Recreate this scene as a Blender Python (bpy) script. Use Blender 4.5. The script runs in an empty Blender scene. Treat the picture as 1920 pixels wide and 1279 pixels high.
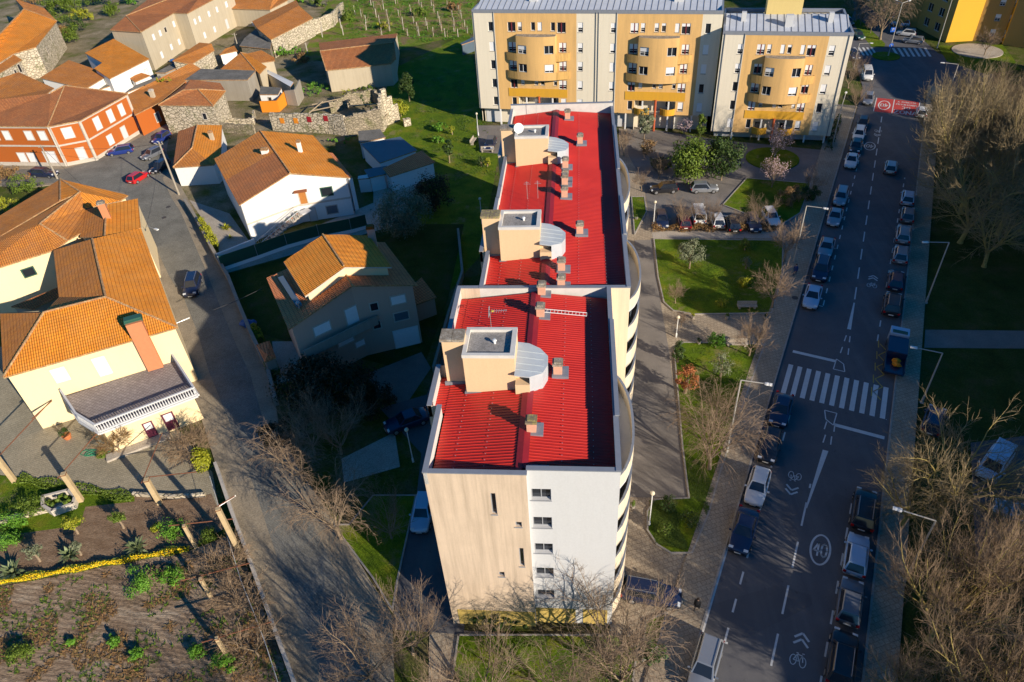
import bpy, bmesh, math, random
from mathutils import Vector, Matrix, noise

SC = bpy.context.scene
COL = SC.collection
R_ = math.radians

# ------------------------------------------------------------------ camera
FPX, CX, CY, HCAM = 1331.0, 960.0, 639.5, 50.0
_n = Vector((118.0, 1640.5, FPX)).normalized()              # straight down, in camera axes (x right, y down, z forward)
_v = Vector((1087 - CX, -450 - CY, FPX)); _v = (_v - _n * _v.dot(_n)).normalized()
_up = -_n
_r = _v.cross(_up)
# world axes: X=_r, Y=_v, Z=_up (expressed in camera axes)
def cam_axis(c):            # camera-axes vector -> world vector
    return Vector((_r.dot(c), _v.dot(c), _up.dot(c)))
cam = bpy.data.cameras.new('camera')
camo = bpy.data.objects.new('camera', cam); COL.objects.link(camo)
bx, by, bz = cam_axis(Vector((1, 0, 0))), cam_axis(Vector((0, -1, 0))), cam_axis(Vector((0, 0, -1)))
camo.matrix_world = Matrix(((bx.x, by.x, bz.x, 0), (bx.y, by.y, bz.y, 0), (bx.z, by.z, bz.z, HCAM), (0, 0, 0, 1)))
cam.sensor_width = 36.0
cam.lens = 36.0 * FPX / 1920.0
cam.clip_start = 0.5; cam.clip_end = 3000
SC.camera = camo

# ------------------------------------------------------------------ light
SUN_AZ, SUN_EL = 50.3, 20.8          # shadows run towards (-sin az, cos az)
wd = bpy.data.worlds.new('World'); SC.world = wd; wd.use_nodes = True
nt = wd.node_tree; nt.nodes.clear()
sky = nt.nodes.new('ShaderNodeTexSky'); sky.sky_type = 'NISHITA'; sky.sun_disc = False
sky.sun_elevation = R_(SUN_EL); sky.sun_rotation = R_(180 - SUN_AZ)
sky.air_density = 1.0; sky.dust_density = 0.1; sky.ozone_density = 5.0
bg = nt.nodes.new('ShaderNodeBackground'); bg.inputs['Strength'].default_value = 0.085
ow = nt.nodes.new('ShaderNodeOutputWorld')
hs = nt.nodes.new('ShaderNodeHueSaturation'); hs.inputs['Saturation'].default_value = 1.3
nt.links.new(sky.outputs[0], hs.inputs['Color']); nt.links.new(hs.outputs[0], bg.inputs[0]); nt.links.new(bg.outputs[0], ow.inputs[0])
sl = bpy.data.lights.new('sun', 'SUN'); sl.energy = 5.0; sl.angle = R_(0.5); sl.color = (1.0, 0.87, 0.70)
so = bpy.data.objects.new('sun', sl); COL.objects.link(so)
_sd = Vector((math.sin(R_(SUN_AZ)) * math.cos(R_(SUN_EL)), -math.cos(R_(SUN_AZ)) * math.cos(R_(SUN_EL)), math.sin(R_(SUN_EL))))
so.rotation_euler = _sd.to_track_quat('Z', 'Y').to_euler(); so.location = _sd * 150
SC.view_settings.view_transform = 'Standard'; SC.view_settings.look = 'None'
SC.view_settings.exposure = 0.55; SC.view_settings.gamma = 1.0
SC.view_settings.use_curve_mapping = False
SC.cycles.max_bounces = 4; SC.cycles.diffuse_bounces = 2; SC.cycles.glossy_bounces = 2
SC.cycles.transmission_bounces = 2; SC.cycles.transparent_max_bounces = 4
SC.cycles.caustics_reflective = False; SC.cycles.caustics_refractive = False

# ------------------------------------------------------------------ survey of the photograph: image point + height -> world point
def P(x, y, z=0.0):
    d = cam_axis(Vector((x - CX, y - CY, FPX)))
    t = (z - HCAM) / d.z
    return Vector((d.x * t, d.y * t, z))
TL = {'a': (0, 0), 'b': (480, 0), 'c': (860, 0), 'e': (0, 300), 'f': (400, 220), 'g': (400, 420), 'h': (0, 560),
      'i': (760, 520), 'j': (860, 180), 'k': (1180, 220), 'l': (1180, 520), 'm': (1440, 280), 'n': (1440, 560), 'o': (440, 640)}
T3 = {'d': (1300, 0, .3229), 'p': (0, 860, .3275), 'q': (1300, 840, .3433), 'r': (760, 860, .3275), 's': (440, 900, .2963),
      't': (1120, 820, .219), 'u': (1580, 60, .1798), 'v': (780, 190, .2292), 'w': (780, 430, .2292), 'x': (780, 690, .2292),
      'y': (340, 20, .1877), 'z': (0, 700, .219), 'A': (600, 200, .2345), 'B': (1560, 0, .1875), 'C': (0, 880, .172), 'D': (580, 0, .1667)}
def px(t, x, y):
    if t in TL: o = TL[t]; return (o[0] + x * .25026, o[1] + y * .25026)
    if t in T3: o = T3[t]; return (o[0] + x * o[2], o[1] + y * o[2])
    return (x, y)
def T(t, x, y, z=0.0):
    return P(*px(t, x, y), z)
def PV(x, y, p0, d):
    """point of a vertical plane (through p0 along d) seen at image x,y -> (u, z)"""
    d = Vector((d[0], d[1])).normalized(); n = Vector((d.y, -d.x)); q = Vector((p0[0], p0[1]))
    r = cam_axis(Vector((x - CX, y - CY, FPX)))
    t = q.dot(n) / Vector((r.x, r.y)).dot(n); w = r * t
    return ((Vector((w.x, w.y)) - q).dot(d), HCAM + w.z)
def height(xb, yb, xt, yt, z0=0):
    b = P(xb, yb, z0); best = (1e9, 0); z = z0
    while z < 40:
        c = Vector((b.x, b.y, z - HCAM)); yy = _r * c.x + _v * c.y + _up * c.z
        e = abs(CY + FPX * yy.y / yy.z - yt)
        if e < best[0]: best = (e, z)
        z += .05
    return best[1]
RA = R_(21.75); ES = Vector((math.sin(RA), math.cos(RA), 0)); ET = Vector((math.cos(RA), -math.sin(RA), 0))
def RD(s, t, z=0.0):            # avenue coordinates: s along, t across
    v = ES * s + ET * t; return Vector((v.x, v.y, z))

# ------------------------------------------------------------------ objects, names, labels
def tag(o, label=None, cat=None, group=None, kind=None):
    if label: o['label'] = label
    if cat: o['category'] = cat
    if group: o['group'] = group
    if kind: o['kind'] = kind
    return o
def thing(name, label, cat, loc=(0, 0, 0), rz=0, group=None):
    o = bpy.data.objects.new(name, None); COL.objects.link(o)
    o.location = loc; o.rotation_euler = (0, 0, rz); o.empty_display_size = .3
    return tag(o, label, cat, group)
def dup(root, loc, rz=0, scale=None, label=None, group=None, mats=None):
    def cp(o, par):
        c = o.copy(); COL.objects.link(c); c.parent = par
        if mats and o.type == 'MESH':
            for i, sl_ in enumerate(c.material_slots):
                if sl_.material and sl_.material.name in mats:
                    nm_ = sl_.material.name; c.material_slots[i].link = 'OBJECT'; c.material_slots[i].material = mats[nm_]
        for ch in o.children: cp(ch, c)
        return c
    r = cp(root, None)
    r.location = loc; r.rotation_euler = (0, 0, rz)
    if scale is not None: r.scale = scale if hasattr(scale, '__len__') else (scale,) * 3
    if label: r['label'] = label
    if group: r['group'] = group
    return r

def world_off(par):
    off = Vector((0, 0, 0))
    while par is not None: off += Vector(par.location); par = par.parent
    return off

class MB:
    def __init__(s): s.v = []; s.f = []; s.m = []; s.uv = []
    def poly(s, pts, m=0, uv=None):
        b = len(s.v); s.v += [tuple(p) for p in pts]; s.f.append(tuple(range(b, b + len(pts)))); s.m.append(m); s.uv.append(uv)
    def idx(s, vs, fs, m=0):
        b = len(s.v); s.v += [tuple(p) for p in vs]
        for f in fs: s.f.append(tuple(b + i for i in f)); s.m.append(m); s.uv.append(None)
    def hexa(s, b4, t4, m=0):
        s.idx(list(b4) + list(t4), [(3, 2, 1, 0), (4, 5, 6, 7), (0, 1, 5, 4), (1, 2, 6, 5), (2, 3, 7, 6), (3, 0, 4, 7)], m)
    def box(s, c0, c1, m=0):
        x0, x1 = sorted((c0[0], c1[0])); y0, y1 = sorted((c0[1], c1[1])); z0, z1 = sorted((c0[2], c1[2]))
        s.hexa([(x0, y0, z0), (x1, y0, z0), (x1, y1, z0), (x0, y1, z0)], [(x0, y0, z1), (x1, y0, z1), (x1, y1, z1), (x0, y1, z1)], m)
    def obox(s, c, u, v, w, m=0):
        """box centred c with half-extent vectors u, v, w"""
        c, u, v, w = map(Vector, (c, u, v, w))
        s.hexa([c - u - v - w, c + u - v - w, c + u + v - w, c - u + v - w], [c - u - v + w, c + u - v + w, c + u + v + w, c - u + v + w], m)
    def prism(s, pts, z0, z1, m=0, mt=None):
        n = len(pts)
        a = sum(pts[i][0] * pts[(i + 1) % n][1] - pts[(i + 1) % n][0] * pts[i][1] for i in range(n))
        if a < 0: pts = list(pts)[::-1]
        s.poly([(p[0], p[1], z1) for p in pts], m if mt is None else mt)
        s.poly([(p[0], p[1], z0) for p in pts][::-1], m)
        for i in range(n):
            a, b = pts[i], pts[(i + 1) % n]
            s.poly([(a[0], a[1], z0), (b[0], b[1], z0), (b[0], b[1], z1), (a[0], a[1], z1)], m)
    def tube(s, p0, p1, r0, r1=None, n=6, m=0, cap=True):
        p0, p1 = Vector(p0), Vector(p1); r1 = r0 if r1 is None else r1
        d = (p1 - p0)
        if d.length < 1e-6: return
        d.normalize(); a = d.cross(Vector((0, 0, 1)) if abs(d.z) < .9 else Vector((1, 0, 0))).normalized(); b = d.cross(a)
        vs = []
        for p, r in ((p0, r0), (p1, r1)):
            for i in range(n):
                t = 2 * math.pi * i / n; vs.append(p + a * (r * math.cos(t)) + b * (r * math.sin(t)))
        fs = [(i, (i + 1) % n, n + (i + 1) % n, n + i) for i in range(n)]
        if cap: fs += [tuple(range(n))[::-1], tuple(range(n, 2 * n))]
        s.idx(vs, fs, m)
    def path(s, pts, r, n=5, m=0):
        for a, b in zip(pts, pts[1:]): s.tube(a, b, r, r, n, m)
    def lathe(s, c, prof, n=12, m=0):
        c = Vector(c); vs = []; k = len(prof)
        for r, z in prof:
            for i in range(n):
                t = 2 * math.pi * i / n; vs.append((c.x + r * math.cos(t), c.y + r * math.sin(t), c.z + z))
        fs = [(j * n + i, j * n + (i + 1) % n, (j + 1) * n + (i + 1) % n, (j + 1) * n + i) for j in range(k - 1) for i in range(n)]
        fs += [tuple(range(n))[::-1], tuple((k - 1) * n + i for i in range(n))]
        s.idx(vs, fs, m)
    def blob(s, c, r, n=8, k=5, m=0, jit=0, seed=0):
        rnd = random.Random(seed); c = Vector(c); r = Vector(r) if hasattr(r, '__len__') else Vector((r, r, r))
        vs = [c + Vector((0, 0, -r.z))]
        for j in range(1, k):
            ph = -math.pi / 2 + math.pi * j / k
            for i in range(n):
                t = 2 * math.pi * i / n; q = 1 + rnd.uniform(-jit, jit)
                vs.append(c + Vector((r.x * math.cos(ph) * math.cos(t) * q, r.y * math.cos(ph) * math.sin(t) * q, r.z * math.sin(ph) * q)))
        vs.append(c + Vector((0, 0, r.z))); L = len(vs) - 1
        fs = [(0, 1 + (i + 1) % n, 1 + i) for i in range(n)]
        for j in range(k - 2):
            for i in range(n):
                a = 1 + j * n + i; b = 1 + j * n + (i + 1) % n; fs.append((a, b, b + n, a + n))
        fs += [(L, 1 + (k - 2) * n + i, 1 + (k - 2) * n + (i + 1) % n) for i in range(n)]
        s.idx(vs, fs, m)
    def slab(s, pts, th, m=0, mu=None):
        """sloping roof plane with uv in metres (u along the eave, v up the slope) and thickness"""
        pts = [Vector(p) for p in pts]
        n = Vector((0, 0, 0))
        for i in range(len(pts)): n += (pts[i] - pts[0]).cross(pts[(i + 1) % len(pts)] - pts[0])
        n.normalize()
        if n.z < 0: pts = pts[::-1]; n = -n
        u = Vector((0, 0, 1)).cross(n)
        u = u.normalized() if u.length > 1e-4 else Vector((1, 0, 0))
        v = n.cross(u)
        q = [p - Vector((0, 0, th)) for p in pts]
        from mathutils.geometry import tessellate_polygon
        for t in tessellate_polygon([pts]):
            a, b_, c = (pts[i] for i in t)
            if (b_ - a).cross(c - a).z < 0: b_, c = c, b_
            s.poly([a, b_, c], m, [(p.dot(u), p.dot(v)) for p in (a, b_, c)])
            s.poly([p - Vector((0, 0, th)) for p in (a, c, b_)], m if mu is None else mu)
        for i in range(len(pts)):
            j = (i + 1) % len(pts); s.poly([q[i], q[j], pts[j], pts[i]], m if mu is None else mu)
    def wall(s, p0, p1, z0, z1, holes=(), depth=.18, m=0, mr=None, ztop=None):
        """vertical wall seen from its right-hand side walking p0->p1; holes (u0,u1,za,zb) get real reveals"""
        p0, p1 = Vector((p0[0], p0[1], 0)), Vector((p1[0], p1[1], 0)); L = (p1 - p0).length; d = (p1 - p0) / L
        n = Vector((d.y, -d.x, 0)); mr = m if mr is None else mr
        holes = [(max(h[0], .02), min(h[1], L - .02), h[2], h[3]) for h in holes]
        us = sorted({0, L} | {h[0] for h in holes} | {h[1] for h in holes}); zs = sorted({z0, z1} | {h[2] for h in holes} | {h[3] for h in holes})
        W = lambda u, z, q=0: p0 + d * u - n * q + Vector((0, 0, z))
        for i in range(len(us) - 1):
            for j in range(len(zs) - 1):
                cu, cz = (us[i] + us[i + 1]) / 2, (zs[j] + zs[j + 1]) / 2
                if any(h[0] < cu < h[1] and h[2] < cz < h[3] for h in holes): continue
                s.poly([W(us[i], zs[j]), W(us[i + 1], zs[j]), W(us[i + 1], zs[j + 1]), W(us[i], zs[j + 1])], m)
        for a, b, c, e in holes:
            s.poly([W(a, c), W(a, c, depth), W(a, e, depth), W(a, e)][::-1], mr); s.poly([W(b, c), W(b, e), W(b, e, depth), W(b, c, depth)][::-1], mr)
            s.poly([W(a, c), W(b, c), W(b, c, depth), W(a, c, depth)], mr); s.poly([W(a, e), W(a, e, depth), W(b, e, depth), W(b, e)], mr)
    def build(s, name, mats, parent=None, smooth=False, off=None):
        me = bpy.data.meshes.new(name)
        o_ = world_off(parent) if off is None else Vector(off)
        me.from_pydata([(x - o_.x, y - o_.y, z - o_.z) for x, y, z in s.v], [], s.f)
        if not isinstance(mats, (list, tuple)): mats = [mats]
        for m_ in mats: me.materials.append(m_)
        me.polygons.foreach_set('material_index', s.m)
        if any(u is not None for u in s.uv):
            ul = me.uv_layers.new(name='UVMap'); k = 0
            for f, u in zip(s.f, s.uv):
                for i in range(len(f)):
                    if u is not None: ul.data[k].uv = u[i]
                    k += 1
        if smooth: me.polygons.foreach_set('use_smooth', [True] * len(me.polygons))
        me.update()
        ob = bpy.data.objects.new(name, me); COL.objects.link(ob)
        if parent is not None: ob.parent = parent
        return ob

# ------------------------------------------------------------------ materials
MATS = {}
def _nodes(name):
    m = bpy.data.materials.new(name); m.use_nodes = True; nt = m.node_tree; nt.nodes.clear()
    out = nt.nodes.new('ShaderNodeOutputMaterial'); b = nt.nodes.new('ShaderNodeBsdfPrincipled'); nt.links.new(b.outputs[0], out.inputs[0])
    MATS[name] = m; return m, nt, b
def ramp(nt, fac, stops, interp='LINEAR'):
    r = nt.nodes.new('ShaderNodeValToRGB'); r.color_ramp.interpolation = interp
    el = r.color_ramp.elements
    while len(el) < len(stops): el.new(.5)
    for e, (p, c) in zip(el, stops): e.position = p; e.color = (c[0], c[1], c[2], 1) if hasattr(c, '__len__') else (c, c, c, 1)
    nt.links.new(fac, r.inputs[0]); return r.outputs[0]
def tex(nt, kind, scale, detail=4, rough=.6, vec=None, mapscale=None, rot=None, coord='Object', dist=0):
    tc = nt.nodes.new('ShaderNodeTexCoord'); src = tc.outputs[coord]
    if mapscale is not None or rot is not None:
        mp = nt.nodes.new('ShaderNodeMapping'); nt.links.new(src, mp.inputs[0])
        if mapscale is not None: mp.inputs['Scale'].default_value = mapscale
        if rot is not None: mp.inputs['Rotation'].default_value = rot
        src = mp.outputs[0]
    n = nt.nodes.new(kind); nt.links.new(src, n.inputs['Vector'])
    if 'Scale' in n.inputs: n.inputs['Scale'].default_value = scale
    if kind == 'ShaderNodeTexNoise': n.inputs['Detail'].default_value = detail; n.inputs['Roughness'].default_value = rough; n.inputs['Distortion'].default_value = dist
    return n
def mix(nt, fac, a, b, mode='MIX'):
    m = nt.nodes.new('ShaderNodeMix'); m.data_type = 'RGBA'; m.blend_type = mode
    for k_, v in ((0, fac), (6, a), (7, b)):
        s_ = m.inputs[k_]
        if isinstance(v, (int, float)): s_.default_value = v if k_ == 0 else (v, v, v, 1)
        elif isinstance(v, (tuple, list)): s_.default_value = (*v[:3], 1)
        else: nt.links.new(v, s_)
    return m.outputs[2]
def bump(nt, b, h, dist=.02, strength=1):
    n = nt.nodes.new('ShaderNodeBump'); n.inputs['Distance'].default_value = dist; n.inputs['Strength'].default_value = strength
    nt.links.new(h, n.inputs['Height']); nt.links.new(n.outputs[0], b.inputs['Normal'])
def plain(name, col, rough=.8, var=.12, scale=3., metal=0., bmp=0., spec=.4, coat=0):
    m, nt, b = _nodes(name)
    b.inputs['Roughness'].default_value = rough; b.inputs['Metallic'].default_value = metal; b.inputs['Specular IOR Level'].default_value = spec
    if coat: b.inputs['Coat Weight'].default_value = coat; b.inputs['Coat Roughness'].default_value = .05
    if var:
        n = tex(nt, 'ShaderNodeTexNoise', scale, 5)
        c = ramp(nt, n.outputs[0], [(.25, [x * (1 - var) for x in col]), (.75, [min(1, x * (1 + var)) for x in col])])
        nt.links.new(c, b.inputs[0])
        if bmp: bump(nt, b, n.outputs[0], bmp)
    else: b.inputs[0].default_value = (*col, 1)
    return m
def facade(name, col, dirt=(.16, .12, .08), streak=.35, rough=.85, patch=.2, zscale=.12, xs=2.2):
    """rendered wall with rain streaks and blotches"""
    m, nt, b = _nodes(name); b.inputs['Roughness'].default_value = rough; b.inputs['Specular IOR Level'].default_value = .2
    n1 = tex(nt, 'ShaderNodeTexNoise', 1.0, 6, .7, mapscale=(xs, xs, zscale))
    n2 = tex(nt, 'ShaderNodeTexNoise', .35, 4, .6)
    n3 = tex(nt, 'ShaderNodeTexNoise', 9, 3, .6)
    f1 = ramp(nt, n1.outputs[0], [(.42, 0), (.72, streak)])
    f2 = ramp(nt, n2.outputs[0], [(.45, 0), (.8, patch)])
    c = mix(nt, f1, col, [col[i] * .45 + dirt[i] * .55 for i in range(3)])
    c = mix(nt, f2, c, [col[i] * .6 + dirt[i] * .4 for i in range(3)])
    c = mix(nt, 1.0, c, ramp(nt, n3.outputs[0], [(.3, .93), (.7, 1.0)]), 'MULTIPLY')
    nt.links.new(c, b.inputs[0]); bump(nt, b, n3.outputs[0], .004)
    return m
def tiles(name, c1, c2, c3, tw=.24, th=.4, moss=.0, mosscol=(.30, .26, .16), dark=.25, columns=True):
    """clay roof tiles: uv in metres, curved tiles in columns, rows stepping down the slope"""
    m, nt, b = _nodes(name); b.inputs['Roughness'].default_value = .85; b.inputs['Specular IOR Level'].default_value = .25
    tc = nt.nodes.new('ShaderNodeTexCoord')
    br = nt.nodes.new('ShaderNodeTexBrick'); nt.links.new(tc.outputs['UV'], br.inputs['Vector'])
    br.offset = 0; br.squash = 1; br.inputs['Scale'].default_value = 1
    br.inputs['Brick Width'].default_value = tw; br.inputs['Row Height'].default_value = th; br.inputs['Mortar Size'].default_value = .026 if columns else .012
    br.inputs['Mortar Smooth'].default_value = .6
    br.inputs['Color1'].default_value = (*c1, 1); br.inputs['Color2'].default_value = (*c2, 1)
    br.inputs['Mortar'].default_value = (*[x * dark for x in c2], 1); br.inputs['Bias'].default_value = -.1
    n = tex(nt, 'ShaderNodeTexNoise', .55, 6, .75)
    n2 = tex(nt, 'ShaderNodeTexNoise', 6, 4, .8)
    c = mix(nt, ramp(nt, n.outputs[0], [(.42, 0), (.66, .85)]), br.outputs[0], c3, 'MIX')
    c = mix(nt, br.outputs['Fac'], c, [x * dark for x in c2])
    c = mix(nt, ramp(nt, n2.outputs[0], [(.62, 0), (.72, .55 * min(1, moss * 2 + .3))]), c, mosscol)
    n5 = tex(nt, 'ShaderNodeTexNoise', .25, 4, .7); c = mix(nt, 1, c, ramp(nt, n5.outputs[0], [(.3, .82), (.6, 1.05)]), 'MULTIPLY')
    if moss:
        n4 = tex(nt, 'ShaderNodeTexNoise', .9, 5, .8, mapscale=(1, 1, 1))
        c = mix(nt, ramp(nt, n4.outputs[0], [(.5, 0), (.7, moss)]), c, (.13, .085, .045))
    g = nt.nodes.new('ShaderNodeGamma'); g.inputs[1].default_value = .9; nt.links.new(c, g.inputs[0])
    nt.links.new(g.outputs[0], b.inputs[0])
    sp = nt.nodes.new('ShaderNodeSeparateXYZ'); nt.links.new(tc.outputs['UV'], sp.inputs[0])
    def math_(op, a, bb=None):
        q = nt.nodes.new('ShaderNodeMath'); q.operation = op
        for i, v in enumerate((a, bb)):
            if v is None: continue
            if isinstance(v, (int, float)): q.inputs[i].default_value = v
            else: nt.links.new(v, q.inputs[i])
        return q.outputs[0]
    sx = math_('MULTIPLY', math_('ABSOLUTE', math_('SINE', math_('MULTIPLY', sp.outputs[0], math.pi / tw))), .055 if columns else .02)
    sy = math_('MULTIPLY', math_('FRACT', math_('MULTIPLY', sp.outputs[1], -1 / th)), .035)
    bump(nt, b, math_('ADD', sx, sy), 1.0)
    return m
# ------------------------------------------------------------------ ground materials
def ground_mat(name, stops, scale, fine=14, bmp=.05, det=8, extra=None, rough=.95, mapscale=None, rot=None):
    m, nt, b = _nodes(name); b.inputs['Roughness'].default_value = rough; b.inputs['Specular IOR Level'].default_value = .12
    n = tex(nt, 'ShaderNodeTexNoise', scale, det, .65, mapscale=mapscale, rot=rot)
    f = tex(nt, 'ShaderNodeTexNoise', fine, 5, .75, mapscale=mapscale, rot=rot)
    c = ramp(nt, n.outputs[0], stops)
    c = mix(nt, 1, c, ramp(nt, f.outputs[0], [(.3, .55), (.7, 1.25)]), 'MULTIPLY')
    if extra: c = extra(nt, c)
    nt.links.new(c, b.inputs[0]); bump(nt, b, f.outputs[0], bmp)
    return m
def wornpatch(nt, c):
    g = tex(nt, 'ShaderNodeTexNoise', .22, 6, .75); h = tex(nt, 'ShaderNodeTexNoise', 1.7, 5, .8)
    c = mix(nt, ramp(nt, g.outputs[0], [(.56, 0), (.66, .75)]), c, (.24, .19, .10))
    return mix(nt, ramp(nt, h.outputs[0], [(.6, 0), (.68, .5)]), c, (.05, .075, .012))
lawn = ground_mat('lawn', [(.3, (.055, .105, .008)), (.5, (.115, .185, .010)), (.62, (.17, .20, .014)), (.75, (.20, .17, .04))], .35, 7, .12, extra=wornpatch)
wild = ground_mat('wild_grass', [(.3, (.045, .07, .012)), (.45, (.085, .115, .016)), (.6, (.15, .13, .06)), (.75, (.23, .175, .10))], .25, 5, .2)
village = ground_mat('village_ground', [(.35, (.10, .13, .02)), (.5, (.24, .20, .12)), (.65, (.36, .30, .20))], .18, 4, .12)
def furrow(nt, c):
    w = tex(nt, 'ShaderNodeTexWave', .75, rot=(0, 0, R_(-82))); w.wave_type = 'BANDS'; w.inputs['Distortion'].default_value = 6; w.inputs['Detail'].default_value = 3
    c = mix(nt, .55, c, ramp(nt, w.outputs[0], [(.1, .5), (.8, 1.15)]), 'MULTIPLY')
    g = tex(nt, 'ShaderNodeTexNoise', .45, 6, .7)
    return mix(nt, ramp(nt, g.outputs[0], [(.58, 0), (.66, .9)]), c, (.055, .085, .012))
field_m = ground_mat('ploughed_soil', [(.3, (.24, .16, .10)), (.5, (.42, .30, .20)), (.7, (.58, .46, .33))], .5, 6, .25, extra=furrow, mapscale=(.5, 1.6, 1), rot=(0, 0, R_(12)))
soil_m = ground_mat('garden_soil', [(.3, (.18, .11, .065)), (.6, (.31, .215, .14)), (.8, (.40, .30, .20))], .8, 8, .12, mapscale=(.6, 1.4, 1), rot=(0, 0, R_(20)))
def cracks(nt, c):
    p = tex(nt, 'ShaderNodeTexNoise', .12, 5, .7)
    c = mix(nt, ramp(nt, p.outputs[0], [(.4, 0), (.6, .45)]), c, (.10, .10, .108))
    w = tex(nt, 'ShaderNodeTexNoise', .8, 4, .6, mapscale=(1.0, .06, 1), rot=(0, 0, R_(21.75)))
    c = mix(nt, ramp(nt, w.outputs[0], [(.5, 0), (.7, .35)]), c, (.19, .185, .18))
    q = tex(nt, 'ShaderNodeTexVoronoi', .09); q2 = nt.nodes.new('ShaderNodeSeparateColor'); nt.links.new(q.outputs['Color'], q2.inputs[0])
    c = mix(nt, ramp(nt, q2.outputs[0], [(.80, 0), (.82, .35)]), c, (.085, .085, .09))
    s_ = tex(nt, 'ShaderNodeTexNoise', 2.2, 3, .5)
    return mix(nt, ramp(nt, s_.outputs[0], [(.66, 0), (.74, .5)]), c, (.06, .058, .058))
asphalt = ground_mat('asphalt', [(.3, (.115, .113, .120)), (.7, (.165, .160, .162))], .3, 25, .004, extra=cracks, rough=.85)
asphalt_old = ground_mat('asphalt_worn', [(.3, (.17, .155, .14)), (.7, (.27, .245, .22))], .25, 20, .004, rough=.9)
def paver(name, c1, c2, size=.4, var=.5, rotz=0, off=.5):
    def ex(nt, c):
        tc = nt.nodes.new('ShaderNodeTexCoord'); mp = nt.nodes.new('ShaderNodeMapping'); nt.links.new(tc.outputs['Object'], mp.inputs[0]); mp.inputs['Rotation'].default_value = (0, 0, rotz)
        br = nt.nodes.new('ShaderNodeTexBrick'); nt.links.new(mp.outputs[0], br.inputs[0]); br.inputs['Scale'].default_value = 1
        br.inputs['Brick Width'].default_value = size; br.inputs['Row Height'].default_value = size; br.offset = off
        br.inputs['Mortar Size'].default_value = size * .07; br.inputs['Color1'].default_value = (1, 1, 1, 1); br.inputs['Color2'].default_value = (.8, .8, .8, 1); br.inputs['Mortar'].default_value = (.55, .52, .5, 1)
        return mix(nt, var, c, mix(nt, 1, c, br.outputs[0], 'MULTIPLY'))
    return ground_mat(name, [(.3, c1), (.7, c2)], .3, 9, .01, extra=ex)
paving = paver('paving', (.36, .29, .21), (.50, .42, .31), .4, .8, R_(-21.75))
cobble = paver('cobbles', (.19, .185, .16), (.31, .30, .26), .16, .8, R_(35))
setts = paver('yard_setts', (.34, .30, .21), (.48, .42, .30), .2, .9, R_(18))
lane_edge = ground_mat('lane_footway', [(.3, (.26, .22, .16)), (.7, (.40, .335, .245))], .4, 9, .01)
conc = ground_mat('concrete', [(.3, (.38, .33, .27)), (.7, (.50, .45, .38))], .5, 9, .01)
def worn(name, col, under, amt=.55):
    m, nt, b = _nodes(name); b.inputs['Roughness'].default_value = .75
    n = tex(nt, 'ShaderNodeTexNoise', 3.5, 6, .8); n2 = tex(nt, 'ShaderNodeTexNoise', .5, 3)
    c = mix(nt, ramp(nt, n.outputs[0], [(.48, 0), (.62, amt)]), col, under); c = mix(nt, ramp(nt, n2.outputs[0], [(.4, 0), (.7, .15)]), c, under)
    nt.links.new(c, b.inputs[0]); return m
kerbm = plain('kerb_stone', (.34, .31, .27), .9, .2, 2)
wpaint = worn('road_paint_white', (.62, .62, .60), (.22, .22, .225), .15)
ypaint = worn('road_paint_yellow', (.50, .36, .05), (.2, .17, .1), .7)
rpaint = worn('road_paint_red', (.48, .04, .03), (.22, .08, .07), .4)

def sheet(name, pts, z, m, th=0, kind='structure'):
    b = MB(); b.poly([(p[0], p[1], z) for p in pts], 0)
    if b.f:
        a = sum(pts[i][0] * pts[(i + 1) % len(pts)][1] - pts[(i + 1) % len(pts)][0] * pts[i][1] for i in range(len(pts)))
        if a < 0: b.f[0] = b.f[0][::-1]
    if th:
        for i in range(len(pts)):
            p, q = pts[i], pts[(i + 1) % len(pts)]
            b.poly([(p[0], p[1], z - th), (q[0], q[1], z - th), (q[0], q[1], z), (p[0], p[1], z)], 0)
    return tag(b.build(name, m), kind=kind)
def pl(*pts): return [P(x, y) for x, y in pts]

b = MB(); b.poly([(-700, -300, -.06), (700, -300, -.06), (700, 900, -.06), (-700, 900, -.06)]); tag(b.build('ground', wild), kind='structure')
sheet('village_ground', pl((-300, 330), (60, 345), (300, 330), (345, 400), (430, 400), (560, 300), (760, 210), (730, 130), (560, 110), (640, 0), (620, -90), (-400, -90)), -.04, village)
sheet('park_lawn', pl((735, 130), (880, 60), (905, 240), (935, 290), (900, 480), (830, 560), (790, 420), (700, 250)), -.035, lawn)
sheet('vineyard_ground', pl((560, 120), (660, -90), (900, -90), (890, 60), (740, 95), (640, 100)), -.03, ground_mat('vineyard_grass', [(.3, (.09, .14, .014)), (.48, (.17, .24, .025)), (.6, (.24, .17, .085)), (.75, (.30, .20, .11))], .3, 6, .2))
sheet('bare_field', pl((-200, 1090), (0, 1100), (355, 1032), (440, 1000), (545, 1279), (600, 1420), (-400, 1500)), -.03, field_m)
sheet('garden_bed', pl((-200, 890), (33, 893), (153, 919), (252, 930), (400, 925), (430, 985), (355, 1030), (0, 1098), (-200, 1090)), -.03, soil_m)
sheet('grass_verge', pl((-200, 880), (33, 893), (153, 919), (252, 930), (252, 940), (160, 950), (150, 985), (0, 1005), (-200, 1040)), -.022, lawn)
sheet('courtyard', pl((-260, 650), (90, 650), (330, 800), (398, 885), (412, 960), (396, 925), (372, 932), (252, 930), (153, 919), (33, 893), (-260, 870)), -.018, setts)
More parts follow.
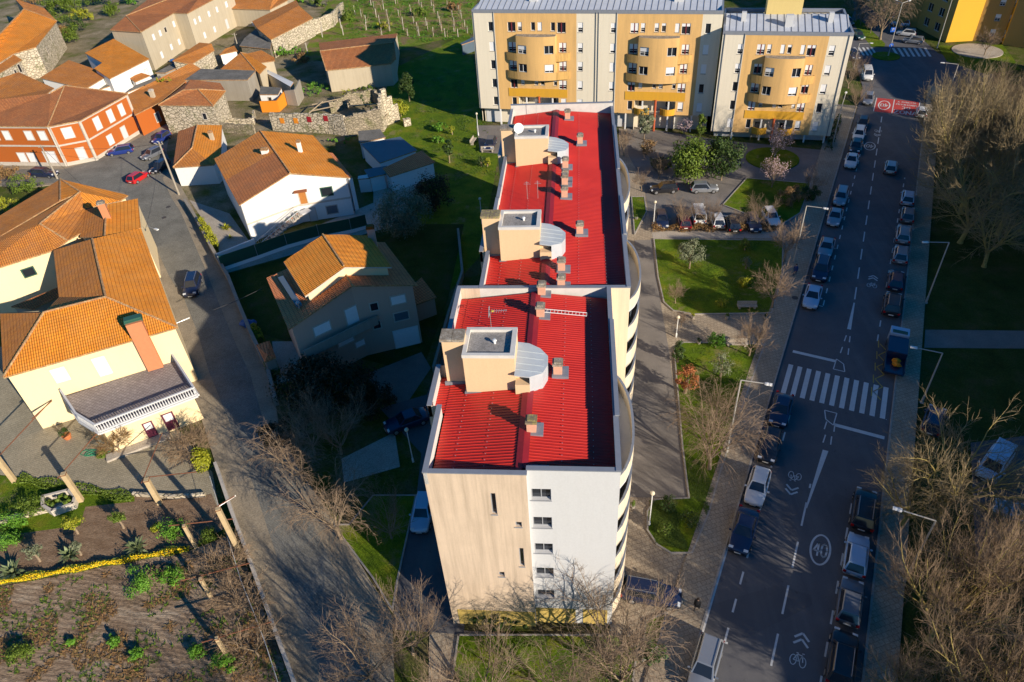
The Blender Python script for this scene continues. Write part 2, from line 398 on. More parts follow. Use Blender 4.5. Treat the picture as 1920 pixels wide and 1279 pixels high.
# the cobbled lane with its footways
sheet('lane_footway', pl((740, 1300), (736, 1155), (695, 1090), (624, 971), (560, 880), (522, 790), (508, 703), (475, 635), (452, 580), (432, 528), (400, 470), (352, 372), (310, 300), (320, 240), (300, 225), (263, 248), (183, 292), (120, 312), (-60, 306), (-90, 345), (60, 352), (113, 345), (226, 375), (255, 420), (333, 620), (365, 745), (409, 885), (439, 968), (511, 1165), (553, 1279), (575, 1340)), .08, lane_edge, .12)
sheet('cobbled_lane', pl((715, 1300), (701, 1247), (647, 1113), (588, 983), (552, 906), (497, 800), (470, 705), (440, 640), (413, 575), (385, 505), (340, 400), (322, 372), (305, 335), (325, 312), (300, 262), (285, 245), (263, 258), (183, 300), (120, 318), (30, 318), (-60, 314), (-60, 348), (60, 348), (113, 342), (233, 362), (262, 400), (318, 520), (345, 560), (370, 622), (393, 700), (438, 810), (475, 909), (530, 1076), (583, 1207), (620, 1320)), .086, cobble)
# back gardens, drive west of the block
sheet('drive', pl((712, 765), (800, 740), (870, 560), (900, 560), (870, 1190), (735, 1180), (745, 1090), (781, 930), (790, 850)), -.01, asphalt)
sheet('garden_paving', pl((510, 640), (565, 640), (590, 700), (520, 720)), -.012, conc)
sheet('garage_forecourt', pl((690, 700), (790, 660), (808, 690), (760, 760), (700, 740)), -.014, asphalt_old)
sheet('path', pl((640, 860), (740, 810), (750, 875), (645, 905)), -.016, conc)
sheet('house_yard', pl((355, 375), (430, 400), (480, 470), (700, 380), (700, 250), (810, 300), (750, 420), (425, 512), (400, 440)), -.02, conc)
sheet('back_lawn', pl((420, 515), (760, 420), (870, 420), (840, 560), (790, 700), (540, 640), (470, 620)), -.024, ground_mat('shaded_lawn', [(.3, (.03, .05, .008)), (.5, (.05, .08, .012)), (.7, (.10, .08, .04))], .4, 6, .15))  # grass colour darkened to carry the shade of the back gardens
sheet('tarmac_spot', pl((893, 235), (960, 235), (960, 290), (900, 285)), -.02, asphalt_old)
# paths and lawns east of the block
sheet('paving', pl((1160, 240), (1345, 262), (1575, 285), (1560, 330), (1420, 640), (1300, 1060), (1215, 1290), (1030, 1500), (800, 1500), (805, 1181), (852, 1181), (1140, 1200), (1170, 1000), (1180, 700)), -.014, paving)
sheet('forecourt', pl((1175, 235), (1345, 262), (1560, 283), (1530, 350), (1475, 432), (1222, 434), (1207, 345), (1178, 290)), -.004, asphalt_old)
sheet('service_drive', pl((1165, 932), (1289, 934), (1277, 845), (1254, 655), (1239, 570), (1228, 505), (1222, 450), (1190, 450)), -.004, asphalt_old)
sheet('forecourt_path', pl((1222, 434), (1475, 432), (1470, 447), (1224, 446)), .0, conc)
def kerbed_lawn(name, pts, m=lawn):
    sheet(name, pl(*pts), .10, m, .12)
    w = pl(*pts); b = MB()
    for i in range(len(w)):
        p, q = w[i], w[(i + 1) % len(w)]; d = (q - p)
        if d.length < .05: continue
        n = Vector((d.y, -d.x, 0)).normalized() * .07
        b.obox((p + q) / 2 + Vector((0, 0, .06)), d / 2 + d.normalized() * .05, n, (0, 0, .07 + .003 * (i % 2)))
    tag(b.build('kerb', kerbm), kind='structure')
kerbed_lawn('lawn', [(1226, 449), (1468, 452), (1466, 520), (1446, 588), (1300, 590), (1262, 583), (1245, 568), (1234, 520)])
kerbed_lawn('lawn', [(1264, 655), (1282, 643), (1433, 647), (1398, 745), (1352, 880), (1328, 965), (1297, 1038), (1258, 1038), (1232, 1022), (1214, 995), (1214, 960), (1228, 938), (1292, 935), (1280, 840)])
kerbed_lawn('lawn', [(860, 1192), (1120, 1192), (1195, 1215), (1180, 1330), (840, 1330)])
kerbed_lawn('lawn', [(1210, 1165), (1250, 1150), (1232, 1215), (1205, 1240)])
kerbed_lawn('lawn', [(625, 985), (655, 985), (700, 930), (780, 930), (745, 1090), (736, 1145), (700, 1085)])
kerbed_lawn('lawn', [(1355, 385), (1400, 335), (1520, 345), (1500, 400), (1460, 425)])
kerbed_lawn('lawn', [(1184, 370), (1208, 370), (1212, 398), (1190, 440)])
b = MB(); c0 = P(1448, 298)
b.lathe((c0.x, c0.y, 0), [(4.0, 0), (4.0, .15), (.01, .16)], 28); tag(b.build('round_lawn', lawn), kind='structure')
# the avenue
S0, S1 = -25, 150
sheet('sidewalk', [RD(S0, -4.35), RD(S0, -1.95), RD(136, -1.7), RD(136, -5.3), RD(70, -4.6)], .12, paving, .16)
sheet('avenue', [RD(S0, -1.9), RD(S0, 8.9), RD(80, 8.95), RD(160, 8.9), RD(160, -1.5), RD(80, -1.85)], .004, asphalt)
sheet('sidewalk', [RD(S0, 8.95), RD(S0, 11.1), RD(150, 11.1), RD(150, 8.95)], .12, paving, .16)
b = MB()
for t in (-1.88, 9.0):
    for k in range(int(S0), 136, 2): b.obox(RD(k + 1, t, .07), ES * .98, ET * .08, (0, 0, .075))
tag(b.build('kerb', kerbm), kind='structure')
sheet('junction', pl((1600, 229), (1618, 165), (1596, 90), (1586, 60), (1602, 20), (1595, -40), (1745, -40), (1714, 60), (1759, 100), (1860, 130), (1900, 240), (1737, 226)), .0085, asphalt)
sheet('car_park', pl((1820, 830), (2060, 800), (2150, 1040), (1830, 1060)), -.01, asphalt)
sheet('park_lawn', [RD(S0, 11.15), RD(S0, 60), RD(130, 70), RD(130, 11.15)], -.03, ground_mat('park_grass', [(.3, (.03, .05, .01)), (.5, (.055, .08, .015)), (.7, (.10, .09, .035))], .3, 6, .15))
sheet('park_path', pl((1735, 618), (2100, 622), (2100, 655), (1733, 652)), -.01, asphalt_old)
sheet('lawn', pl((1758, 86), (1880, 84), (1915, 130), (1850, 140), (1775, 115)), .012, lawn)
sheet('lawn', pl((1596, 40), (1612, 36), (1660, 82), (1658, 89), (1634, 88)), .016, lawn)
b = MB(); c0 = P(1832, 96)
b.lathe((c0.x, c0.y, 0.01), [(4.6, 0), (4.6, .12), (.01, .13)], 28); tag(b.build('paved_circle', conc), kind='structure')

# ------------------------------------------------------------------ road markings
ZM = .011
def strip(b, s0, t0, s1, t1, w):
    p, q = RD(s0, t0, ZM), RD(s1, t1, ZM); d = (q - p).normalized(); n = Vector((d.y, -d.x, 0)) * w / 2
    b.poly([p - n, p + n, q + n, q - n][::-1])
def stp(x, y):
    p = P(x, y); return (p.dot(ES), p.dot(ET))
b = MB()
for i in range(11):                                              # zebra crossing
    t = -1.05 + i * .905; b.poly([RD(57.0, t, ZM), RD(57.0, t + .46, ZM), RD(61.7, t + .46, ZM), RD(61.7, t, ZM)])
tag(b.build('zebra_crossing_marking', wpaint), kind='structure')
b = MB()
strip(b, 63.95, -1.0, 63.95, 3.3, .42); strip(b, 54.45, 4.3, 54.45, 8.6, .42)      # stop lines
strip(b, 57.0, 8.55, 57.0, 8.6, .1)
def dashes(s0, s1, t0, t1, on, off, w=.12):
    s = s0
    while s < s1:
        e = min(s + on, s1); f0, f1 = (s - s0) / (s1 - s0), (e - s0) / (s1 - s0)
        strip(b, s, t0 + (t1 - t0) * f0, e, t0 + (t1 - t0) * f1, w); s += on + off
dashes(20, 46.3, 3.15, 3.3, 2.6, 1.7, .15)
dashes(76, 134, 3.9, 2.5, 2.6, 1.9, .14)
b.poly([RD(43.5, 3.3, ZM), RD(43.5, 3.42, ZM), RD(50.8, 4.2, ZM), RD(50.8, 3.72, ZM)])      # tapering arrows
b.poly([RD(75.3, 3.85, ZM), RD(75.3, 4.0, ZM), RD(70.0, 4.12, ZM), RD(70.0, 3.72, ZM)])
for s, t1, t2 in ((52.2, 3.62, 4.28), (54.0, 3.5, 4.35), (66, 3.55, 4.3), (68.2, 3.7, 4.2)): strip(b, s - .5, t1, s + .6, t1 + .08, .11); strip(b, s - .5, t2, s + .6, t2 - .04, .11)
for (sa, ta) in ((62.6, 3.2), (56.1, 4.3)):
    sg = 1 if sa > 60 else -1
    b2 = [(sa, ta), (sa + sg * 1.3 * .0, ta + sg * 1.1), (sa + sg * 1.2, ta + sg * .85), (sa + sg * 1.75, ta + sg * .1)]
    for p, q in zip(b2, b2[1:] + b2[:1]): strip(b, p[0], p[1], q[0], q[1], .1)
dashes(29, 50.5, -.12, -.12, 1.2, 1.35, .15); strip(b, 55.2, -.15, 55.2, .25, .14); dashes(50.5, 55.4, .25, .3, 1.2, 1.3, .13)
dashes(73.5, 122, .8, .66, 1.1, 1.5, .13); strip(b, 73.3, -.9, 73.3, .8, .12)
dashes(20, 47, 6.3, 6.75, 1.2, 1.5, .14); dashes(69, 110, 6.85, 7.3, 1.2, 1.5, .13)
strip(b, 24, -1.75, 38, -1.75, .18)
for cy, tt in ((29.0, .25),): strip(b, cy, -1.0, cy, .1, .15)
tag(b.build('lane_marking', wpaint), kind='structure')
b = MB()
z0 = [stp(*px('n', x, y)) for x, y in ((835, 255), (895, 310), (820, 340), (880, 420), (800, 425), (855, 510), (790, 505), (840, 605), (775, 590))]
zz = []
for k in range(5): zz += [(68.6 - k * 2.0, 7.15), (67.6 - k * 2.0, 7.9)]
for p, q in zip(zz, zz[1:]): strip(b, p[0], p[1], q[0], q[1], .1)
for k in range(5): strip(b, 69.2 - k * 2.0, 6.95, 67.9 - k * 2.0, 7.05, .1)
tag(b.build('zigzag_marking', ypaint), kind='structure')
# painted numerals and letters, as strokes on a 1 x 1.6 grid
GL = {'4': [[(.75, 0), (.75, 1.6), (0, .55), (1, .55)]], '0': [[(.5, 0), (.12, .2), (0, .8), (.12, 1.4), (.5, 1.6), (.88, 1.4), (1, .8), (.88, .2), (.5, 0)]],
      '3': [[(0, 1.5), (.5, 1.6), (.95, 1.25), (.5, .85), (1, .4), (.5, 0), (0, .12)]], 'Z': [[(0, 1.6), (1, 1.6), (0, 0), (1, 0)]], 'O': [[(.5, 0), (.08, .3), (0, .8), (.08, 1.3), (.5, 1.6), (.92, 1.3), (1, .8), (.92, .3), (.5, 0)]],
      'N': [[(0, 0), (0, 1.6), (1, 0), (1, 1.6)]], 'A': [[(0, 0), (.5, 1.6), (1, 0)], [(.2, .5), (.8, .5)]], 'D': [[(0, 0), (0, 1.6), (.6, 1.5), (1, .8), (.6, .1), (0, 0)]], 'R': [[(0, 0), (0, 1.6), (.9, 1.4), (.9, .9), (0, .8), (1, 0)]],
      'I': [[(.5, 0), (.5, 1.6)]], 'E': [[(1, 0), (0, 0), (0, 1.6), (1, 1.6)], [(0, .8), (.8, .8)]], 'T': [[(0, 1.6), (1, 1.6)], [(.5, 1.6), (.5, 0)]], 'P': [[(0, 0), (0, 1.6), (.9, 1.5), (.95, .9), (0, .75)]],
      'B': [[(0, 0), (0, 1.6), (.85, 1.4), (.1, .85), (.95, .4), (0, 0)]], 'U': [[(0, 1.6), (.1, .2), (.5, 0), (.9, .2), (1, 1.6)]], 'H': [[(0, 0), (0, 1.6)], [(1, 0), (1, 1.6)], [(0, .8), (1, .8)]], 'V': [[(0, 1.6), (.5, 0), (1, 1.6)]], ' ': []}
def words(b, text, s, t, w, h, gap, lw, flip=False, z=None):
    """lay text centred on avenue point s,t; flip = read from the far end"""
    z = ZM + .004 if z is None else z
    W = len(text) * w + (len(text) - 1) * gap; sg = -1 if flip else 1
    for i, ch in enumerate(text):
        for st_ in GL[ch]:
            for p, q in zip(st_, st_[1:]):
                f = lambda a: RD(s + sg * (a[1] / 1.6 - .5) * h, t + sg * (-W / 2 + i * (w + gap) + a[0] * w), z)
                A, B = f(p), f(q); d = (B - A).normalized(); n = Vector((d.y, -d.x, 0)) * lw / 2; e = d * lw * .35
                b.poly([A - n - e, A + n - e, B + n + e, B - n + e][::-1])
def ring(b, s, t, rs, rt, w, z=None, n=32):
    z = ZM + .004 if z is None else z
    for i in range(n):
        a0, a1 = 2 * math.pi * i / n, 2 * math.pi * (i + 1) / n
        f = lambda a, k: RD(s + (rs - k) * math.cos(a), t + (rt - k) * math.sin(a), z)
        b.poly([f(a0, 0), f(a1, 0), f(a1, w), f(a0, w)])
b = MB(); ring(b, 39.75, 4.98, 1.55, .80, .16); words(b, '40', 39.75, 4.98, .42, 1.3, .14, .14); tag(b.build('speed_limit_marking', wpaint), kind='structure')
b = MB(); ring(b, 119.7, 1.75, 1.6, .85, .16); words(b, '40', 119.7, 1.75, .42, 1.2, .14, .13, True); tag(b.build('speed_limit_marking', wpaint), kind='structure')
sheet('red_zone_marking', [RD(134.6, 1.05), RD(134.6, 8.1), RD(141.3, 7.9), RD(141.3, 1.05)], .013, rpaint)
b = MB(); z3 = .018
ring(b, 138, 2.5, 2.2, 1.0, .2, z3); words(b, '40', 138, 2.5, .5, 1.6, .15, .16, True, z3)
words(b, 'ZONA', 135.6, 6.0, .7, 1.6, .25, .2, False, z3); words(b, '30', 137.7, 6.0, .5, 1.1, .2, .14, False, z3)
words(b, 'PRIORIDADE', 139.2, 6.0, .25, .6, .08, .08, False, z3); words(b, 'A DIREITA', 140.4, 6.0, .25, .6, .08, .08, False, z3)
for t in (1.05, 3.95, 8.0):
    b.poly([RD(134.6, t - .07, z3), RD(134.6, t + .07, z3), RD(141.3, t + .07, z3), RD(141.3, t - .07, z3)])
tag(b.build('zone_lettering', wpaint), kind='structure')
def bikemark(s, t, up=True):
    b = MB(); sg = 1 if up else -1; z = ZM + .004
    def seg(p, q, lw=.07):
        A, B = RD(s + sg * p[1], t + sg * p[0], z), RD(s + sg * q[1], t + sg * q[0], z); d = (B - A).normalized(); n = Vector((d.y, -d.x, 0)) * lw / 2
        b.poly([A - n, A + n, B + n, B - n][::-1])
    for k in (.9, 1.4):
        seg((-.5, k), (0, k + .5), .16); seg((0, k + .5), (.5, k), .16)
    for c in (-.32, .32): ring(b, s - sg * .35, t + sg * c, .42, .24, .06, z, 16)
    for p, q in (((-.32, -.35), (-.1, .15)), ((-.1, .15), (.25, .15)), ((.25, .15), (.05, -.35)), ((.05, -.35), (-.1, .15)), ((.25, .15), (.32, -.35)), ((-.32, -.35), (.05, -.35)), ((.2, .3), (.36, .32)), ((-.18, .25), (-.02, .25))): seg(p, q)
    tag(b.build('cycle_lane_marking', wpaint), kind='structure')
s_, t_ = stp(*px('q', 555, 150)); bikemark(s_ - .4, t_, False)
s_, t_ = stp(*px('q', 575, 1140)); bikemark(s_, t_, True)
s_, t_ = stp(*px('m', 780, 1010)); bikemark(s_, t_, True)
s_, t_ = stp(*px('d', 1072, 765)); bikemark(s_, t_, False)
b = MB()
def far_zebra(x0, x1, n, y0=88, y1=104):
    for i in range(n):
        a = x0 + (x1 - x0) * i / n; w = (x1 - x0) / n * .48
        b.poly([P(a, y0, .014), P(a + w, y0, .014), P(a + w + 10, y1, .014), P(a + 10, y1, .014)][::-1])
far_zebra(1600, 1640, 5, 89, 104); far_zebra(1672, 1742, 7, 90, 106)
tag(b.build('zebra_crossing_marking', wpaint), kind='structure')
# ------------------------------------------------------------------ shared building materials
peach = facade('peach_render', (.66, .52, .385), dirt=(.17, .13, .09), streak=.75, patch=.45)
cream = facade('cream_render', (.74, .62, .45), streak=.4, patch=.1)
peachtower = facade('tower_render', (.74, .52, .31), streak=.1, patch=.08)
whitewall = facade('white_render', (.58, .585, .59), dirt=(.35, .32, .26), streak=.12, patch=.12)
yellowbase = facade('yellow_base_render', (.58, .42, .12), streak=.6, patch=.4)
coping = plain('grey_coping_metal', (.25, .27, .31), .45, .08, 2, metal=.2)
parapet_in = plain('parapet_lining', (.60, .58, .54), .7, .12, 1.2)
dark_glass = plain('dark_glass', (.018, .022, .030), .12, 0, spec=.8)
blue_glass = plain('pale_glass', (.10, .13, .16), .1, 0, spec=.8)
shutter = plain('white_shutter', (.80, .80, .80), .5, .05, 4)
frame_w = plain('white_frame', (.72, .72, .70), .5, 0)
frame_g = plain('grey_frame', (.30, .31, .33), .5, 0)
redframe = plain('dark_red_panel', (.17, .025, .035), .6, 0)
steel = plain('galvanised_steel', (.45, .46, .47), .4, .1, 3, metal=.6)
darkm = plain('dark_interior', (.015, .014, .013), .9, 0)
def lichen(name, col, spots):
    m, nt, b = _nodes(name); b.inputs['Roughness'].default_value = .95
    n = tex(nt, 'ShaderNodeTexNoise', 5, 5, .8); n2 = tex(nt, 'ShaderNodeTexNoise', 2, 3)
    c = mix(nt, ramp(nt, n.outputs[0], [(.5, 0), (.58, 1)]), col, spots); c = mix(nt, ramp(nt, n2.outputs[0], [(.4, 0), (.6, .5)]), c, (.12, .09, .06))
    nt.links.new(c, b.inputs[0]); bump(nt, b, n.outputs[0], .02); return m
lich = lichen('lichen_cap', (.24, .19, .13), (.40, .36, .10))
lich2 = lichen('weathered_cap', (.27, .23, .18), (.42, .39, .33))
chim_m = plain('pink_render', (.62, .34, .23), .9, .12, 3)
redmetal = None
m, nt, b_ = _nodes('red_metal_sheet'); b_.inputs['Roughness'].default_value = .42; b_.inputs['Specular IOR Level'].default_value = .45
_n1 = tex(nt, 'ShaderNodeTexNoise', .35, 5, .6); _n2 = tex(nt, 'ShaderNodeTexNoise', 1.2, 6, .7, mapscale=(1, 6, 1))
_c = ramp(nt, _n1.outputs[0], [(.3, (.45, .020, .013)), (.7, (.55, .030, .018))]); _c = mix(nt, ramp(nt, _n2.outputs[0], [(.55, 0), (.75, .35)]), _c, (.24, .014, .018))
nt.links.new(_c, b_.inputs[0]); redmetal = m
redflash = plain('red_flashing', (.30, .016, .025), .5, .1, 2)
greysheet = plain('pale_metal_sheet', (.50, .55, .58), .45, .08, 1.5, metal=.25)
felt = ground_mat('roof_felt', [(.3, (.20, .19, .18)), (.5, (.33, .31, .29)), (.7, (.42, .40, .37))], .7, 8, .004)

# ------------------------------------------------------------------ windows
def window(par, p0, d, n, u0, u1, z0, z1, kind='dark', depth=.16, name='window'):
    """framed window set back in an opening of the wall through p0 along d (outward normal n)"""
    W = lambda u, z, q: Vector((p0[0], p0[1], 0)) + d * u + n * q + Vector((0, 0, z))
    f = MB(); t = .06; q = -depth + .03
    hw, hz = (u1 - u0) / 2, (z1 - z0) / 2
    def bar(ua, ub, za, zb, m=0, e=.03, qq=q): f.obox(W((ua + ub) / 2, (za + zb) / 2, qq), d * ((ub - ua) / 2), n * e, (0, 0, (zb - za) / 2), m)
    bar(u0, u1, z0, z0 + t); bar(u0, u1, z1 - t, z1); bar(u0, u0 + t, z0 + t, z1 - t); bar(u1 - t, u1, z0 + t, z1 - t)
    if u1 - u0 > .9: bar((u0 + u1) / 2 - .03, (u0 + u1) / 2 + .03, z0 + t, z1 - t)
    if kind in ('half', 'low'): bar(u0 + t, u1 - t, z0 + hz * .55, z0 + hz * .55 + .06)
    w = f.build(name, frame_g if kind == 'slit' else frame_w, par)
    g = MB(); g.obox(W((u0 + u1) / 2, (z0 + z1) / 2, q - .035), d * (hw - .01), n * .008, (0, 0, hz - .01))
    g.build('pane', blue_glass if kind == 'pale' else dark_glass, w)
    zs = {'shut': z0 + .02, 'half': z0 + (z1 - z0) * .45, 'low': z0 + (z1 - z0) * .22, 'top': z0 + (z1 - z0) * .7}.get(kind)
    if zs is not None:
        s = MB(); s.obox(W((u0 + u1) / 2, (zs + z1) / 2, q + .045), d * (hw - .015), n * .012, (0, 0, (z1 - zs) / 2 - .01)); s.build('shutter', shutter, w)
    s = MB(); s.obox(W((u0 + u1) / 2, z0 - .03, -.02), d * (hw + .04), n * .08, (0, 0, .028)); s.build('sill', kerbm if kind != 'slit' else frame_g, w)
    return w

# ------------------------------------------------------------------ the red-roofed block
MAIN = thing('apartment_building', 'long apartment block with a bright red ribbed metal roof and three peach stair towers', 'apartment building', (-3, 27.6, 0))
XL, XR, YF, ZP = -9.27, 2.56, 27.6, 17.25
ZR, ZE = 17.0, 16.35                         # ridge and gutter levels of the near roof
def pxwin(t, x0, y0, x1, y1, p0, d):
    a = PV(*px(t, x0, y0), p0, d); b = PV(*px(t, x1, y1), p0, d)
    return (min(a[0], b[0]), max(a[0], b[0]), min(a[1], b[1]), max(a[1], b[1]))
dX, nF = Vector((1, 0, 0)), Vector((0, -1, 0))
b = MB(); xc = -3.03
pL, pR = (XL, YF), (xc, YF + .38)
holesL = [pxwin('r', 482, 198, 528, 320, pL, dX), pxwin('r', 628, 362, 668, 392, pL, dX), pxwin('r', 647, 512, 684, 618, pL, dX), pxwin('r', 533, 648, 570, 676, pL, dX)]
b.wall((XL, YF), (xc, YF), 0, ZP, holesL, .22, 0)
holesR = [pxwin('r', 704 + k * 10, y0, 774 + k * 7, y1, pR, dX) for k, (y0, y1) in enumerate(((172, 238), (333, 396), (484, 541), (623, 677), (750, 797)))]
holesR = [(.18, 1.42, h[2], h[3]) for h in holesR]
b2 = MB(); b2.wall((xc, YF + .38), (XR, YF + .38), 0, ZP, holesR, .3, 0); b2.wall((xc, YF), (xc, YF + .38), 0, ZP, (), .1)
b.build('wall', peach, MAIN); b2.build('wall', whitewall, MAIN)
for h in holesL: window(MAIN, pL, dX, nF, *h, kind='slit', depth=.2)
for h in holesR: window(MAIN, pR, dX, nF, *h, kind='half' if 0 else 'slit', depth=.28)
# painted base band
b = MB(); b.box((XL + .5, YF - .04, .05), (xc - .02, YF - .002, 2.0)); b.box((xc + .02, YF + .34, .05), (-.1, YF + .377, 2.0)); b.box((.45, YF + .34, .05), (XR - .35, YF + .377, 2.0)); b.build('painted_base', yellowbase, MAIN)
# west side: stepped walls (outer face x at each stretch of y)
WEST = [(27.6, 33.35, -9.27), (33.35, 37.4, -9.95), (37.4, 40.6, -9.3), (40.6, 46.95, -9.75),
        (46.95, 52.5, -7.95), (52.5, 56.5, -8.55), (56.5, 62.3, -8.0), (62.3, 71.9, -7.95), (71.9, 75.8, -8.65), (75.8, 80.3, -8.1), (80.3, 85.4, -8.25)]
EAST = [(27.98, 46.95, 2.56), (46.95, 85.4, 4.15)]
b = MB(); bp = MB()
def wholes(y0, y1):
    out = []
    for k in range(5):
        z = 2.9 + k * 2.85; L = y1 - y0
        out += [(L * .3 - .5, L * .3 + .5, z, z + 1.3)] + ([(L * .75 - .5, L * .75 + .5, z, z + 1.3)] if L > 5 else [])
    return out
for i, (y0, y1, x) in enumerate(WEST):
    hs = wholes(y0, y1); b.wall((x, y1), (x, y0), 0, ZP, hs, .2)
    for h in hs: window(MAIN, (x, y1), Vector((0, -1, 0)), Vector((-1, 0, 0)), *h, kind=('shut', 'dark', 'half')[int(h[2] + i) % 3])
    if i:
        x_ = WEST[i - 1][2]
        if x < x_: b.wall((x, y0), (x_, y0), 0, ZP)
        else: b.wall((x, y0), (x_, y0), 0, ZP); 
b.wall((4.15, 85.4), (-8.25, 85.4), 0, ZP)
b.build('wall', peach, MAIN)
b = MB()
for y0, y1, x in EAST:
    hs = []
    n = int((y1 - y0) / 3)
    for k in range(6):
        for j in range(n): u = (j + .5) * (y1 - y0) / n; hs.append((u - .55, u + .55, 1.0 + k * 2.75, 2.3 + k * 2.75))
    b.wall((x, y0), (x, y1), 0, ZP, hs, .2)
    for h in hs:
        if h[2] > 7: window(MAIN, (x, y0), Vector((0, 1, 0)), Vector((1, 0, 0)), *h, kind=('shut', 'dark', 'half', 'dark')[int(h[0] * 3 + h[2]) % 4])
b.wall((2.56, 46.95), (4.15, 46.95), 0, ZP)
b.build('wall', cream, MAIN)
# roofs: ribbed sheets draining from a central ridge to both gutters
def ribbed(x0, z0, x1, z1, y0, y1, pitch=.25, h=.036):
    b = MB(); n = int((y1 - y0) / pitch); vs = []; fs = []
    prof = [(0, 0), (.42, 0), (.52, h), (.68, h), (.78, 0)]
    ys = [(y0 + (k + a) * pitch, q) for k in range(n) for a, q in prof] + [(y1, 0)]
    for y, q in ys: vs += [(x0, y, z0 + q), (x1, y, z1 + q)]
    for i in range(len(ys) - 1): fs.append((2 * i, 2 * i + 1, 2 * i + 3, 2 * i + 2))
    b.idx(vs, fs); return b
xr1, xr2 = -3.4, -2.6
def roof(y0, y1, xl, xrr, zr, ze, xm):
    ribbed(xl, ze, xm, zr, y0, y1).build('roof', redmetal, MAIN)
    ribbed(xm, zr, xrr, ze, y0, y1).build('roof', redmetal, MAIN)
    r = MB(); r.slab([(xm - .38, y0, zr + .04), (xm, y0, zr + .11), (xm, y1, zr + .11), (xm - .38, y1, zr + .04)], .02); r.slab([(xm, y0, zr + .11), (xm + .38, y0, zr + .04), (xm + .38, y1, zr + .04), (xm, y1, zr + .11)], .02)
    r.build('ridge_flashing', redflash, MAIN)
def roof2(y0, y1, xa, xb, za, zb): ribbed(xa, za, xb, zb, y0, y1).build('roof', redmetal, MAIN)
roof2(YF + .25, 46.7, XL + .35, -3.35, ZE, ZR); roof2(YF + .62, 46.7, -3.35, XR - .25, ZR, ZE)
b = MB(); xm, zr, y0, y1 = -3.35, ZR, YF + .25, 46.7
b.slab([(xm - .38, y0, zr + .04), (xm, y0, zr + .11), (xm, y1, zr + .11), (xm - .38, y1, zr + .04)], .02); b.slab([(xm, y0 + .4, zr + .11), (xm + .38, y0 + .4, zr + .04), (xm + .38, y1, zr + .04), (xm, y1, zr + .11)], .02)
b.build('ridge_flashing', redflash, MAIN)
roof(47.15, 85.1, -7.75, 3.9, ZR, ZE + .1, -2.7)
b = MB()
for (y0, y1, xa, za, xb, zb) in ((28.1, 46.5, XL + .35, ZE, -3.75, ZR), (28.6, 46.5, XR - .25, ZE, -2.95, ZR), (47.4, 84.9, -7.75, ZE + .1, -3.1, ZR), (47.4, 84.9, 3.9, ZE + .1, -2.3, ZR)):
    for f in (.25, .62):
        y = y0
        while y < y1: x, z = xa + (xb - xa) * f, za + (zb - za) * f; b.box((x - .025, y - .02, z + .04), (x + .025, y + .02, z + .07)); y += .5
b.build('roof_fixings', steel, MAIN)
# eave strips where the west wall steps out
for y0, y1, x in WEST:
    base = XL if y1 < 47 else -7.95
    if x < base - .1:
        ribbed(x + .15, ZE - .08, base + .33, ZE - .02, y0 + .2, y1 - .2).build('roof', redmetal, MAIN)
# parapets with metal coping
bi = MB(); bc = MB()
def parapet(p, q, z0, z1, th=.24):
    p, q = Vector((p[0], p[1], 0)), Vector((q[0], q[1], 0)); d = (q - p); n = Vector((-d.y, d.x, 0)).normalized()
    c = (p + q) / 2 + n * th / 2
    bi.obox(c + Vector((0, 0, (z0 + z1) / 2)), d / 2, n * (th / 2 - .005), (0, 0, (z1 - z0) / 2))
    bc.obox(c + Vector((0, 0, z1 + .03)), d / 2 + d.normalized() * .04, n * (th / 2 + .05), (0, 0, .035))
for y0, y1, x in WEST: parapet((x, y1), (x, y0), 16.2, ZP + .02)
parapet((XL, YF), (xc, YF), 16.3, ZP + .005); parapet((xc, YF + .38), (XR, YF + .38), 16.3, ZP + .01)
parapet((2.56, 28), (2.56, 46.9), 16.2, ZP + .05); parapet((2.62, 32.5), (2.62, 42.5), 16.3, ZP + .17, .2)
parapet((4.15, 47), (4.15, 85.3), 16.2, ZP + .05); parapet((4.22, 55), (4.22, 62), 16.3, ZP + .17, .2); parapet((4.22, 68), (4.22, 79), 16.3, ZP + .17, .2)
parapet((-9.75, 46.95), (4.15, 46.95), 16.1, ZP + .0); parapet((4.15, 85.4), (-8.25, 85.4), 16.1, ZP + .5)
bi.build('parapet', parapet_in, MAIN); bc.build('coping', coping, MAIN)
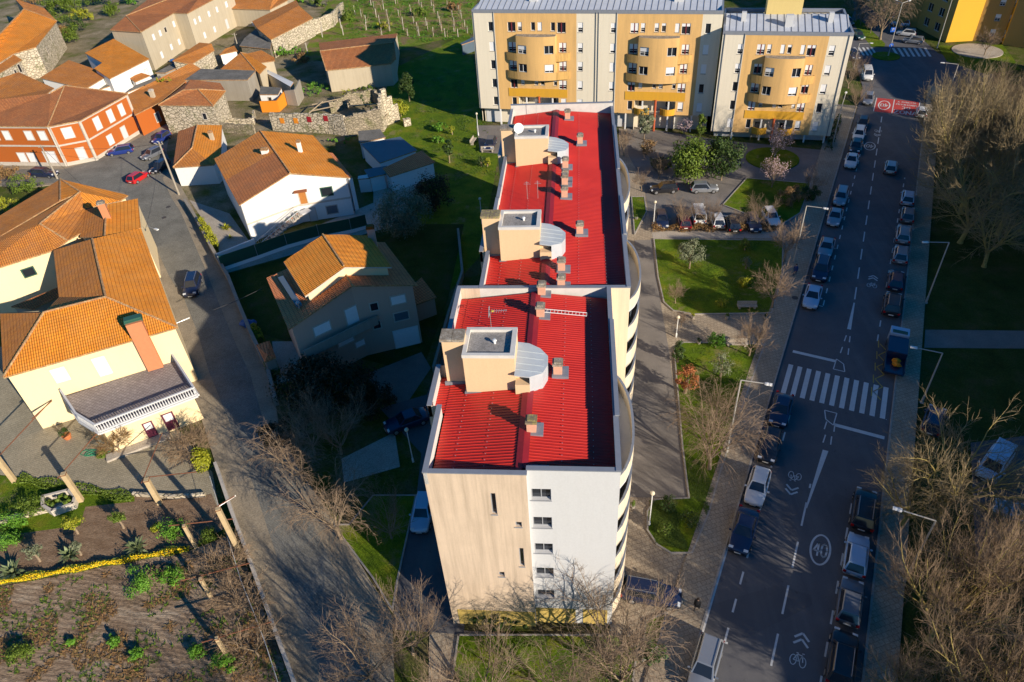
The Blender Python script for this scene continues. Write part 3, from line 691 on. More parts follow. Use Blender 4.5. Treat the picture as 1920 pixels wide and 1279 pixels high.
# stair towers
def tower(dx, dy, cap, dish=False):
    O = Vector((dx, dy, 0)); B = lambda b, x0, y0, z0, x1, y1, z1, m=0: b.box((x0 + dx, y0 + dy, z0), (x1 + dx, y1 + dy, z1), m)
    t = MB(); B(t, -7.62, 35.4, 16.4, -4.18, 38.35, 19.68)
    tw = t.build('stair_tower', peachtower, MAIN)
    t = MB(); B(t, -7.35, 35.65, 19.68, -4.45, 38.1, 19.72); t.build('flat_roof', felt, tw)
    t = MB()
    for x0, y0, x1, y1 in ((-7.66, 35.36, -4.14, 35.64), (-7.66, 38.1, -4.14, 38.38), (-7.66, 35.64, -7.38, 38.1), (-4.46, 35.64, -4.14, 38.1)): B(t, x0, y0, 19.69, x1, y1, 19.95)
    t.build('coping', parapet_in, tw)
    t = MB(); B(t, -7.75, 35.3, 16.3, -4.05, 38.45, 16.62); B(t, -9.3, 36.35, 16.2, -7.6, 36.5, 16.6); t.build('flashing', coping, tw)
    t = MB(); B(t, -9.15, 36.5, 16.0, -7.62, 37.5, 20.2); fl = t.build('flue_stack', peachtower, tw)
    t = MB()
    for k in range(2): B(t, -9.25 + k * .82, 36.4, 20.2, -8.46 + k * .85, 37.6, 20.42)
    t.build('flue_cap', cap, fl)
    # small annexe and faceted metal canopy towards the ridge
    t = MB(); B(t, -4.18, 34.9, 16.4, -3.2, 35.6, 17.75); B(t, -4.18, 35.6, 16.6, -3.4, 38.2, 18.3); t.build('annexe', peachtower, tw)
    t = MB(); top = [(-4.2, 35.1, 18.62), (-4.2, 38.3, 18.62)]
    pts = [(-4.2, 35.0), (-3.2, 35.0), (-2.35, 35.55), (-2.05, 36.4), (-2.05, 37.4), (-2.6, 38.1), (-3.4, 38.5), (-4.2, 38.5)]
    zt = lambda x: 18.55 - (x + 4.2) * .16
    P3 = [(x + dx, y + dy, zt(x)) for x, y in pts]
    t.slab(P3, .1)
    for i in range(1, len(pts) - 1):
        a, c = P3[i], P3[i + 1]; t.poly([(a[0] - .0, a[1], 16.75), (c[0], c[1], 16.75), (c[0], c[1], c[2] - .1), (a[0], a[1], a[2] - .1)])
    for y in (35.6, 36.25, 36.9, 37.55): t.slab([(-4.2 + dx, y + dy, zt(-4.2) + .03), (-2.3 + dx, y + dy, zt(-2.3) + .03), (-2.3 + dx, y + .06 + dy, zt(-2.3) + .03), (-4.2 + dx, y + .06 + dy, zt(-4.2) + .03)], .03)
    t.build('canopy', greysheet, tw)
    t = MB(); t.lathe((dx - 5.6, dy + 36.9, 19.72), [(.09, 0), (.09, .22), (.16, .24), (.13, .32), (.02, .34)], 10); t.build('vent', frame_w, tw)
    if dish:
        t = MB(); c = Vector((dx - 7.3, dy + 36.6, 20.35)); t.tube(c - Vector((0, 0, .7)), c, .03); n_ = Vector((.3, -.85, .35)).normalized()
        for k in range(3): t.tube(c + n_ * (.05 * k), c + n_ * (.05 * (k + 1)), .2 + .13 * k, .33 + .1 * k, 16)
        t.build('satellite_dish', frame_w, tw)
    # rooflight
    t = MB(); B(t, -4.5, 39.2, 16.8, -3.85, 39.9, 17.05); rl = t.build('skylight', coping, tw)
    t = MB(); B(t, -4.43, 39.27, 17.05, -3.92, 39.83, 17.065); t.build('pane', blue_glass, rl)
tower(0, 0, lich2); tower(.95, 16.6, lich, False); tower(1.0, 35.2, lich2, True)
# chimneys: image position of the foot of each stack
def chimney(x, y, h=.85, w=.3, col=None, cap=None):
    p = P(x, y, 16.95); c = MB(); c.box((p.x - w, p.y, 16.6), (p.x + w, p.y + .6, 16.95 + h)); ch = c.build('chimney', chim_m, MAIN)
    c = MB(); c.box((p.x - w - .07, p.y - .07, 16.95 + h), (p.x + w + .07, p.y + .67, 16.95 + h + .16)); c.box((p.x - w + .05, p.y + .05, 16.95 + h + .16), (p.x + w - .05, p.y + .55, 16.95 + h + .3)); c.build('cap', cap or lich2, ch)
    c = MB(); c.box((p.x - w - .1, p.y - .2, 16.8), (p.x + w + .45, p.y + .9, 17.02)); c.build('flashing', coping, ch)
for t, x, y, cp in (('x', 945, 535, lich), ('w', 1160, 1195, lich2), ('w', 1018, 725, lich2), ('w', 1028, 545, lich2), ('w', 1188, 485, lich2), ('w', 1190, 345, lich2),
                    ('v', 1340, 1090, lich2), ('v', 1215, 792, lich2), ('v', 1217, 690, lich2), ('v', 1220, 655, lich2), ('v', 1222, 550, lich2), ('v', 1342, 352, lich2), ('v', 1240, 150, lich2)):
    chimney(*px(t, x, y), cap=cp)
# aerial and roof ladder
t_ = thing('aerial', 'yagi television aerial with a yellow joint lying low above the red roof', 'antenna', P(*px('w', 615, 800), 16.8))
b = MB(); p = P(*px('w', 615, 800), 16.7); b.tube(p, p + Vector((0, 0, 1.5)), .025); b.build('mast', steel, t_)
b = MB(); a = p + Vector((0, 0, 1.5)); b.tube(a, a + Vector((1.3, .1, .05)), .02)
for k in range(7): q = a + Vector((.15 + k * .18, .01 * k, .02)); b.tube(q - Vector((0, .28 - k * .02, 0)), q + Vector((0, .28 - k * .02, 0)), .018)
b.tube(a - Vector((.05, .45, .25)), a + Vector((-.05, .1, .35)), .025); b.tube(a - Vector((.05, -.35, -.25)), a + Vector((-.05, -.1, -.35)), .025)
b.build('boom', steel, t_)
b = MB(); b.blob(a + Vector((.2, 0, .02)), (.16, .1, .08)); b.build('yellow_joint', ypaint, t_)
for t, x, y in (('v', 912, 800), ('v', 998, 795), ('v', 985, 105)):
    p = P(*px(t, x, y), 17); a_ = MB(); a_.tube(p, p + Vector((0, 0, 1.9)), .022); a_.tube(p + Vector((-.3, 0, 1.6)), p + Vector((.35, 0, 1.6)), .016); a_.tube(p + Vector((-.2, 0, 1.75)), p + Vector((.2, 0, 1.75)), .016)
    a_.build('aerial', steel, MAIN)
p, q = P(*px('w', 1050, 670), 17.05), P(*px('w', 1398, 702), 16.75); d = (q - p).normalized(); n = Vector((-d.y, d.x, 0))
b = MB()
for s in (-.2, .2): b.tube(p + n * s + Vector((0, 0, .06)), q + n * s + Vector((0, 0, .06)), .03)
L = (q - p).length; k = .2
while k < L: b.tube(p + d * k - n * .2 + Vector((0, 0, .06)), p + d * k + n * .2 + Vector((0, 0, .06)), .018); k += .28
tag(b.build('ladder', frame_w), 'white aluminium ladder lying flat on the red metal roof beside a chimney', 'ladder')
b = MB(); b.box((-3.0, 28.2, 16.9), (-1.7, 28.5, 17.12)); b.build('gutter_box', coping, MAIN)
# curved balcony stacks on the east side
def balcony_stack(xw, ya, yb, dep, ztop=15.6, rows=5):
    n = 14; yc, r = (ya + yb) / 2, (yb - ya) / 2
    arc = [(xw + dep * (1 - abs(2 * i / n - 1) ** 2.4) ** .8, ya + (yb - ya) * i / n) for i in range(n + 1)]
    for k in range(rows + 1):
        z0 = ztop - 1.05 - k * 2.85 - (.35 if k else 0); b = MB(); ph = 1.4 if k else 1.05
        for i in range(n):
            (x0, y0), (x1, y1) = arc[i], arc[i + 1]; d = Vector((x1 - x0, y1 - y0, 0)); nn = Vector((d.y, -d.x, 0)).normalized() * .16
            o0, o1, i0, i1 = Vector((x0, y0, 0)), Vector((x1, y1, 0)), Vector((x0, y0, 0)) - nn, Vector((x1, y1, 0)) - nn
            i0.x = max(i0.x, xw); i1.x = max(i1.x, xw)
            for z, zz, m_ in ((z0, z0 + ph, 0), (z0 + ph, z0 + ph + .07, 1)):
                b.hexa([v + Vector((0, 0, z)) for v in (i0, o0, o1, i1)], [v + Vector((0, 0, zz)) for v in (i0, o0, o1, i1)], m_)
        bal = b.build('balcony', [cream, coping], MAIN)
        b = MB(); b.prism(arc, z0 - .15, z0 + .02); b.build('floor', whitewall if k == 0 else conc, bal)
        if k > 0:                                                     # glazing behind the parapet
            b = MB(); a2 = [(xw + (x - xw) * .5, yc + (y - yc) * .8) for x, y in arc]
            for i in range(1, n - 1):
                (x0, y0), (x1, y1) = a2[i], a2[i + 1]; b.poly([(x0, y0, z0), (x1, y1, z0), (x1, y1, z0 + 2.7), (x0, y0, z0 + 2.7)], i % 4 == 0)
            b.build('glazing', [blue_glass, frame_w], bal)
balcony_stack(2.56, 28.6, 38.2, 1.15, 16.0); balcony_stack(4.15, 46.98, 56.6, 1.2, 16.0); balcony_stack(4.15, 62.5, 74, 1.15, 16.0)
# ------------------------------------------------------------------ ochre and cream apartment blocks to the north
ochre = facade('ochre_render', (.74, .46, .18), streak=.5, patch=.2, xs=1.2)
ochre_d = facade('golden_render', (.68, .36, .035), streak=.25, patch=.15)
creamN = facade('pale_render', (.76, .69, .55), streak=.2, patch=.05)
stained = facade('stained_render', (.66, .40, .13), dirt=(.06, .045, .03), streak=1.0, patch=.5, zscale=.25, xs=2.5)
zincroof = plain('zinc_sheet', (.54, .57, .62), .5, .1, .8, metal=.15)
seamm = plain('zinc_seam', (.20, .21, .23), .6, 0)
rk = random.Random(4)
def facade_block(name, label, A, Bp, zt, pitch, rows, bays, wings, depth, slope, zg=2.4, gar=(), end_rows=True):
    """A,Bp: facade ends; bays: list of (u0,u1); rows: list of window-top heights (5)"""
    A, Bp = Vector((A[0], A[1], 0)), Vector((Bp[0], Bp[1], 0)); L = (Bp - A).length; d = (Bp - A).normalized(); n = Vector((d.y, -d.x, 0))
    th = thing(name, label, 'apartment building', (A.x, A.y, 0))
    W = lambda u, z=0, q=0: A + d * u + n * q + Vector((0, 0, z))
    cuts = sorted({0, L} | {x for bb in bays for x in bb})
    for u0, u1 in zip(cuts, cuts[1:]):
        isbay = any(abs(u0 - bb[0]) < .01 for bb in bays)
        if not isbay:
            hs = []
            for uw, kinds in wings:
                if u0 < uw < u1:
                    for k, kd in enumerate(kinds): hs.append((uw - .42 - u0, uw + .42 - u0, rows[k] - 1.5, rows[k], kd))
            b = MB(); b.wall(W(u0), W(u1), zg, zt, [h[:4] for h in hs], .18); b.build('wall', creamN, th)
            for h in hs: window(th, W(u0), d, n, *h[:4], kind=h[4])
            if u0 == 0 or u1 == L: pass
        else:
            w = u1 - u0; bx0 = u0 + w * .155; sc = w / 13.2
            hs = []
            def wn(k, a, b_, h, kd, zo=0): hs.append((a * sc, b_ * sc, rows[k] - h - zo, rows[k] - zo, kd))
            wn(0, 2.1, 3.4, 1.5, 'dark'); wn(0, 3.75, 4.45, 1.35, 'shut'); wn(0, 5.9, 6.6, 1.3, 'dark'); wn(0, 7.0, 7.7, 1.3, 'dark'); wn(0, 9.1, 9.8, 1.35, 'shut'); wn(0, 10.1, 11.5, 1.6, 'half')
            for k in (1, 2): wn(k, 2.1, 3.4, 1.5, 'half'); wn(k, 10.4, 11.6, 1.5, 'half')
            wn(3, 2.1, 3.3, 1.45, 'low'); wn(3, 3.9, 4.5, .9, 'dark'); wn(3, 6.2, 6.8, .9, 'dark'); wn(3, 7.2, 7.9, .9, 'dark'); wn(3, 9.4, 10.0, .9, 'dark'); wn(3, 10.3, 11.6, 1.45, 'half')
            wn(4, 2.2, 3.0, 1.5, 'dark'); wn(4, 10.6, 11.5, 1.5, 'low')
            hs.append((3.4 * sc, 10.2 * sc, zg - .01, rows[4] + .1, 'open'))
            b = MB(); b.wall(W(u0), W(u1), zg, zt, [h[:4] for h in hs], .2); b.build('wall', ochre, th)
            for h in hs:
                if h[4] == 'open': continue
                ww = window(th, W(u0), d, n, *h[:4], kind=rk.choice((h[4], h[4], 'half', 'dark', 'low', 'shut', 'top')))
                if h[1] - h[0] > 1.0:
                    c = (h[0] + h[1]) / 2; s = MB(); s.obox(W(u0 + c, (h[2] + h[3]) / 2, -.1), d * .08, n * .04, (0, 0, (h[3] - h[2]) / 2)); s.build('post', redframe, ww)
            # golden band under the drum
            s = MB(); s.obox(W(u0 + 6.7 * sc, (rows[4] + rows[3] - 1.45) / 2 + .08, .03), d * (5.0 * sc), n * .03, (0, 0, (rows[3] - 1.5 - rows[4]) / 2 - .1)); s.build('band', ochre_d, th)
            # loggia over the entrance
            s = MB(); a, c = u0 + 3.4 * sc, u0 + 10.2 * sc; zq = rows[4] + .1
            s.poly([W(a, 0, -2.2), W(c, 0, -2.2), W(c, zq, -2.2), W(a, zq, -2.2)]); s.poly([W(a, 0), W(a, 0, -2.2), W(a, zq, -2.2), W(a, zq)]); s.poly([W(c, 0), W(c, zq), W(c, zq, -2.2), W(c, 0, -2.2)]); s.poly([W(a, zq), W(a, zq, -2.2), W(c, zq, -2.2), W(c, zq)])
            for uu in (a + .9, c - 1.3): s.obox(W(uu, 4.0, -2.1), d * .35, n * .05, (0, 0, .5), 1); s.obox(W(uu, 1.2, -2.1), d * .4, n * .05, (0, 0, 1.1), 1)
            for uu in (a + 1.3, c - 1.1): s.obox(W(uu, zg / 2 + 1.2, -.3), d * .12, n * .12, (0, 0, zg / 2 + 1.2), 2)
            lg = s.build('entrance', [creamN, dark_glass, frame_w], th)
            s = MB(); s.tube(W(u0 + 6.9 * sc, 0, .15), W(u0 + 6.9 * sc, zq + .2, .15), .2, .2, 10); s.build('column', plain('red_column' + name + str(u0), (.42, .09, .03), .7), th)
            for s0, s1 in ((a, a + 2.5 * sc), (c - 2.5 * sc, c)):
                s = MB(); m_ = 8
                for i in range(m_):
                    f0, f1 = i / m_, (i + 1) / m_
                    q = lambda f: .15 + .9 * math.sin(math.pi * f) * .7
                    p0_, p1_ = W(s0 + (s1 - s0) * f0, 0, q(f0)), W(s0 + (s1 - s0) * f1, 0, q(f1))
                    s.hexa([v + Vector((0, 0, zg)) for v in (p0_ - n * .15, p0_, p1_, p1_ - n * .15)], [v + Vector((0, 0, zg + 1.05)) for v in (p0_ - n * .15, p0_, p1_, p1_ - n * .15)])
                s.build('balcony', ochre_d, th)
            # bowed drum: solid middle, balconies either side
            m_ = 22; ua, ub = u0 + 1.75 * sc, u0 + 12.1 * sc; ma, mb = u0 + 3.6 * sc, u0 + 10.0 * sc
            bow = lambda u: .25 + 1.35 * (1 - ((u - (ua + ub) / 2) / ((ub - ua) / 2)) ** 2)
            def shell(ulo, uhi, z0, z1, mats, nm, holes=(), top=True, par=None):
                s = MB(); k = 20; us = sorted({ulo + (uhi - ulo) * i / k for i in range(k + 1)} | {h[0] for h in holes} | {h[1] for h in holes})
                zs = sorted({z0, z1} | {h[2] for h in holes} | {h[3] for h in holes})
                for i in range(len(us) - 1):
                    p, q = W(us[i], 0, bow(us[i])), W(us[i + 1], 0, bow(us[i + 1])); cu = (us[i] + us[i + 1]) / 2
                    for j in range(len(zs) - 1):
                        cz = (zs[j] + zs[j + 1]) / 2
                        if any(h[0] < cu < h[1] and h[2] < cz < h[3] for h in holes): continue
                        s.poly([p + Vector((0, 0, zs[j])), q + Vector((0, 0, zs[j])), q + Vector((0, 0, zs[j + 1])), p + Vector((0, 0, zs[j + 1]))])
                ring_ = [W(u, 0, bow(u)) for u in us]; back = [W(uhi, 0, 0.0), W(ulo, 0, 0.0)]
                if top: s.poly([v + Vector((0, 0, z1)) for v in ring_ + back], 1)
                s.poly([v + Vector((0, 0, z0)) for v in ring_ + back][::-1], 1)
                s.poly([W(ulo, z0, 0), W(ulo, z0, bow(ulo)), W(ulo, z1, bow(ulo)), W(ulo, z1, 0)]); s.poly([W(uhi, z0, bow(uhi)), W(uhi, z0, 0), W(uhi, z1, 0), W(uhi, z1, bow(uhi))])
                return s.build(nm, mats, par or th)
            zd1, zd0 = rows[1] + 1.3, rows[2] - 2.75
            hd = []
            for k in (1, 2):
                hd += [(ma + .3, ma + 1.75 * sc, rows[k] - 1.45, rows[k] - .1), (mb - 1.75 * sc, mb - .3, rows[k] - 1.45, rows[k] - .1)]
            dr = shell(ma, mb, zd0, zd1, [ochre, lich2], 'drum', hd)
            for j, h in enumerate(hd):
                p, q = W(h[0], 0, bow(h[0]) - .15), W(h[1], 0, bow(h[1]) - .15); dd = (q - p).normalized(); nn = Vector((dd.y, -dd.x, 0))
                window(dr, p, dd, nn, 0, (q - p).length, h[2], h[3], kind=('half', 'dark', 'dark', 'low')[j % 4], depth=.08)
            for k in (1, 2):
                z1 = rows[k] - 1.5; z0 = z1 - 1.25
                for s0, s1 in ((ua, ma - .01), (mb + .01, ub)): shell(s0, s1, z0, z1, [stained, lich], 'balcony', (), False)
                if k == 2:
                    pass
    # back part of garage level
    s = MB(); s.wall(W(.5, 0, -1.3), W(L - .5, 0, -1.3), 0, zg + .0); s.poly([W(0, zg, 0), W(L, zg, 0), W(L, zg, -1.5), W(0, zg, -1.5)][::-1])
    s.build('garage_wall', creamN, th)
    for g0, g1 in gar:
        s = MB(); s.obox(W((g0 + g1) / 2, 1.05, -1.27), d * ((g1 - g0) / 2), n * .03, (0, 0, 1.05)); s.build('garage_door', whitewall, th)
        s = MB(); s.obox(W(g1 + .35, zg / 2, -.2), d * .12, n * .12, (0, 0, zg / 2)); s.build('pillar', frame_w, th)
    # ends and back
    s = MB(); s.wall(W(0, 0, -depth), W(0), 0 + zg, zt); s.wall(W(L), W(L, 0, -depth), zg, zt); s.wall(W(L, 0, -depth), W(0, 0, -depth), 0, zt)
    s.wall(W(0, 0, -depth), W(0, 0, -1.3), 0, zg); s.wall(W(L, 0, -1.3), W(L, 0, -depth), 0, zg)
    s.build('wall', creamN, th)
    # expansion joints / downpipes
    for u in [bb[0] - .12 for bb in bays] + slope.get('pipes', []): s = MB(); s.tube(W(u, zg, .07), W(u, zt - .2, .07), .055, .055, 6); s.build('downpipe', seamm, th)
    # roof: parapet, sheet falling to the back and seams
    s = MB()
    for (ua, ub, qa, qb) in ((0, L, -.25, .02), (0, .3, -depth, -.25), (L - .3, L, -depth, -.25), (0, L, -depth - .02, -depth + .25)):
        p = [W(ua, 0, qa), W(ub, 0, qa), W(ub, 0, qb), W(ua, 0, qb)]; s.prism([(v.x, v.y) for v in p], zt - .4, zt + .12)
    s.build('parapet', coping, th)
    s = MB(); hb = depth * .5; zv, zr_ = zt - .6, zt + .9
    s.slab([W(.3, zv, -.25), W(L - .3, zv, -.25), W(L - .3, zr_, -hb), W(.3, zr_, -hb)], .1); s.slab([W(.3, zr_, -hb), W(L - .3, zr_, -hb), W(L - .3, zv, -depth + .25), W(.3, zv, -depth + .25)], .1)
    rf = s.build('roof', zincroof, th)
    s = MB(); u = .9
    while u < L - .4:
        for qa, qb, za, zb in ((-.27, -hb, zv, zr_), (-hb, -depth + .27, zr_, zv)): s.hexa([W(u, za, qa), W(u + .09, za, qa), W(u + .09, zb, qb), W(u, zb, qb)], [W(u, za + .06, qa), W(u + .09, za + .06, qa), W(u + .09, zb + .06, qb), W(u, zb + .06, qb)])
        u += 1.0
    s.build('roof_seams', seamm, rf)
    for u, q, w in slope.get('chim', []):
        s = MB(); c = W(u, 0, q); s.obox(c + Vector((0, 0, zt + .7)), d * w, n * .4, (0, 0, 1.0)); s.build('chimney', whitewall, th)
    for u, q in slope.get('towers', []):
        s = MB(); c = W(u, 0, q); s.obox(c + Vector((0, 0, zt + 1.2)), d * 2.6, n * 1.8, (0, 0, 2.3)); s.build('stair_tower', facade('pale_yellow' + name, (.72, .55, .22), streak=.1), th)
        s = MB(); s.obox(c + Vector((0, 0, zt + 3.55)), d * 2.7, n * 1.9, (0, 0, .06)); s.build('coping', coping, th)
    return th, W
kw = lambda *k: k
NW, WN = facade_block('apartment_building', 'wide ochre and cream block with two bowed balcony drums facing the red roof', (-17.53, 123.51), (21.9, 117.13), 19.2, 3.07,
    (17.45, 14.3, 11.3, 8.15, 5.05), [(3.76, 17.37), (23.91, 36.96)],
    [(3.05, kw('dark', 'shut', 'dark', 'dark', 'dark')), (18.0, kw('half', 'half', 'half', 'low', 'shut')), (23.3, kw('half', 'low', 'shut', 'low', 'low')), (37.9, kw('dark', 'shut', 'shut', 'dark', 'shut'))],
    13, {'pipes': [20.5, 20.95, .25], 'chim': [(9.5, -4.5, .7), (33, -4.5, .7), (16, -6, .3), (28, -6, .3)], 'towers': [(21, -11)]}, 2.9, [(.8, 3.4), (18.5, 21.5), (22.5, 25.5), (33.5, 36.5)])
NE, WE_ = facade_block('apartment_building', 'ochre and cream block beside the avenue with a single bowed balcony drum', (21.76, 114.82), (39.95, 111.76), 16.9, 2.95,
    (15.2, 12.3, 9.45, 6.5, 3.55), [(3.36, 15.18)], [(2.85, kw('half', 'half', 'dark', 'dark', 'shut')), (15.9, kw('half', 'low', 'low', 'dark', 'shut'))],
    13, {'pipes': [.35, 17.9], 'chim': [(2.9, -4.6, .35), (9.5, -3.2, .55), (15.5, -4.6, .35)], 'towers': [(8.8, -8.2)]}, 1.3, [(.6, 3.0), (11.8, 14.3), (14.9, 17.3)])
# ochre blocks at the top right
yel = facade('bright_ochre_render', (.74, .43, .045), streak=.08, patch=.06)
yel_shade = facade('shaded_ochre_render', (.50, .30, .09), streak=.1, patch=.06)  # the ochre render again, browned and darkened for walls in shade
def simple_block(name, label, pts, zt, mat_by_edge, wins=(), top=None, rowsz=(1.2, 4.1, 7.0, 9.9, 12.8), cat='apartment building'):
    th = thing(name, label, cat, (pts[0][0], pts[0][1], 0)); nn = len(pts)
    for i in range(nn):
        p, q = Vector((pts[i][0], pts[i][1], 0)), Vector((pts[(i + 1) % nn][0], pts[(i + 1) % nn][1], 0)); d = (q - p).normalized(); n = Vector((d.y, -d.x, 0))
        hs = [(u - w / 2, u + w / 2, z, z + h, kd) for (e, us, w, h, kd) in wins if e == i for u in us for z in rowsz if z + h < zt]
        b = MB(); b.wall(p, q, 0, zt, [h[:4] for h in hs], .15); b.build('wall', mat_by_edge[i % len(mat_by_edge)], th)
        for h in hs: window(th, p, d, n, *h[:4], kind=h[4])
    b = MB(); b.prism([(p[0], p[1]) for p in pts], zt - .1, zt + .08); b.build('flat_roof', felt, th)
    b = MB()
    for i in range(nn):
        p, q = Vector((pts[i][0], pts[i][1], 0)), Vector((pts[(i + 1) % nn][0], pts[(i + 1) % nn][1], 0)); d = (q - p); n = Vector((-d.y, d.x, 0)).normalized() * .15
        b.obox((p + q) / 2 + n + Vector((0, 0, zt + .3)), d / 2, n, (0, 0, .4))
    b.build('parapet', coping, th)
    return th
a = T('B', 1135, 425); b1 = T('B', 1405, 410); c = T('B', 1690, 430); d0 = T('B', 1790, 560)
c.z = 0
simple_block('apartment_building', 'bright yellow gable end of an ochre block with loggias, at the top right corner', [(a.x, a.y), (b1.x, b1.y), (b1.x + 9, b1.y + 28), (a.x + 9, a.y + 34), (a.x - 7, a.y + 34), (a.x - 5.8, a.y + 12), (a.x - 2, a.y + 11)], 17, [yel, yel_shade, yel_shade, yel_shade, yel_shade, yel_shade, yel_shade],
    [(4, (4, 9, 14, 19), 1.6, 1.4, 'dark'), (6, (3, 7), 1.8, 1.6, 'dark')])
simple_block('apartment_building', 'ochre block coloured brown for shade with paired shuttered windows in the top right corner behind the lawn', [(b1.x + .2, b1.y + .3), (c.x, c.y), (c.x + 6, c.y + 26), (b1.x + 6, b1.y + 26)], 17, [yel_shade, yel_shade], [(0, (3, 5.5), .95, 1.3, 'half')])
pf = lambda v: .639 * v.x + .769 * v.y
d1 = c.lerp(d0, max(.05, min(1, (pf(c) - pf(b1) - .5) / max(.1, pf(c) - pf(d0))))); d1.z = 0
print('wing', a, b1, c, d0, d1)
simple_block('apartment_building', 'ochre wing running off the right edge beside the paved circle', [(d1.x, d1.y), (d1.x + 25, d1.y - 20.6), (d1.x + 40, d1.y), (c.x + 4, c.y + 20), (c.x + .2, c.y + .2)], 17, [yel_shade, yel_shade, yel_shade, yel, yel], [(0, (4, 8, 12, 16), .95, 1.3, 'half')])
# low block and orange house seen over the north-east roof
p = P(1395, 12); simple_block('house', 'salmon building with a white neighbour wall seen over the zinc roof', [(p.x - 2, p.y + 22), (p.x + 14, p.y + 20), (p.x + 16, p.y + 32), (p.x, p.y + 34)], 8, [chim_m], cat='house')
# ------------------------------------------------------------------ village houses
tile_new = tiles('orange_roof_tiles', (.90, .29, .022), (.80, .23, .018), (.72, .27, .045), .22, .38, .08, (.55, .42, .2), .3)
tile_new2 = tiles('bright_roof_tiles', (.82, .26, .02), (.74, .21, .018), (.74, .28, .04), .30, .42, 0, dark=.28)
tile_old = tiles('old_roof_tiles', (.56, .19, .055), (.43, .13, .04), (.36, .14, .055), .24, .40, .22, (.42, .34, .22), .3)
tile_mid = tiles('weathered_roof_tiles', (.72, .245, .035), (.56, .17, .03), (.50, .20, .06), .24, .4, .14, (.5, .4, .25), .3)
tile_pink = tiles('red_brown_roof_tiles', (.72, .23, .08), (.62, .18, .065), (.58, .2, .08), .30, .40, .0, dark=.35)
ridge_m = lichen('ridge_tiles', (.42, .20, .08), (.55, .42, .20))
white_h = facade('white_house_render', (.78, .77, .74), dirt=(.4, .38, .33), streak=.06, patch=.05)
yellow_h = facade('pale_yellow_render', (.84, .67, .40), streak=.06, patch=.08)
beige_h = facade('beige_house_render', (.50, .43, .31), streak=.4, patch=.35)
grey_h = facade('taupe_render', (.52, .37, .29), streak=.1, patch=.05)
orange_h = facade('rust_tiled_facade', (.44, .115, .02), streak=.15, patch=.1)
orange_w = facade('orange_painted_wall', (.72, .25, .02), streak=.1, patch=.15)
greycem = facade('cement_render', (.33, .30, .25), streak=.6, patch=.6)
granite = plain('granite_trim', (.50, .45, .38), .85, .15, 3)
corr = ground_mat('fibre_cement_sheet', [(.3, (.13, .125, .11)), (.7, (.24, .225, .20))], .6, 8, .02)
bluesheet = plain('blue_grey_sheet', (.085, .12, .155), .5, .12, 1)
greenp = plain('green_panel', (.012, .075, .045), .6, .15, 1)
greend = plain('green_joinery', (.03, .10, .07), .5, 0)
wood = plain('varnished_wood', (.42, .17, .04), .5, .15, 5)
def stone_m(name, c1, c2, mortar=(.20, .17, .12), s=1.6):
    m, nt, b = _nodes(name); b.inputs['Roughness'].default_value = .95; b.inputs['Specular IOR Level'].default_value = .1
    v = tex(nt, 'ShaderNodeTexVoronoi', s, mapscale=(1, 1, 1.7)); v2 = tex(nt, 'ShaderNodeTexVoronoi', s, mapscale=(1, 1, 1.7)); v2.feature = 'DISTANCE_TO_EDGE'
    n = tex(nt, 'ShaderNodeTexNoise', .5, 6, .75); n2 = tex(nt, 'ShaderNodeTexNoise', 5, 5, .7)
    sp = nt.nodes.new('ShaderNodeSeparateColor'); nt.links.new(v.outputs['Color'], sp.inputs[0])
    c = mix(nt, sp.outputs[0], c1, c2); c = mix(nt, ramp(nt, v2.outputs['Distance'], [(.02, .85), (.1, 0)]), c, mortar)
    c = mix(nt, 1, c, ramp(nt, n2.outputs[0], [(.3, .6), (.7, 1.15)]), 'MULTIPLY')
    c = mix(nt, ramp(nt, n.outputs[0], [(.52, 0), (.66, .6)]), c, (.11, .13, .03)); nt.links.new(c, b.inputs[0])
    bump(nt, b, ramp(nt, v2.outputs['Distance'], [(0, 0), (.12, 1)]), .06); return m
stone = stone_m('rubble_stone', (.44, .37, .27), (.28, .24, .17))
stone_l = stone_m('pale_rubble_stone', (.68, .59, .45), (.52, .45, .33), s=1.2)

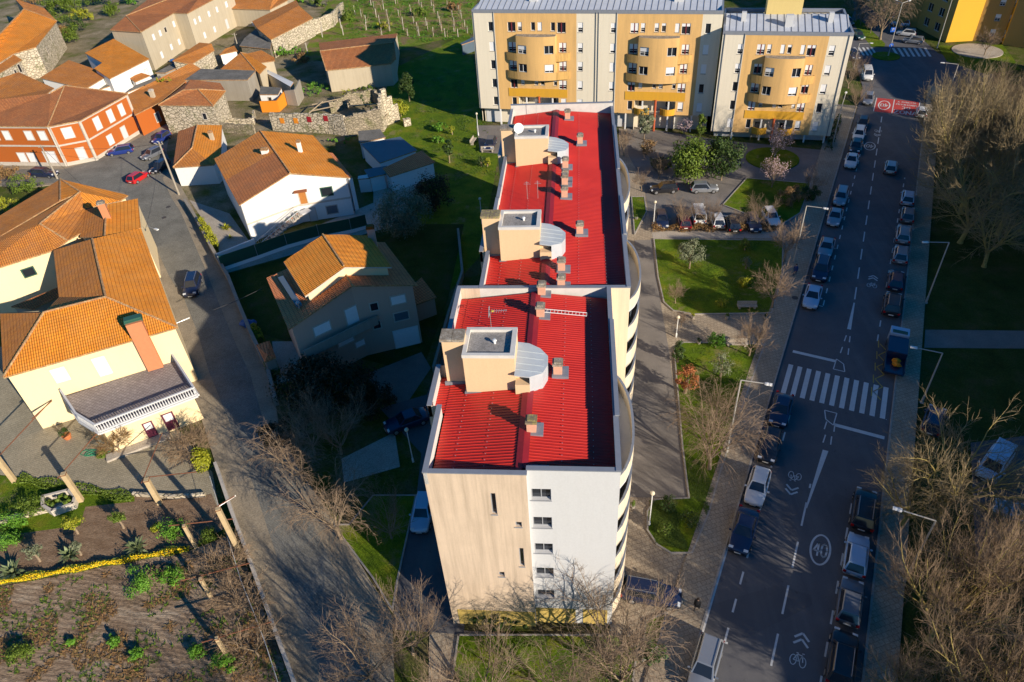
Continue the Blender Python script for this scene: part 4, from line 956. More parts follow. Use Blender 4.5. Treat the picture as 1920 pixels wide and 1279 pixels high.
def house(name, label, V, roofs, ring=None, wm=None, rm=None, th=.16, inset=.3, wins=(), cat='house', zb=0.0, ridges=(), trim=None, group=None):
    """V: key -> (tile,x,y,z) or Vector; roofs: strings of keys; ring: wall outline under the eaves; wins: (edge, frac, zc, w, h, kind)"""
    G = {k: (v if isinstance(v, Vector) else T(*v)) for k, v in V.items()}
    keys = list(ring or roofs[0]); cen = sum((G[k] for k in keys), Vector()) / len(keys)
    root = thing(name, label, cat, (cen.x, cen.y, zb), group=group)
    for i, r in enumerate(roofs):
        mm = rm[i] if isinstance(rm, (list, tuple)) else rm
        b = MB(); b.slab([G[k] for k in r], th, 0, 1); b.build('roof', [mm, ridge_m if th < .2 else coping], root)
    for a, c in ridges:
        b = MB(); u = Vector((0, 0, .04)); p, q = G[a] + u, G[c] + u; L = (q - p).length; k = 0
        while k < L: b.tube(p + (q - p) * (k / L), p + (q - p) * (min(k + .4, L) / L), .13, .10, 6); k += .38
        b.build('ridge_cap', ridge_m, root)
    if ring:
        def ins(v):
            w = Vector((cen.x - v.x, cen.y - v.y, 0)); return v + w.normalized() * inset if w.length > inset else v
        R2 = [ins(G[k]) for k in ring]; n = len(R2)
        b = MB()
        for i in range(n):
            p, q = R2[i], R2[(i + 1) % n]; b.poly([(p.x, p.y, zb), (q.x, q.y, zb), (q.x, q.y, q.z - th * .7), (p.x, p.y, p.z - th * .7)])
        b.build('wall', wm, root)
        for e, fr, zc, w, h, kind in wins:
            p, q = R2[ring.index(e[0])], R2[ring.index(e[1])]; p, q = Vector((p.x, p.y, 0)), Vector((q.x, q.y, 0)); d = (q - p).normalized(); c = p.lerp(q, fr); nrm = Vector((d.y, -d.x, 0))
            if nrm.dot(c - Vector((cen.x, cen.y, 0))) < 0: nrm = -nrm
            c.z = zc
            f = MB(); tw_ = .13
            for s in (-1, 1): f.obox(c + d * s * (w / 2 + tw_ / 2), d * tw_ / 2, nrm * .05, (0, 0, h / 2 + tw_)); f.obox(c + Vector((0, 0, s * (h / 2 + tw_ / 2))), d * (w / 2), nrm * .05, (0, 0, tw_ / 2))
            nm = 'door' if kind in ('door', 'wooddoor', 'garage', 'slat') else 'window'
            wo = f.build(nm, {'g': greend}.get(kind[0], trim or granite) if kind != 'garage' else frame_w, root)
            f = MB(); f.obox(c, d * (w / 2), nrm * .025, (0, 0, h / 2)); f.build('pane' if nm == 'window' else 'leaf', {'shut': shutter, 'dark': dark_glass, 'gdark': dark_glass, 'pale': blue_glass, 'door': whitewall, 'garage': shutter, 'wooddoor': wood, 'slat': plum, 'open': darkm}.get(kind, dark_glass), wo)
    return root, G
plum = plain('plum_paint', (.14, .025, .05), .6, .1, 3)
def rchim(root, p, w, l, h, m=None, cap=None, d=Vector((1, 0, 0))):
    n = Vector((-d.y, d.x, 0)); b = MB(); b.obox(p + Vector((0, 0, h / 2 - .4)), d * w / 2, n * l / 2, (0, 0, h / 2 + .4)); o = world_off(root)
    c = b.build('chimney', m or white_h, root); b = MB(); b.obox(p + Vector((0, 0, h + .06)), d * (w / 2 + .07), n * (l / 2 + .07), (0, 0, .07)); b.obox(p + Vector((0, 0, h + .25)), d * w / 2.3, n * l / 2.3, (0, 0, .06))
    for s in (-1, 1): b.obox(p + d * s * w * .3 + Vector((0, 0, h + .16)), d * .05, n * l * .35, (0, 0, .1))
    b.build('cap', cap or ridge_m, c); return c

# -- the yellow house at the lower left
Y, G = house('house', 'large pale yellow house with hipped orange roof and balustraded terrace', {
    'A': ('', 6, 708, 7.5), 'B': ('', 333, 614, 7.5), 'C': ('', 264, 427, 7.5), 'D': ('', 173, 448, 9.9), 'E': ('', 198, 557, 9.9), 'F': ('', 82.6, 586, 9.9),
    'G': ('', 100, 469, 7.6), 'H': ('', 110, 557, 7.6), 'I': ('', 0, 588, 7.5)},
    ['AFI', 'ABEF', 'EBCD', 'EDGH', 'FEH', ], 'ABCDGHFI', yellow_h, [tile_mid, tile_new, tile_new, tile_mid, tile_mid], inset=.5,
    wins=[('AB', .26, 5.7, 1.3, 1.7, 'shut'), ('AB', .50, 5.3, 1.2, 2.3, 'shut')], ridges=['DE', 'EF', 'FA', 'EB'], trim=yellow_h)
ins_ = lambda v: v + (Vector((world_off(Y).x - v.x, world_off(Y).y - v.y, 0))).normalized() * .5
WA, WB = ins_(G['A']), ins_(G['B'])
dY = (WB - WA); dY.z = 0; LY = dY.length; dY.normalize(); nY = Vector((dY.y, -dY.x, 0))
pa = plain('terracotta_paint', (.52, .20, .09), .8, .06, 3)
b = MB(); c = WA + dY * LY * .79; c.z = 0; b.obox(c + nY * .2 + Vector((0, 0, 6.4)), dY * .75, nY * .35, (0, 0, 3.0)); b.build('chimney_breast', pa, Y)
b = MB(); q = c + nY * .1 - Vector((0, 0, 0)); b.obox(q - nY * .3 + Vector((0, 0, 9.4)), dY * .85, nY * .45, (0, 0, .12)); b.obox(q - nY * .3 + Vector((0, 0, 9.6)), dY * .8, nY * .38, (0, 0, .12)); b.build('chimney_cap', greend, Y)
b = MB(); b.obox(q - nY * .3 + Vector((0, 0, 8.7)), dY * .7, nY * .3, (0, 0, .7)); b.build('chimney', pa, Y)
# terrace with white balustrade
TZ = 3.35
tp = [P(121, 744, TZ), P(328, 676, TZ), P(369, 740, TZ), P(186, 810, TZ), P(150, 788, TZ)]
b = MB(); b.prism([(p.x, p.y) for p in tp], TZ - .3, TZ); tr = b.build('terrace', paver('terrace_tiles', (.30, .26, .25), (.38, .34, .33), .33, 1, R_(18), 0), Y)
def shrink(pts, k):
    c = sum(pts, Vector()) / len(pts); return [p + (c - p).normalized() * k for p in pts]
b = MB(); ip = shrink(tp, .4)
for i in range(len(ip)):
    p, q = ip[i], ip[(i + 1) % len(ip)]; b.poly([(p.x, p.y, 0), (q.x, q.y, 0), (q.x, q.y, TZ - .3), (p.x, p.y, TZ - .3)])
b.build('wall', yellow_h, Y)
b = MB(); bl = MB()
for p, q in ((tp[0], tp[4]), (tp[4], tp[3]), (tp[3], tp[2]), (tp[2], tp[1])):
    d = q - p; L = d.length; dn = d.normalized(); nn = Vector((dn.y, -dn.x, 0)) * .09; mid = (p + q) / 2
    bl.obox(mid + Vector((0, 0, .95)), dn * L / 2, nn, (0, 0, .07)); bl.obox(mid + Vector((0, 0, .06)), dn * L / 2, nn * 1.2, (0, 0, .06)); bl.obox(mid - Vector((0, 0, .12)), dn * (L / 2 + .05), nn * 2.4, (0, 0, .1))
    k = int(L / .24)
    for j in range(k): bl.lathe(p + d * ((j + .5) / k) + Vector((0, 0, .1)), [(.05, 0), (.08, .25), (.035, .5), (.06, .8)], 6)
bl.build('balustrade', whitewall, tr)
# ground-floor doors on the terrace wall
p, q = ip[3], ip[2]; dd = (q - p); dd.z = 0; L = dd.length; dn = dd.normalized(); nn = Vector((dn.y, -dn.x, 0))
for f_, w, h in ((.43, .95, 2.0), (.66, 1.1, 2.2)):
    c = p + dd * f_; c.z = h / 2 + .2; b = MB(); b.obox(c, dn * w / 2, nn * .05, (0, 0, h / 2)); dr = b.build('door', plum, Y)
    b = MB(); b.obox(c + Vector((0, 0, h * .25)) + nn * .05, dn * w * .35, nn * .02, (0, 0, h * .2)); b.build('pane', frame_w, dr)
b = MB(); p0 = P(200, 857); p1 = P(318, 812); d = (p1 - p0).normalized(); n = Vector((d.y, -d.x, 0)); b.obox((p0 + p1) / 2 + Vector((0, 0, .12)) + n * .4, d * (p1 - p0).length / 2, n * .5, (0, 0, .12)); b.build('step', conc, Y)
# -- its chimneyed northern wing
N1, G1 = house('house', 'orange-tiled wing with a tall terracotta chimney between the yellow house and the old hipped roofs', {
    'A': ('', 264, 427, 7.6), 'B': ('', 258, 372, 7.6), 'C': ('', 200, 384, 8.6), 'D': ('', 196, 447, 8.6), 'E': ('', 160, 393, 7.4), 'F': ('', 150, 444, 7.4)},
    ['ABCD', 'DCEF'], 'ABCEFD', yellow_h, [tile_new2, tile_mid], ridges=['CD'])
rchim(N1, T('', 203, 412, 8.2), .85, .7, 2.3, pa, lich2, dY)
# -- old hipped house to its west
W1, G2 = house('house', 'old house with rambling weathered hipped roofs and one small green window', {
    'a': ('', -60, 440, 7.2), 'b': ('', 0, 404, 7.2), 'c': ('', 113, 336, 7.2), 'd': ('', 240, 366, 7.2), 'e': ('', 226, 376, 7.3), 'f': ('', 160, 391, 7.4), 'g': ('', 150, 360, 8.6), 'h': ('', -60, 505, 8.6),
    'i': ('', 75, 420, 9.0), 'j': ('', 126, 451, 7.5), 'k': ('', 104, 468, 7.3), 'l': ('', -60, 520, 7.3), 'm': ('', 113, 376, 8.4), 'n': ('', 160, 432, 7.4), 'o': ('', -60, 478, 8.0), 'p': ('', 140, 352, 8.5)},
    ['abcmo', 'cdefgm', 'gfnji', 'ikl' , 'ijk', 'ogi', 'oil'], 'abcdefnjkl', yellow_h, [tile_mid, tile_new, tile_mid, tile_mid, tile_mid, tile_mid, tile_mid], inset=.5, ridges=['gi', 'gc', 'ij', 'cm'],
    wins=[('kl', .42, 5.4, 1.2, 1.0, 'gdark')])
# low lean-to roofs in the gap
house('shed', 'low lean-to with a strip of brown tiles in the shaded gap behind the yellow house', {'A': ('', 20, 575, 4.5), 'B': ('', 110, 538, 4.5), 'C': ('', 110, 556, 4.0), 'D': ('', 60, 580, 4.0)}, ['ABCD'], 'ABCD', greycem, tile_old, cat='shed')
# -- rust-coloured street house
RH, GR = house('house', 'corner house faced in rust red tiles with white shutters and granite bands', {
    'A': ('', -70, 236, 7.35), 'B': ('', 90, 237, 7.35), 'C': ('', 150, 226, 7.35), 'D': ('', 240, 176, 7.35), 'E': ('', 121, 161, 9.3), 'F': ('', -70, 195, 9.3), 'G': ('', 95, 175, 9.2), 'H': ('', 130, 158, 8.9)},
    ['ABEGF', 'BCDE'], 'ABCDEGF', orange_h, [tile_old, tile_old], inset=.35, ridges=['EB', 'ED', 'EG'],
    wins=[('AB', .3, 5.6, 1.2, 1.5, 'shut'), ('AB', .45, 5.6, 1.2, 1.5, 'shut'), ('AB', .72, 5.6, 1.3, 1.5, 'shut'), ('AB', .88, 5.6, 1.3, 1.5, 'shut'), ('BC', .5, 5.6, 1.5, 1.7, 'shut'), ('BC', .62, 1.6, 1.2, 2.3, 'door'),
          ('CD', .28, 5.4, 1.3, 2.0, 'shut'), ('CD', .56, 5.4, 1.2, 2.0, 'shut'), ('CD', .8, 5.4, 1.1, 1.9, 'shut'), ('CD', .38, 1.9, 1.2, 1.6, 'shut'), ('CD', .68, 1.6, 1.1, 2.3, 'door'),
          ('AB', .5, 1.6, 1.4, 1.6, 'shut'), ('AB', .62, 1.6, 1.4, 1.6, 'shut'), ('AB', .85, 1.6, 2.2, 2.2, 'shut')])
cR = world_off(RH); R3 = [GR[k] + Vector((cR.x - GR[k].x, cR.y - GR[k].y, 0)).normalized() * .35 for k in 'ABCD']
b = MB()
for p, q in zip(R3, R3[1:]):
    d = q - p; d.z = 0; L = d.length; dn = d.normalized(); nn = Vector((dn.y, -dn.x, 0))
    for z in (.35, 3.75, 7.05): b.obox((p + q) / 2 * 1 + Vector((0, 0, z - (p.z + q.z) / 2)) + nn * .03, dn * (L / 2 + .02), nn * .06, (0, 0, .35 if z < 1 else .14))
    for e in (p, q): b.obox(Vector((e.x, e.y, 3.6)) + nn * .02, dn * .25, nn * .085, (0, 0, 3.55))
b.build('granite_bands', granite, RH)
# -- stone hip-roofed house
house('house', 'square rubble-stone house with hipped tile roof and one small dark window', {
    'A': ('a', 1185, 787, 5.3), 'B': ('a', 1597, 792, 5.3), 'C': ('a', 1690, 682, 5.2), 'D': ('a', 1650, 622, 5.2), 'E': ('a', 1428, 596, 5.3), 'R': ('a', 1372, 678, 6.8), 'S': ('a', 1482, 670, 6.8)},
    ['ABSR', 'BCS', 'CDERS', 'ERA'], 'ABCDE', stone_l, [tile_old, tile_mid, tile_old, tile_old], wins=[('AB', .78, 3.2, .7, 1.1, 'dark')], ridges=['AR', 'RS', 'SB', 'SC'])
# -- small white house by the parked cars
SH, _g = house('house', 'small white house with orange tile roof and one stubby chimney behind the parked cars', {
    'A': ('a', 1296, 1255, 3.4), 'B': ('a', 1335, 985, 3.4), 'C': ('a', 1478, 935, 4.4), 'D': ('a', 1440, 1110, 4.4), 'E': ('a', 1662, 938, 3.4), 'F': ('a', 1655, 1180, 3.4), 'G': ('a', 1600, 1235, 3.4)},
    ['ABCD', 'DCEFG', 'ADG'], 'ABCEFG', white_h, [tile_old, tile_new, tile_mid], ridges=['CD', 'DA'])
rchim(SH, T('a', 1590, 1040, 3.8), .6, .5, 1.1, beige_h)
# -- white gabled house
WH, GW = house('house', 'white gabled house with orange roof, outside stair and wooden door', {
    'A': ('f', 192, 658, 5.95), 'B': ('f', 575, 418, 7.9), 'C': ('f', 1012, 450, 5.95), 'D': ('f', 748, 135, 5.95), 'E': ('f', 350, 100, 7.9), 'F': ('f', 4, 312, 5.95), 'M': ('f', 462, 258, 7.9), 'N': ('f', 868, 270, 5.95), 'O': ('f', 90, 472, 5.95)},
    ['ABMO', 'OMEF', 'BCNM', 'MNDE'], 'ABCDEF', white_h, [tile_old, tile_mid, tile_new, tile_new2], inset=.35, ridges=['BM', 'ME'],
    wins=[('BC', .12, 3.75, .95, 2.1, 'wooddoor'), ('BC', .58, 4.2, 1.5, 1.2, 'gdark'), ('BC', .60, 1.3, 1.5, 1.2, 'pale'), ('BC', .22, 1.0, .9, 2.0, 'door')])
rchim(WH, T('f', 400, 300, 6.9), 1.0, .6, 1.2, white_h, ridge_m); rchim(WH, T('f', 655, 262, 6.9), .5, .5, 1.6, white_h, ridge_m)
cW = world_off(WH); iw = lambda k: GW[k] + Vector((cW.x - GW[k].x, cW.y - GW[k].y, 0)).normalized() * .35
p, q = iw('A'), iw('C'); p.z = q.z = 0; d = (q - p).normalized(); n = Vector((d.y, -d.x, 0)); L = (q - p).length
fA, fB = iw('A'), iw('B'); fA.z = fB.z = 0; dAB = (fB - fA).normalized(); nAB = Vector((dAB.y, -dAB.x, 0)); fC = iw('C'); fC.z = 0; dBC = (fC - fB).normalized(); nBC = Vector((dBC.y, -dBC.x, 0))
b = MB()
for (u0, u1) in ((.1, .96),):
    b.obox(fA.lerp(fB, .5) + Vector((0, 0, 2.75)) + nAB * .02, dAB * (fB - fA).length / 2, nAB * .02, (0, 0, .14)); b.obox(fB.lerp(fC, .5) + Vector((0, 0, 2.75)) + nBC * .02, dBC * (fC - fB).length / 2, nBC * .02, (0, 0, .14))
b.build('string_course', granite, WH)
# outside stair running down along the front
top = T('f', 650, 715, 2.5); bot = T('f', 330, 985, 0.1); dS = bot - top; dS.z = 0; LS = dS.length; dS.normalize(); nS = Vector((dS.y, -dS.x, 0))
if nS.y > 0: nS = -nS
b = MB(); N_ = 13
for k in range(N_):
    z = 2.4 - k * 2.4 / N_; b.obox(top * 1 - Vector((0, 0, 2.5)) + dS * (LS * (k + .5) / N_) + nS * .1 + Vector((0, 0, z - .12)), dS * (LS / N_ / 2 + .03), nS * .5, (0, 0, .11))
st = b.build('stair', conc, WH)
b = MB(); b.obox(top - Vector((0, 0, 2.5)) - dS * .7 + Vector((0, 0, 2.35)), dS * .8, nS * .6, (0, 0, .1))
for s in (-.35, .6):
    o = nS * s; a0 = top - Vector((0, 0, 2.5)) + o + Vector((0, 0, 3.3)); a1 = a0 + dS * LS - Vector((0, 0, 2.4)); b.tube(a0, a1, .05)
    for k in range(26): q = a0.lerp(a1, k / 25); b.tube(q - Vector((0, 0, .9)), q, .025, .025, 4)
b.build('railing', whitewall, st)
b = MB(); e = fB + dBC * .8 + nBC * .35
b.obox(Vector((e.x, e.y, 5.0)), dBC * .9, nBC * .35, (0, 0, .08)); b.build('door_canopy', tile_pink, WH)
b = MB()
for k_ in ('A', 'C'):
    e = iw(k_); b2 = MB(); b2.tube(Vector((e.x, e.y, 0)) + n * .1, Vector((e.x, e.y, 5.7)) + n * .1, .06); b2.build('downpipe', frame_g, WH)
pots = []
for k in range(9):
    c = top - Vector((0, 0, 2.5)) + dS * (LS * (k + .5) / 9) - nS * .28 + Vector((0, 0, 2.35 - (k + .5) * 2.4 / 9)); pots.append(c)
# front retaining strip
house('lean_to', 'pink metal lean-to strip along the east eave of the white house', {'A': ('f', 862, 262, 5.5), 'B': ('f', 895, 268, 5.2), 'C': ('f', 1042, 448, 5.2), 'D': ('f', 1012, 450, 5.5)}, ['ABCD'], 'ABCD', white_h, tile_pink, cat='shed', inset=.05)
# -- taupe house in the shade
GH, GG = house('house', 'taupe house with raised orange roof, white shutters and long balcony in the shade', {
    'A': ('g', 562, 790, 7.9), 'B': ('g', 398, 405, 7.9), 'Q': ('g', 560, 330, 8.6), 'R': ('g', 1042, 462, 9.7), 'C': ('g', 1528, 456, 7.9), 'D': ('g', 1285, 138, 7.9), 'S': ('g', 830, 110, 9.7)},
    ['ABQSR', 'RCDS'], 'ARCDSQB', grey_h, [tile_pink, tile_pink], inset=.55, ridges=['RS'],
    wins=[('AR', .42, 6.0, 1.8, 1.1, 'shut'), ('AR', .93, 5.9, 1.6, 2.0, 'shut'), ('RC', .72, 6.4, 1.5, 1.0, 'shut'), ('RC', .3, 6.2, .75, .9, 'dark'), ('RC', .28, 3.8, .75, .9, 'dark'), ('RC', .72, 4.2, 1.5, 1.0, 'pale'),
          ('RC', .74, 1.2, 2.6, 2.3, 'garage'), ('AR', .72, 3.3, 1.8, 1.0, 'shut'), ('AR', .95, 2.0, 1.3, .7, 'shut')])
V = {'a': ('g', 525, 282, 9.6), 'b': ('g', 820, 78, 11.0), 'c': ('g', 985, 325, 11.0), 'd': ('g', 688, 542, 9.6), 'e': ('g', 1165, 85, 9.6), 'f': ('g', 1335, 322, 9.6)}
G5 = {k: T(*v) for k, v in V.items()}
for ks, mm in (('abcd', tile_new2), ('befc', tile_new2)):
    b = MB(); b.slab([G5[k] for k in ks], .18, 0, 1); b.build('roof', [mm, granite], GH)
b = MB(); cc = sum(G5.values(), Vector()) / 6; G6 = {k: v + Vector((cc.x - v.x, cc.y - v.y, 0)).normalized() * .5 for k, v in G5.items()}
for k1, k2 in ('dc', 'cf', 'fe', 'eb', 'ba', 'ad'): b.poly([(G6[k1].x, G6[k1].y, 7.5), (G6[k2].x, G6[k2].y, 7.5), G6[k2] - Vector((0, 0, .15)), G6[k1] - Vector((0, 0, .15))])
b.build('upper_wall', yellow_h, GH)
b = MB(); p, q = G5['b'], G5['c']; L = (q - p).length
for k in range(int(L / .38)): b.tube(p.lerp(q, k * .38 / L), p.lerp(q, (k + 1) * .38 / L), .13, .1, 6)
b.build('ridge_cap', ridge_m, GH)
rchim(GH, T('g', 1200, 150, 8.6), .8, .7, 2.1, grey_h, tile_new2, Vector((.9, .2, 0)).normalized())
b = MB(); p, q = T('g', 505, 400, 8.6), T('g', 645, 615, 8.6); d = (q - p).normalized(); nn = Vector((-d.y, d.x, 0)); b.obox((p + q) / 2, d * (q - p).length / 2, nn * .3, (0, 0, .12)); b.build('solar_panel', blue_glass, GH)
b = MB(); c = T('g', 650, 650, 8.0); b.tube(c, c + Vector((0, 0, .9)), .1); b.lathe(c + Vector((0, 0, .9)), [(.2, 0), (.2, .15), (.03, .3)], 8); b.build('flue', steel, GH)
cG = world_off(GH); ig = lambda k: GG[k] + Vector((cG.x - GG[k].x, cG.y - GG[k].y, 0)).normalized() * .55
p, q = ig('A'), ig('R'); p.z = q.z = 0; d = (q - p).normalized(); n = Vector((d.y, -d.x, 0)); L = (q - p).length
b = MB(); c = p + d * (L * .55 + .6) + n * .5; b.obox(c + Vector((0, 0, 4.2)), d * (L * .55 + .4), n * .55, (0, 0, .1))
bb = b.build('balcony', greycem, GH); b = MB(); b.obox(c + n * .5 + Vector((0, 0, 4.7)), d * (L * .55 + .4), n * .06, (0, 0, .42)); b.obox(c + n * .5 + Vector((0, 0, 5.2)), d * (L * .55 + .45), n * .08, (0, 0, .05)); b.build('balustrade', greycem, bb)
house('shed', 'low tile-roofed shed against the right side of the taupe house', {'A': ('g', 1475, 470, 3.2), 'B': ('g', 1560, 400, 3.2), 'C': ('g', 1672, 548, 2.6), 'D': ('g', 1500, 610, 2.6)}, ['ABCD'], 'ABCD', grey_h, tile_pink, cat='shed')
house('gate_roof', 'tiny hipped tile canopy over a gate beside the lane', {'A': ('g', 320, 905, 2.4), 'B': ('g', 420, 875, 2.4), 'C': ('g', 470, 1000, 2.4), 'D': ('g', 385, 1035, 2.4), 'R': ('g', 405, 980, 3.0)}, ['ABR', 'BCR', 'CDR', 'DAR'], 'ABCD', greycem, tile_pink, cat='canopy')
# -- barn and outbuildings
BN, _ = house('barn', 'long rendered barn with lichen-spotted tile roof in the middle distance', {
    'A': ('b', 525, 527, 4.5), 'B': ('b', 1012, 477, 4.5), 'C': ('b', 1035, 318, 6.3), 'D': ('b', 480, 384, 6.3), 'E': ('b', 1050, 440, 4.5), 'F': ('b', 1060, 250, 4.3), 'G': ('b', 470, 320, 4.3)}, ['ABCD', 'BEC', 'DCFG'], 'ABECFGD', beige_h, [tile_old, tile_old, tile_old], cat='barn', ridges=['DC', 'AD'])
house('barn', 'old barn with long orange roof above a pale streaked wall near the vineyard', {'A': ('b', 110, 297, 4.2), 'B': ('b', 428, 135, 4.2), 'C': ('b', 322, 42, 5.4), 'D': ('b', 8, 212, 5.4), 'E': ('b', 300, 0, 4), 'F': ('b', -30, 160, 4)}, ['ABCD', 'DCEF'], 'ABCEFD', stone_l, tile_mid, cat='barn')
house('house', 'cottage with brown tile roof and grey gable at the top edge beside the drying yard', {'A': ('', 428, 16, 4.5), 'B': ('', 506, 18, 4.5), 'C': ('', 514, -14, 6), 'D': ('', 430, -20, 6), 'E': ('', 540, 0, 4.5), 'F': ('', 548, -30, 4.5)}, ['ABCD', 'BEFC'], 'ABEFCD', beige_h, tile_mid)
BG, _ = house('house', 'long beige two-storey house with many white windows and brown tile roof at the top', {
    'A': ('', 206, 56, 8.5), 'B': ('', 264, 60, 8.5), 'C': ('', 326, 24, 8.5), 'D': ('', 351, 25, 8.5), 'E': ('', 436, -20, 8.5), 'F': ('', 378, -10, 9.6), 'G': ('', 312, 0, 9.9), 'H': ('', 236, 30, 9.6), 'I': ('', 330, -40, 8.5)},
    ['ABH', 'BCGH', 'CDFG', 'DEF', 'AHGI'], 'ABCDEFIA', beige_h, tile_old, ridges=['HB', 'HG'],
    wins=[('BC', .25, 6.2, .9, 1.2, 'shut'), ('BC', .45, 6.2, .9, 1.2, 'shut'), ('BC', .62, 6.2, .8, 1.0, 'open'), ('BC', .9, 6.3, .9, 1.2, 'shut'), ('BC', .3, 2.0, .9, 1.4, 'shut'), ('BC', .62, 2.3, .9, 1.2, 'shut'), ('BC', .88, 2.3, .9, 1.2, 'shut'),
          ('DE', .1, 6.0, .8, 1.2, 'shut'), ('DE', .2, 6.0, .8, 1.2, 'shut'), ('DE', .4, 6.0, .8, 1.2, 'shut'), ('DE', .58, 6.0, .8, 1.2, 'shut'), ('DE', .8, 6.0, 1.0, 1.3, 'shut'), ('DE', .2, 2.2, .8, 1.3, 'shut'), ('DE', .42, 2.2, .8, 1.3, 'shut'), ('DE', .7, 1.8, 1.1, 2.2, 'door')])
V1, _ = house('house', 'tall stone house with two slit windows in the top left corner', {
    'A': ('a', 268, 352, 6.5), 'B': ('a', 426, 158, 6.5), 'C': ('a', 180, 68, 8.8), 'D': ('a', -120, 380, 8.8), 'E': ('a', 100, 402, 6.3), 'F': ('a', -120, 540, 6.3), 'G': ('a', 110, -10, 7), 'H': ('a', 330, 60, 6.5)},
    ['ABCDFE', 'CBHG'], 'FEABHGCD', stone_l, [tile_new, tile_mid], ridges=['CD', 'CB'], wins=[('AB', .3, 3.8, .45, 1.4, 'open'), ('AB', .6, 4.8, .45, 1.0, 'open')])
house('house', 'roof and wall fragment with dark openings on the left edge of the village', {'A': ('a', -160, 640, 5.5), 'B': ('a', 165, 448, 5.5), 'C': ('a', 0, 345, 7), 'D': ('a', -160, 400, 7), 'E': ('a', 20, 330, 6.9)}, ['ABCD'], 'ABCD', stone_l, tile_mid,
      wins=[('AB', .62, 3.6, .7, 1.0, 'open'), ('AB', .78, 4.0, .6, .9, 'open'), ('AB', .9, 4.2, .8, 1.6, 'open')])
house('house', 'house with ragged orange roof just behind the rust-red street house', {'A': ('a', -160, 770, 7), 'B': ('a', 270, 765, 7), 'C': ('a', 405, 660, 7), 'D': ('a', 140, 540, 8.3), 'E': ('a', -160, 640, 8.3)}, ['ABCDE'], 'ABCDE', white_h, tile_mid)
house('house', 'house with wide brown-orange roof and cement lean-to behind the rust-red house', {'A': ('a', 640, 665, 4.5), 'B': ('a', 822, 556, 4.5), 'C': ('a', 515, 450, 6.0), 'D': ('a', 300, 582, 6.0), 'E': ('a', 330, 610, 5)}, ['ABCD'], 'ABCD', white_h, tile_mid)
house('house', 'white-walled house with bright orange roof stepping down in front of the beige house', {'A': ('a', 820, 590, 5.0), 'B': ('a', 1118, 440, 5.0), 'C': ('a', 850, 290, 6.6), 'D': ('a', 635, 397, 6.6), 'E': ('a', 765, 470, 5.9), 'F': ('a', 705, 512, 5.9)}, ['ABCDEF'], 'ABCDEF', white_h, tile_new, wins=[('AB', .85, 2.4, .8, 1.8, 'shut')])
house('porch', 'small brown-tiled porch roof on the white-walled house', {'A': ('a', 1010, 615, 2.9), 'B': ('a', 1125, 565, 2.9), 'C': ('a', 1060, 545, 3.3), 'D': ('a', 965, 580, 3.3)}, ['ABCD'], 'ABCD', white_h, tile_mid, cat='porch')
house('shed', 'grey sheet-roofed lean-to in front of the white-walled house', {'A': ('a', 945, 695, 2.6), 'B': ('a', 1210, 590, 2.6), 'C': ('a', 1200, 565, 2.9), 'D': ('a', 1010, 640, 2.9)}, ['ABCD'], 'ABCD', white_h, corr, cat='shed')
house('shed', 'pale flat lean-to beside the brown-orange roofs', {'A': ('a', 740, 672, 3.0), 'B': ('a', 875, 628, 3.0), 'C': ('a', 745, 618, 3.2), 'D': ('a', 650, 658, 3.2)}, ['ABCD'], 'ABCD', white_h, corr, cat='shed')
LR, _ = house('house', 'long narrow orange-roofed row with one square chimney running up the lane', {'A': ('a', 1008, 862, 4.2), 'B': ('a', 1200, 765, 4.2), 'C': ('a', 1400, 598, 4.2), 'D': ('a', 1505, 515, 4.2), 'E': ('a', 1430, 470, 5.2), 'F': ('a', 955, 708, 5.2)}, ['ABCDEF'], 'ABCDEF', orange_h, tile_mid, wins=[('AB', .7, 1.9, 1.0, 1.6, 'pale')])
rchim(LR, T('a', 1145, 720, 4.6), .7, .7, 1.0, beige_h, granite)
house('house', 'narrow tiled roof with grey end beside the drying yard', {'A': ('y', 100, 535, 3.8), 'B': ('y', 330, 395, 3.8), 'C': ('y', 300, 330, 4.6), 'D': ('y', 180, 318, 4.8), 'E': ('y', -90, 500, 4.8)}, ['ABCDE'], 'ABCDE', stone_l, tile_mid)
house('shed', 'grey corrugated roof at the foot of the long beige house', {'A': ('a', 1240, 545, 3), 'B': ('a', 1390, 480, 3), 'C': ('a', 1340, 455, 3.2), 'D': ('a', 1160, 545, 3.2)}, ['ABCD'], 'ABCD', greycem, corr, cat='shed')
house('house', 'cottage with patched hipped roof in the centre of the ruins', {'A': ('y', 392, 582, 4.2), 'B': ('y', 740, 595, 4.2), 'C': ('y', 782, 632, 4.0), 'D': ('y', 852, 560, 4.2), 'E': ('y', 655, 430, 5.2), 'F': ('y', 590, 420, 5.4), 'G': ('y', 935, 500, 4.2), 'H': ('y', 930, 468, 4.4), 'I': ('y', 800, 395, 5.2), 'J': ('y', 790, 520, 4.3)},
      ['ABF', 'FBCDE', 'EJGHI'], 'ABCDJGHIEF', beige_h, [tile_mid, tile_new, tile_mid], ridges=['FB', 'FE'])
house('shed', 'flat grey cement roof with two broken tile heaps among the ruins', {'A': ('y', 30, 692, 4.3), 'B': ('y', 660, 690, 4.3), 'C': ('y', 742, 600, 4.3), 'D': ('y', 195, 580, 4.3)}, ['ABCD'], 'ABCD', greycem, corr, cat='shed', inset=.1)
house('shed', 'roof of dark cement sheets beside the old barn', {'A': ('y', 580, 350, 3.0), 'B': ('y', 890, 385, 3.0), 'C': ('y', 905, 290, 3.6), 'D': ('y', 745, 180, 4.0), 'E': ('y', 630, 275, 3.4)}, ['ABCDE'], 'ABCDE', stone, corr, cat='shed')
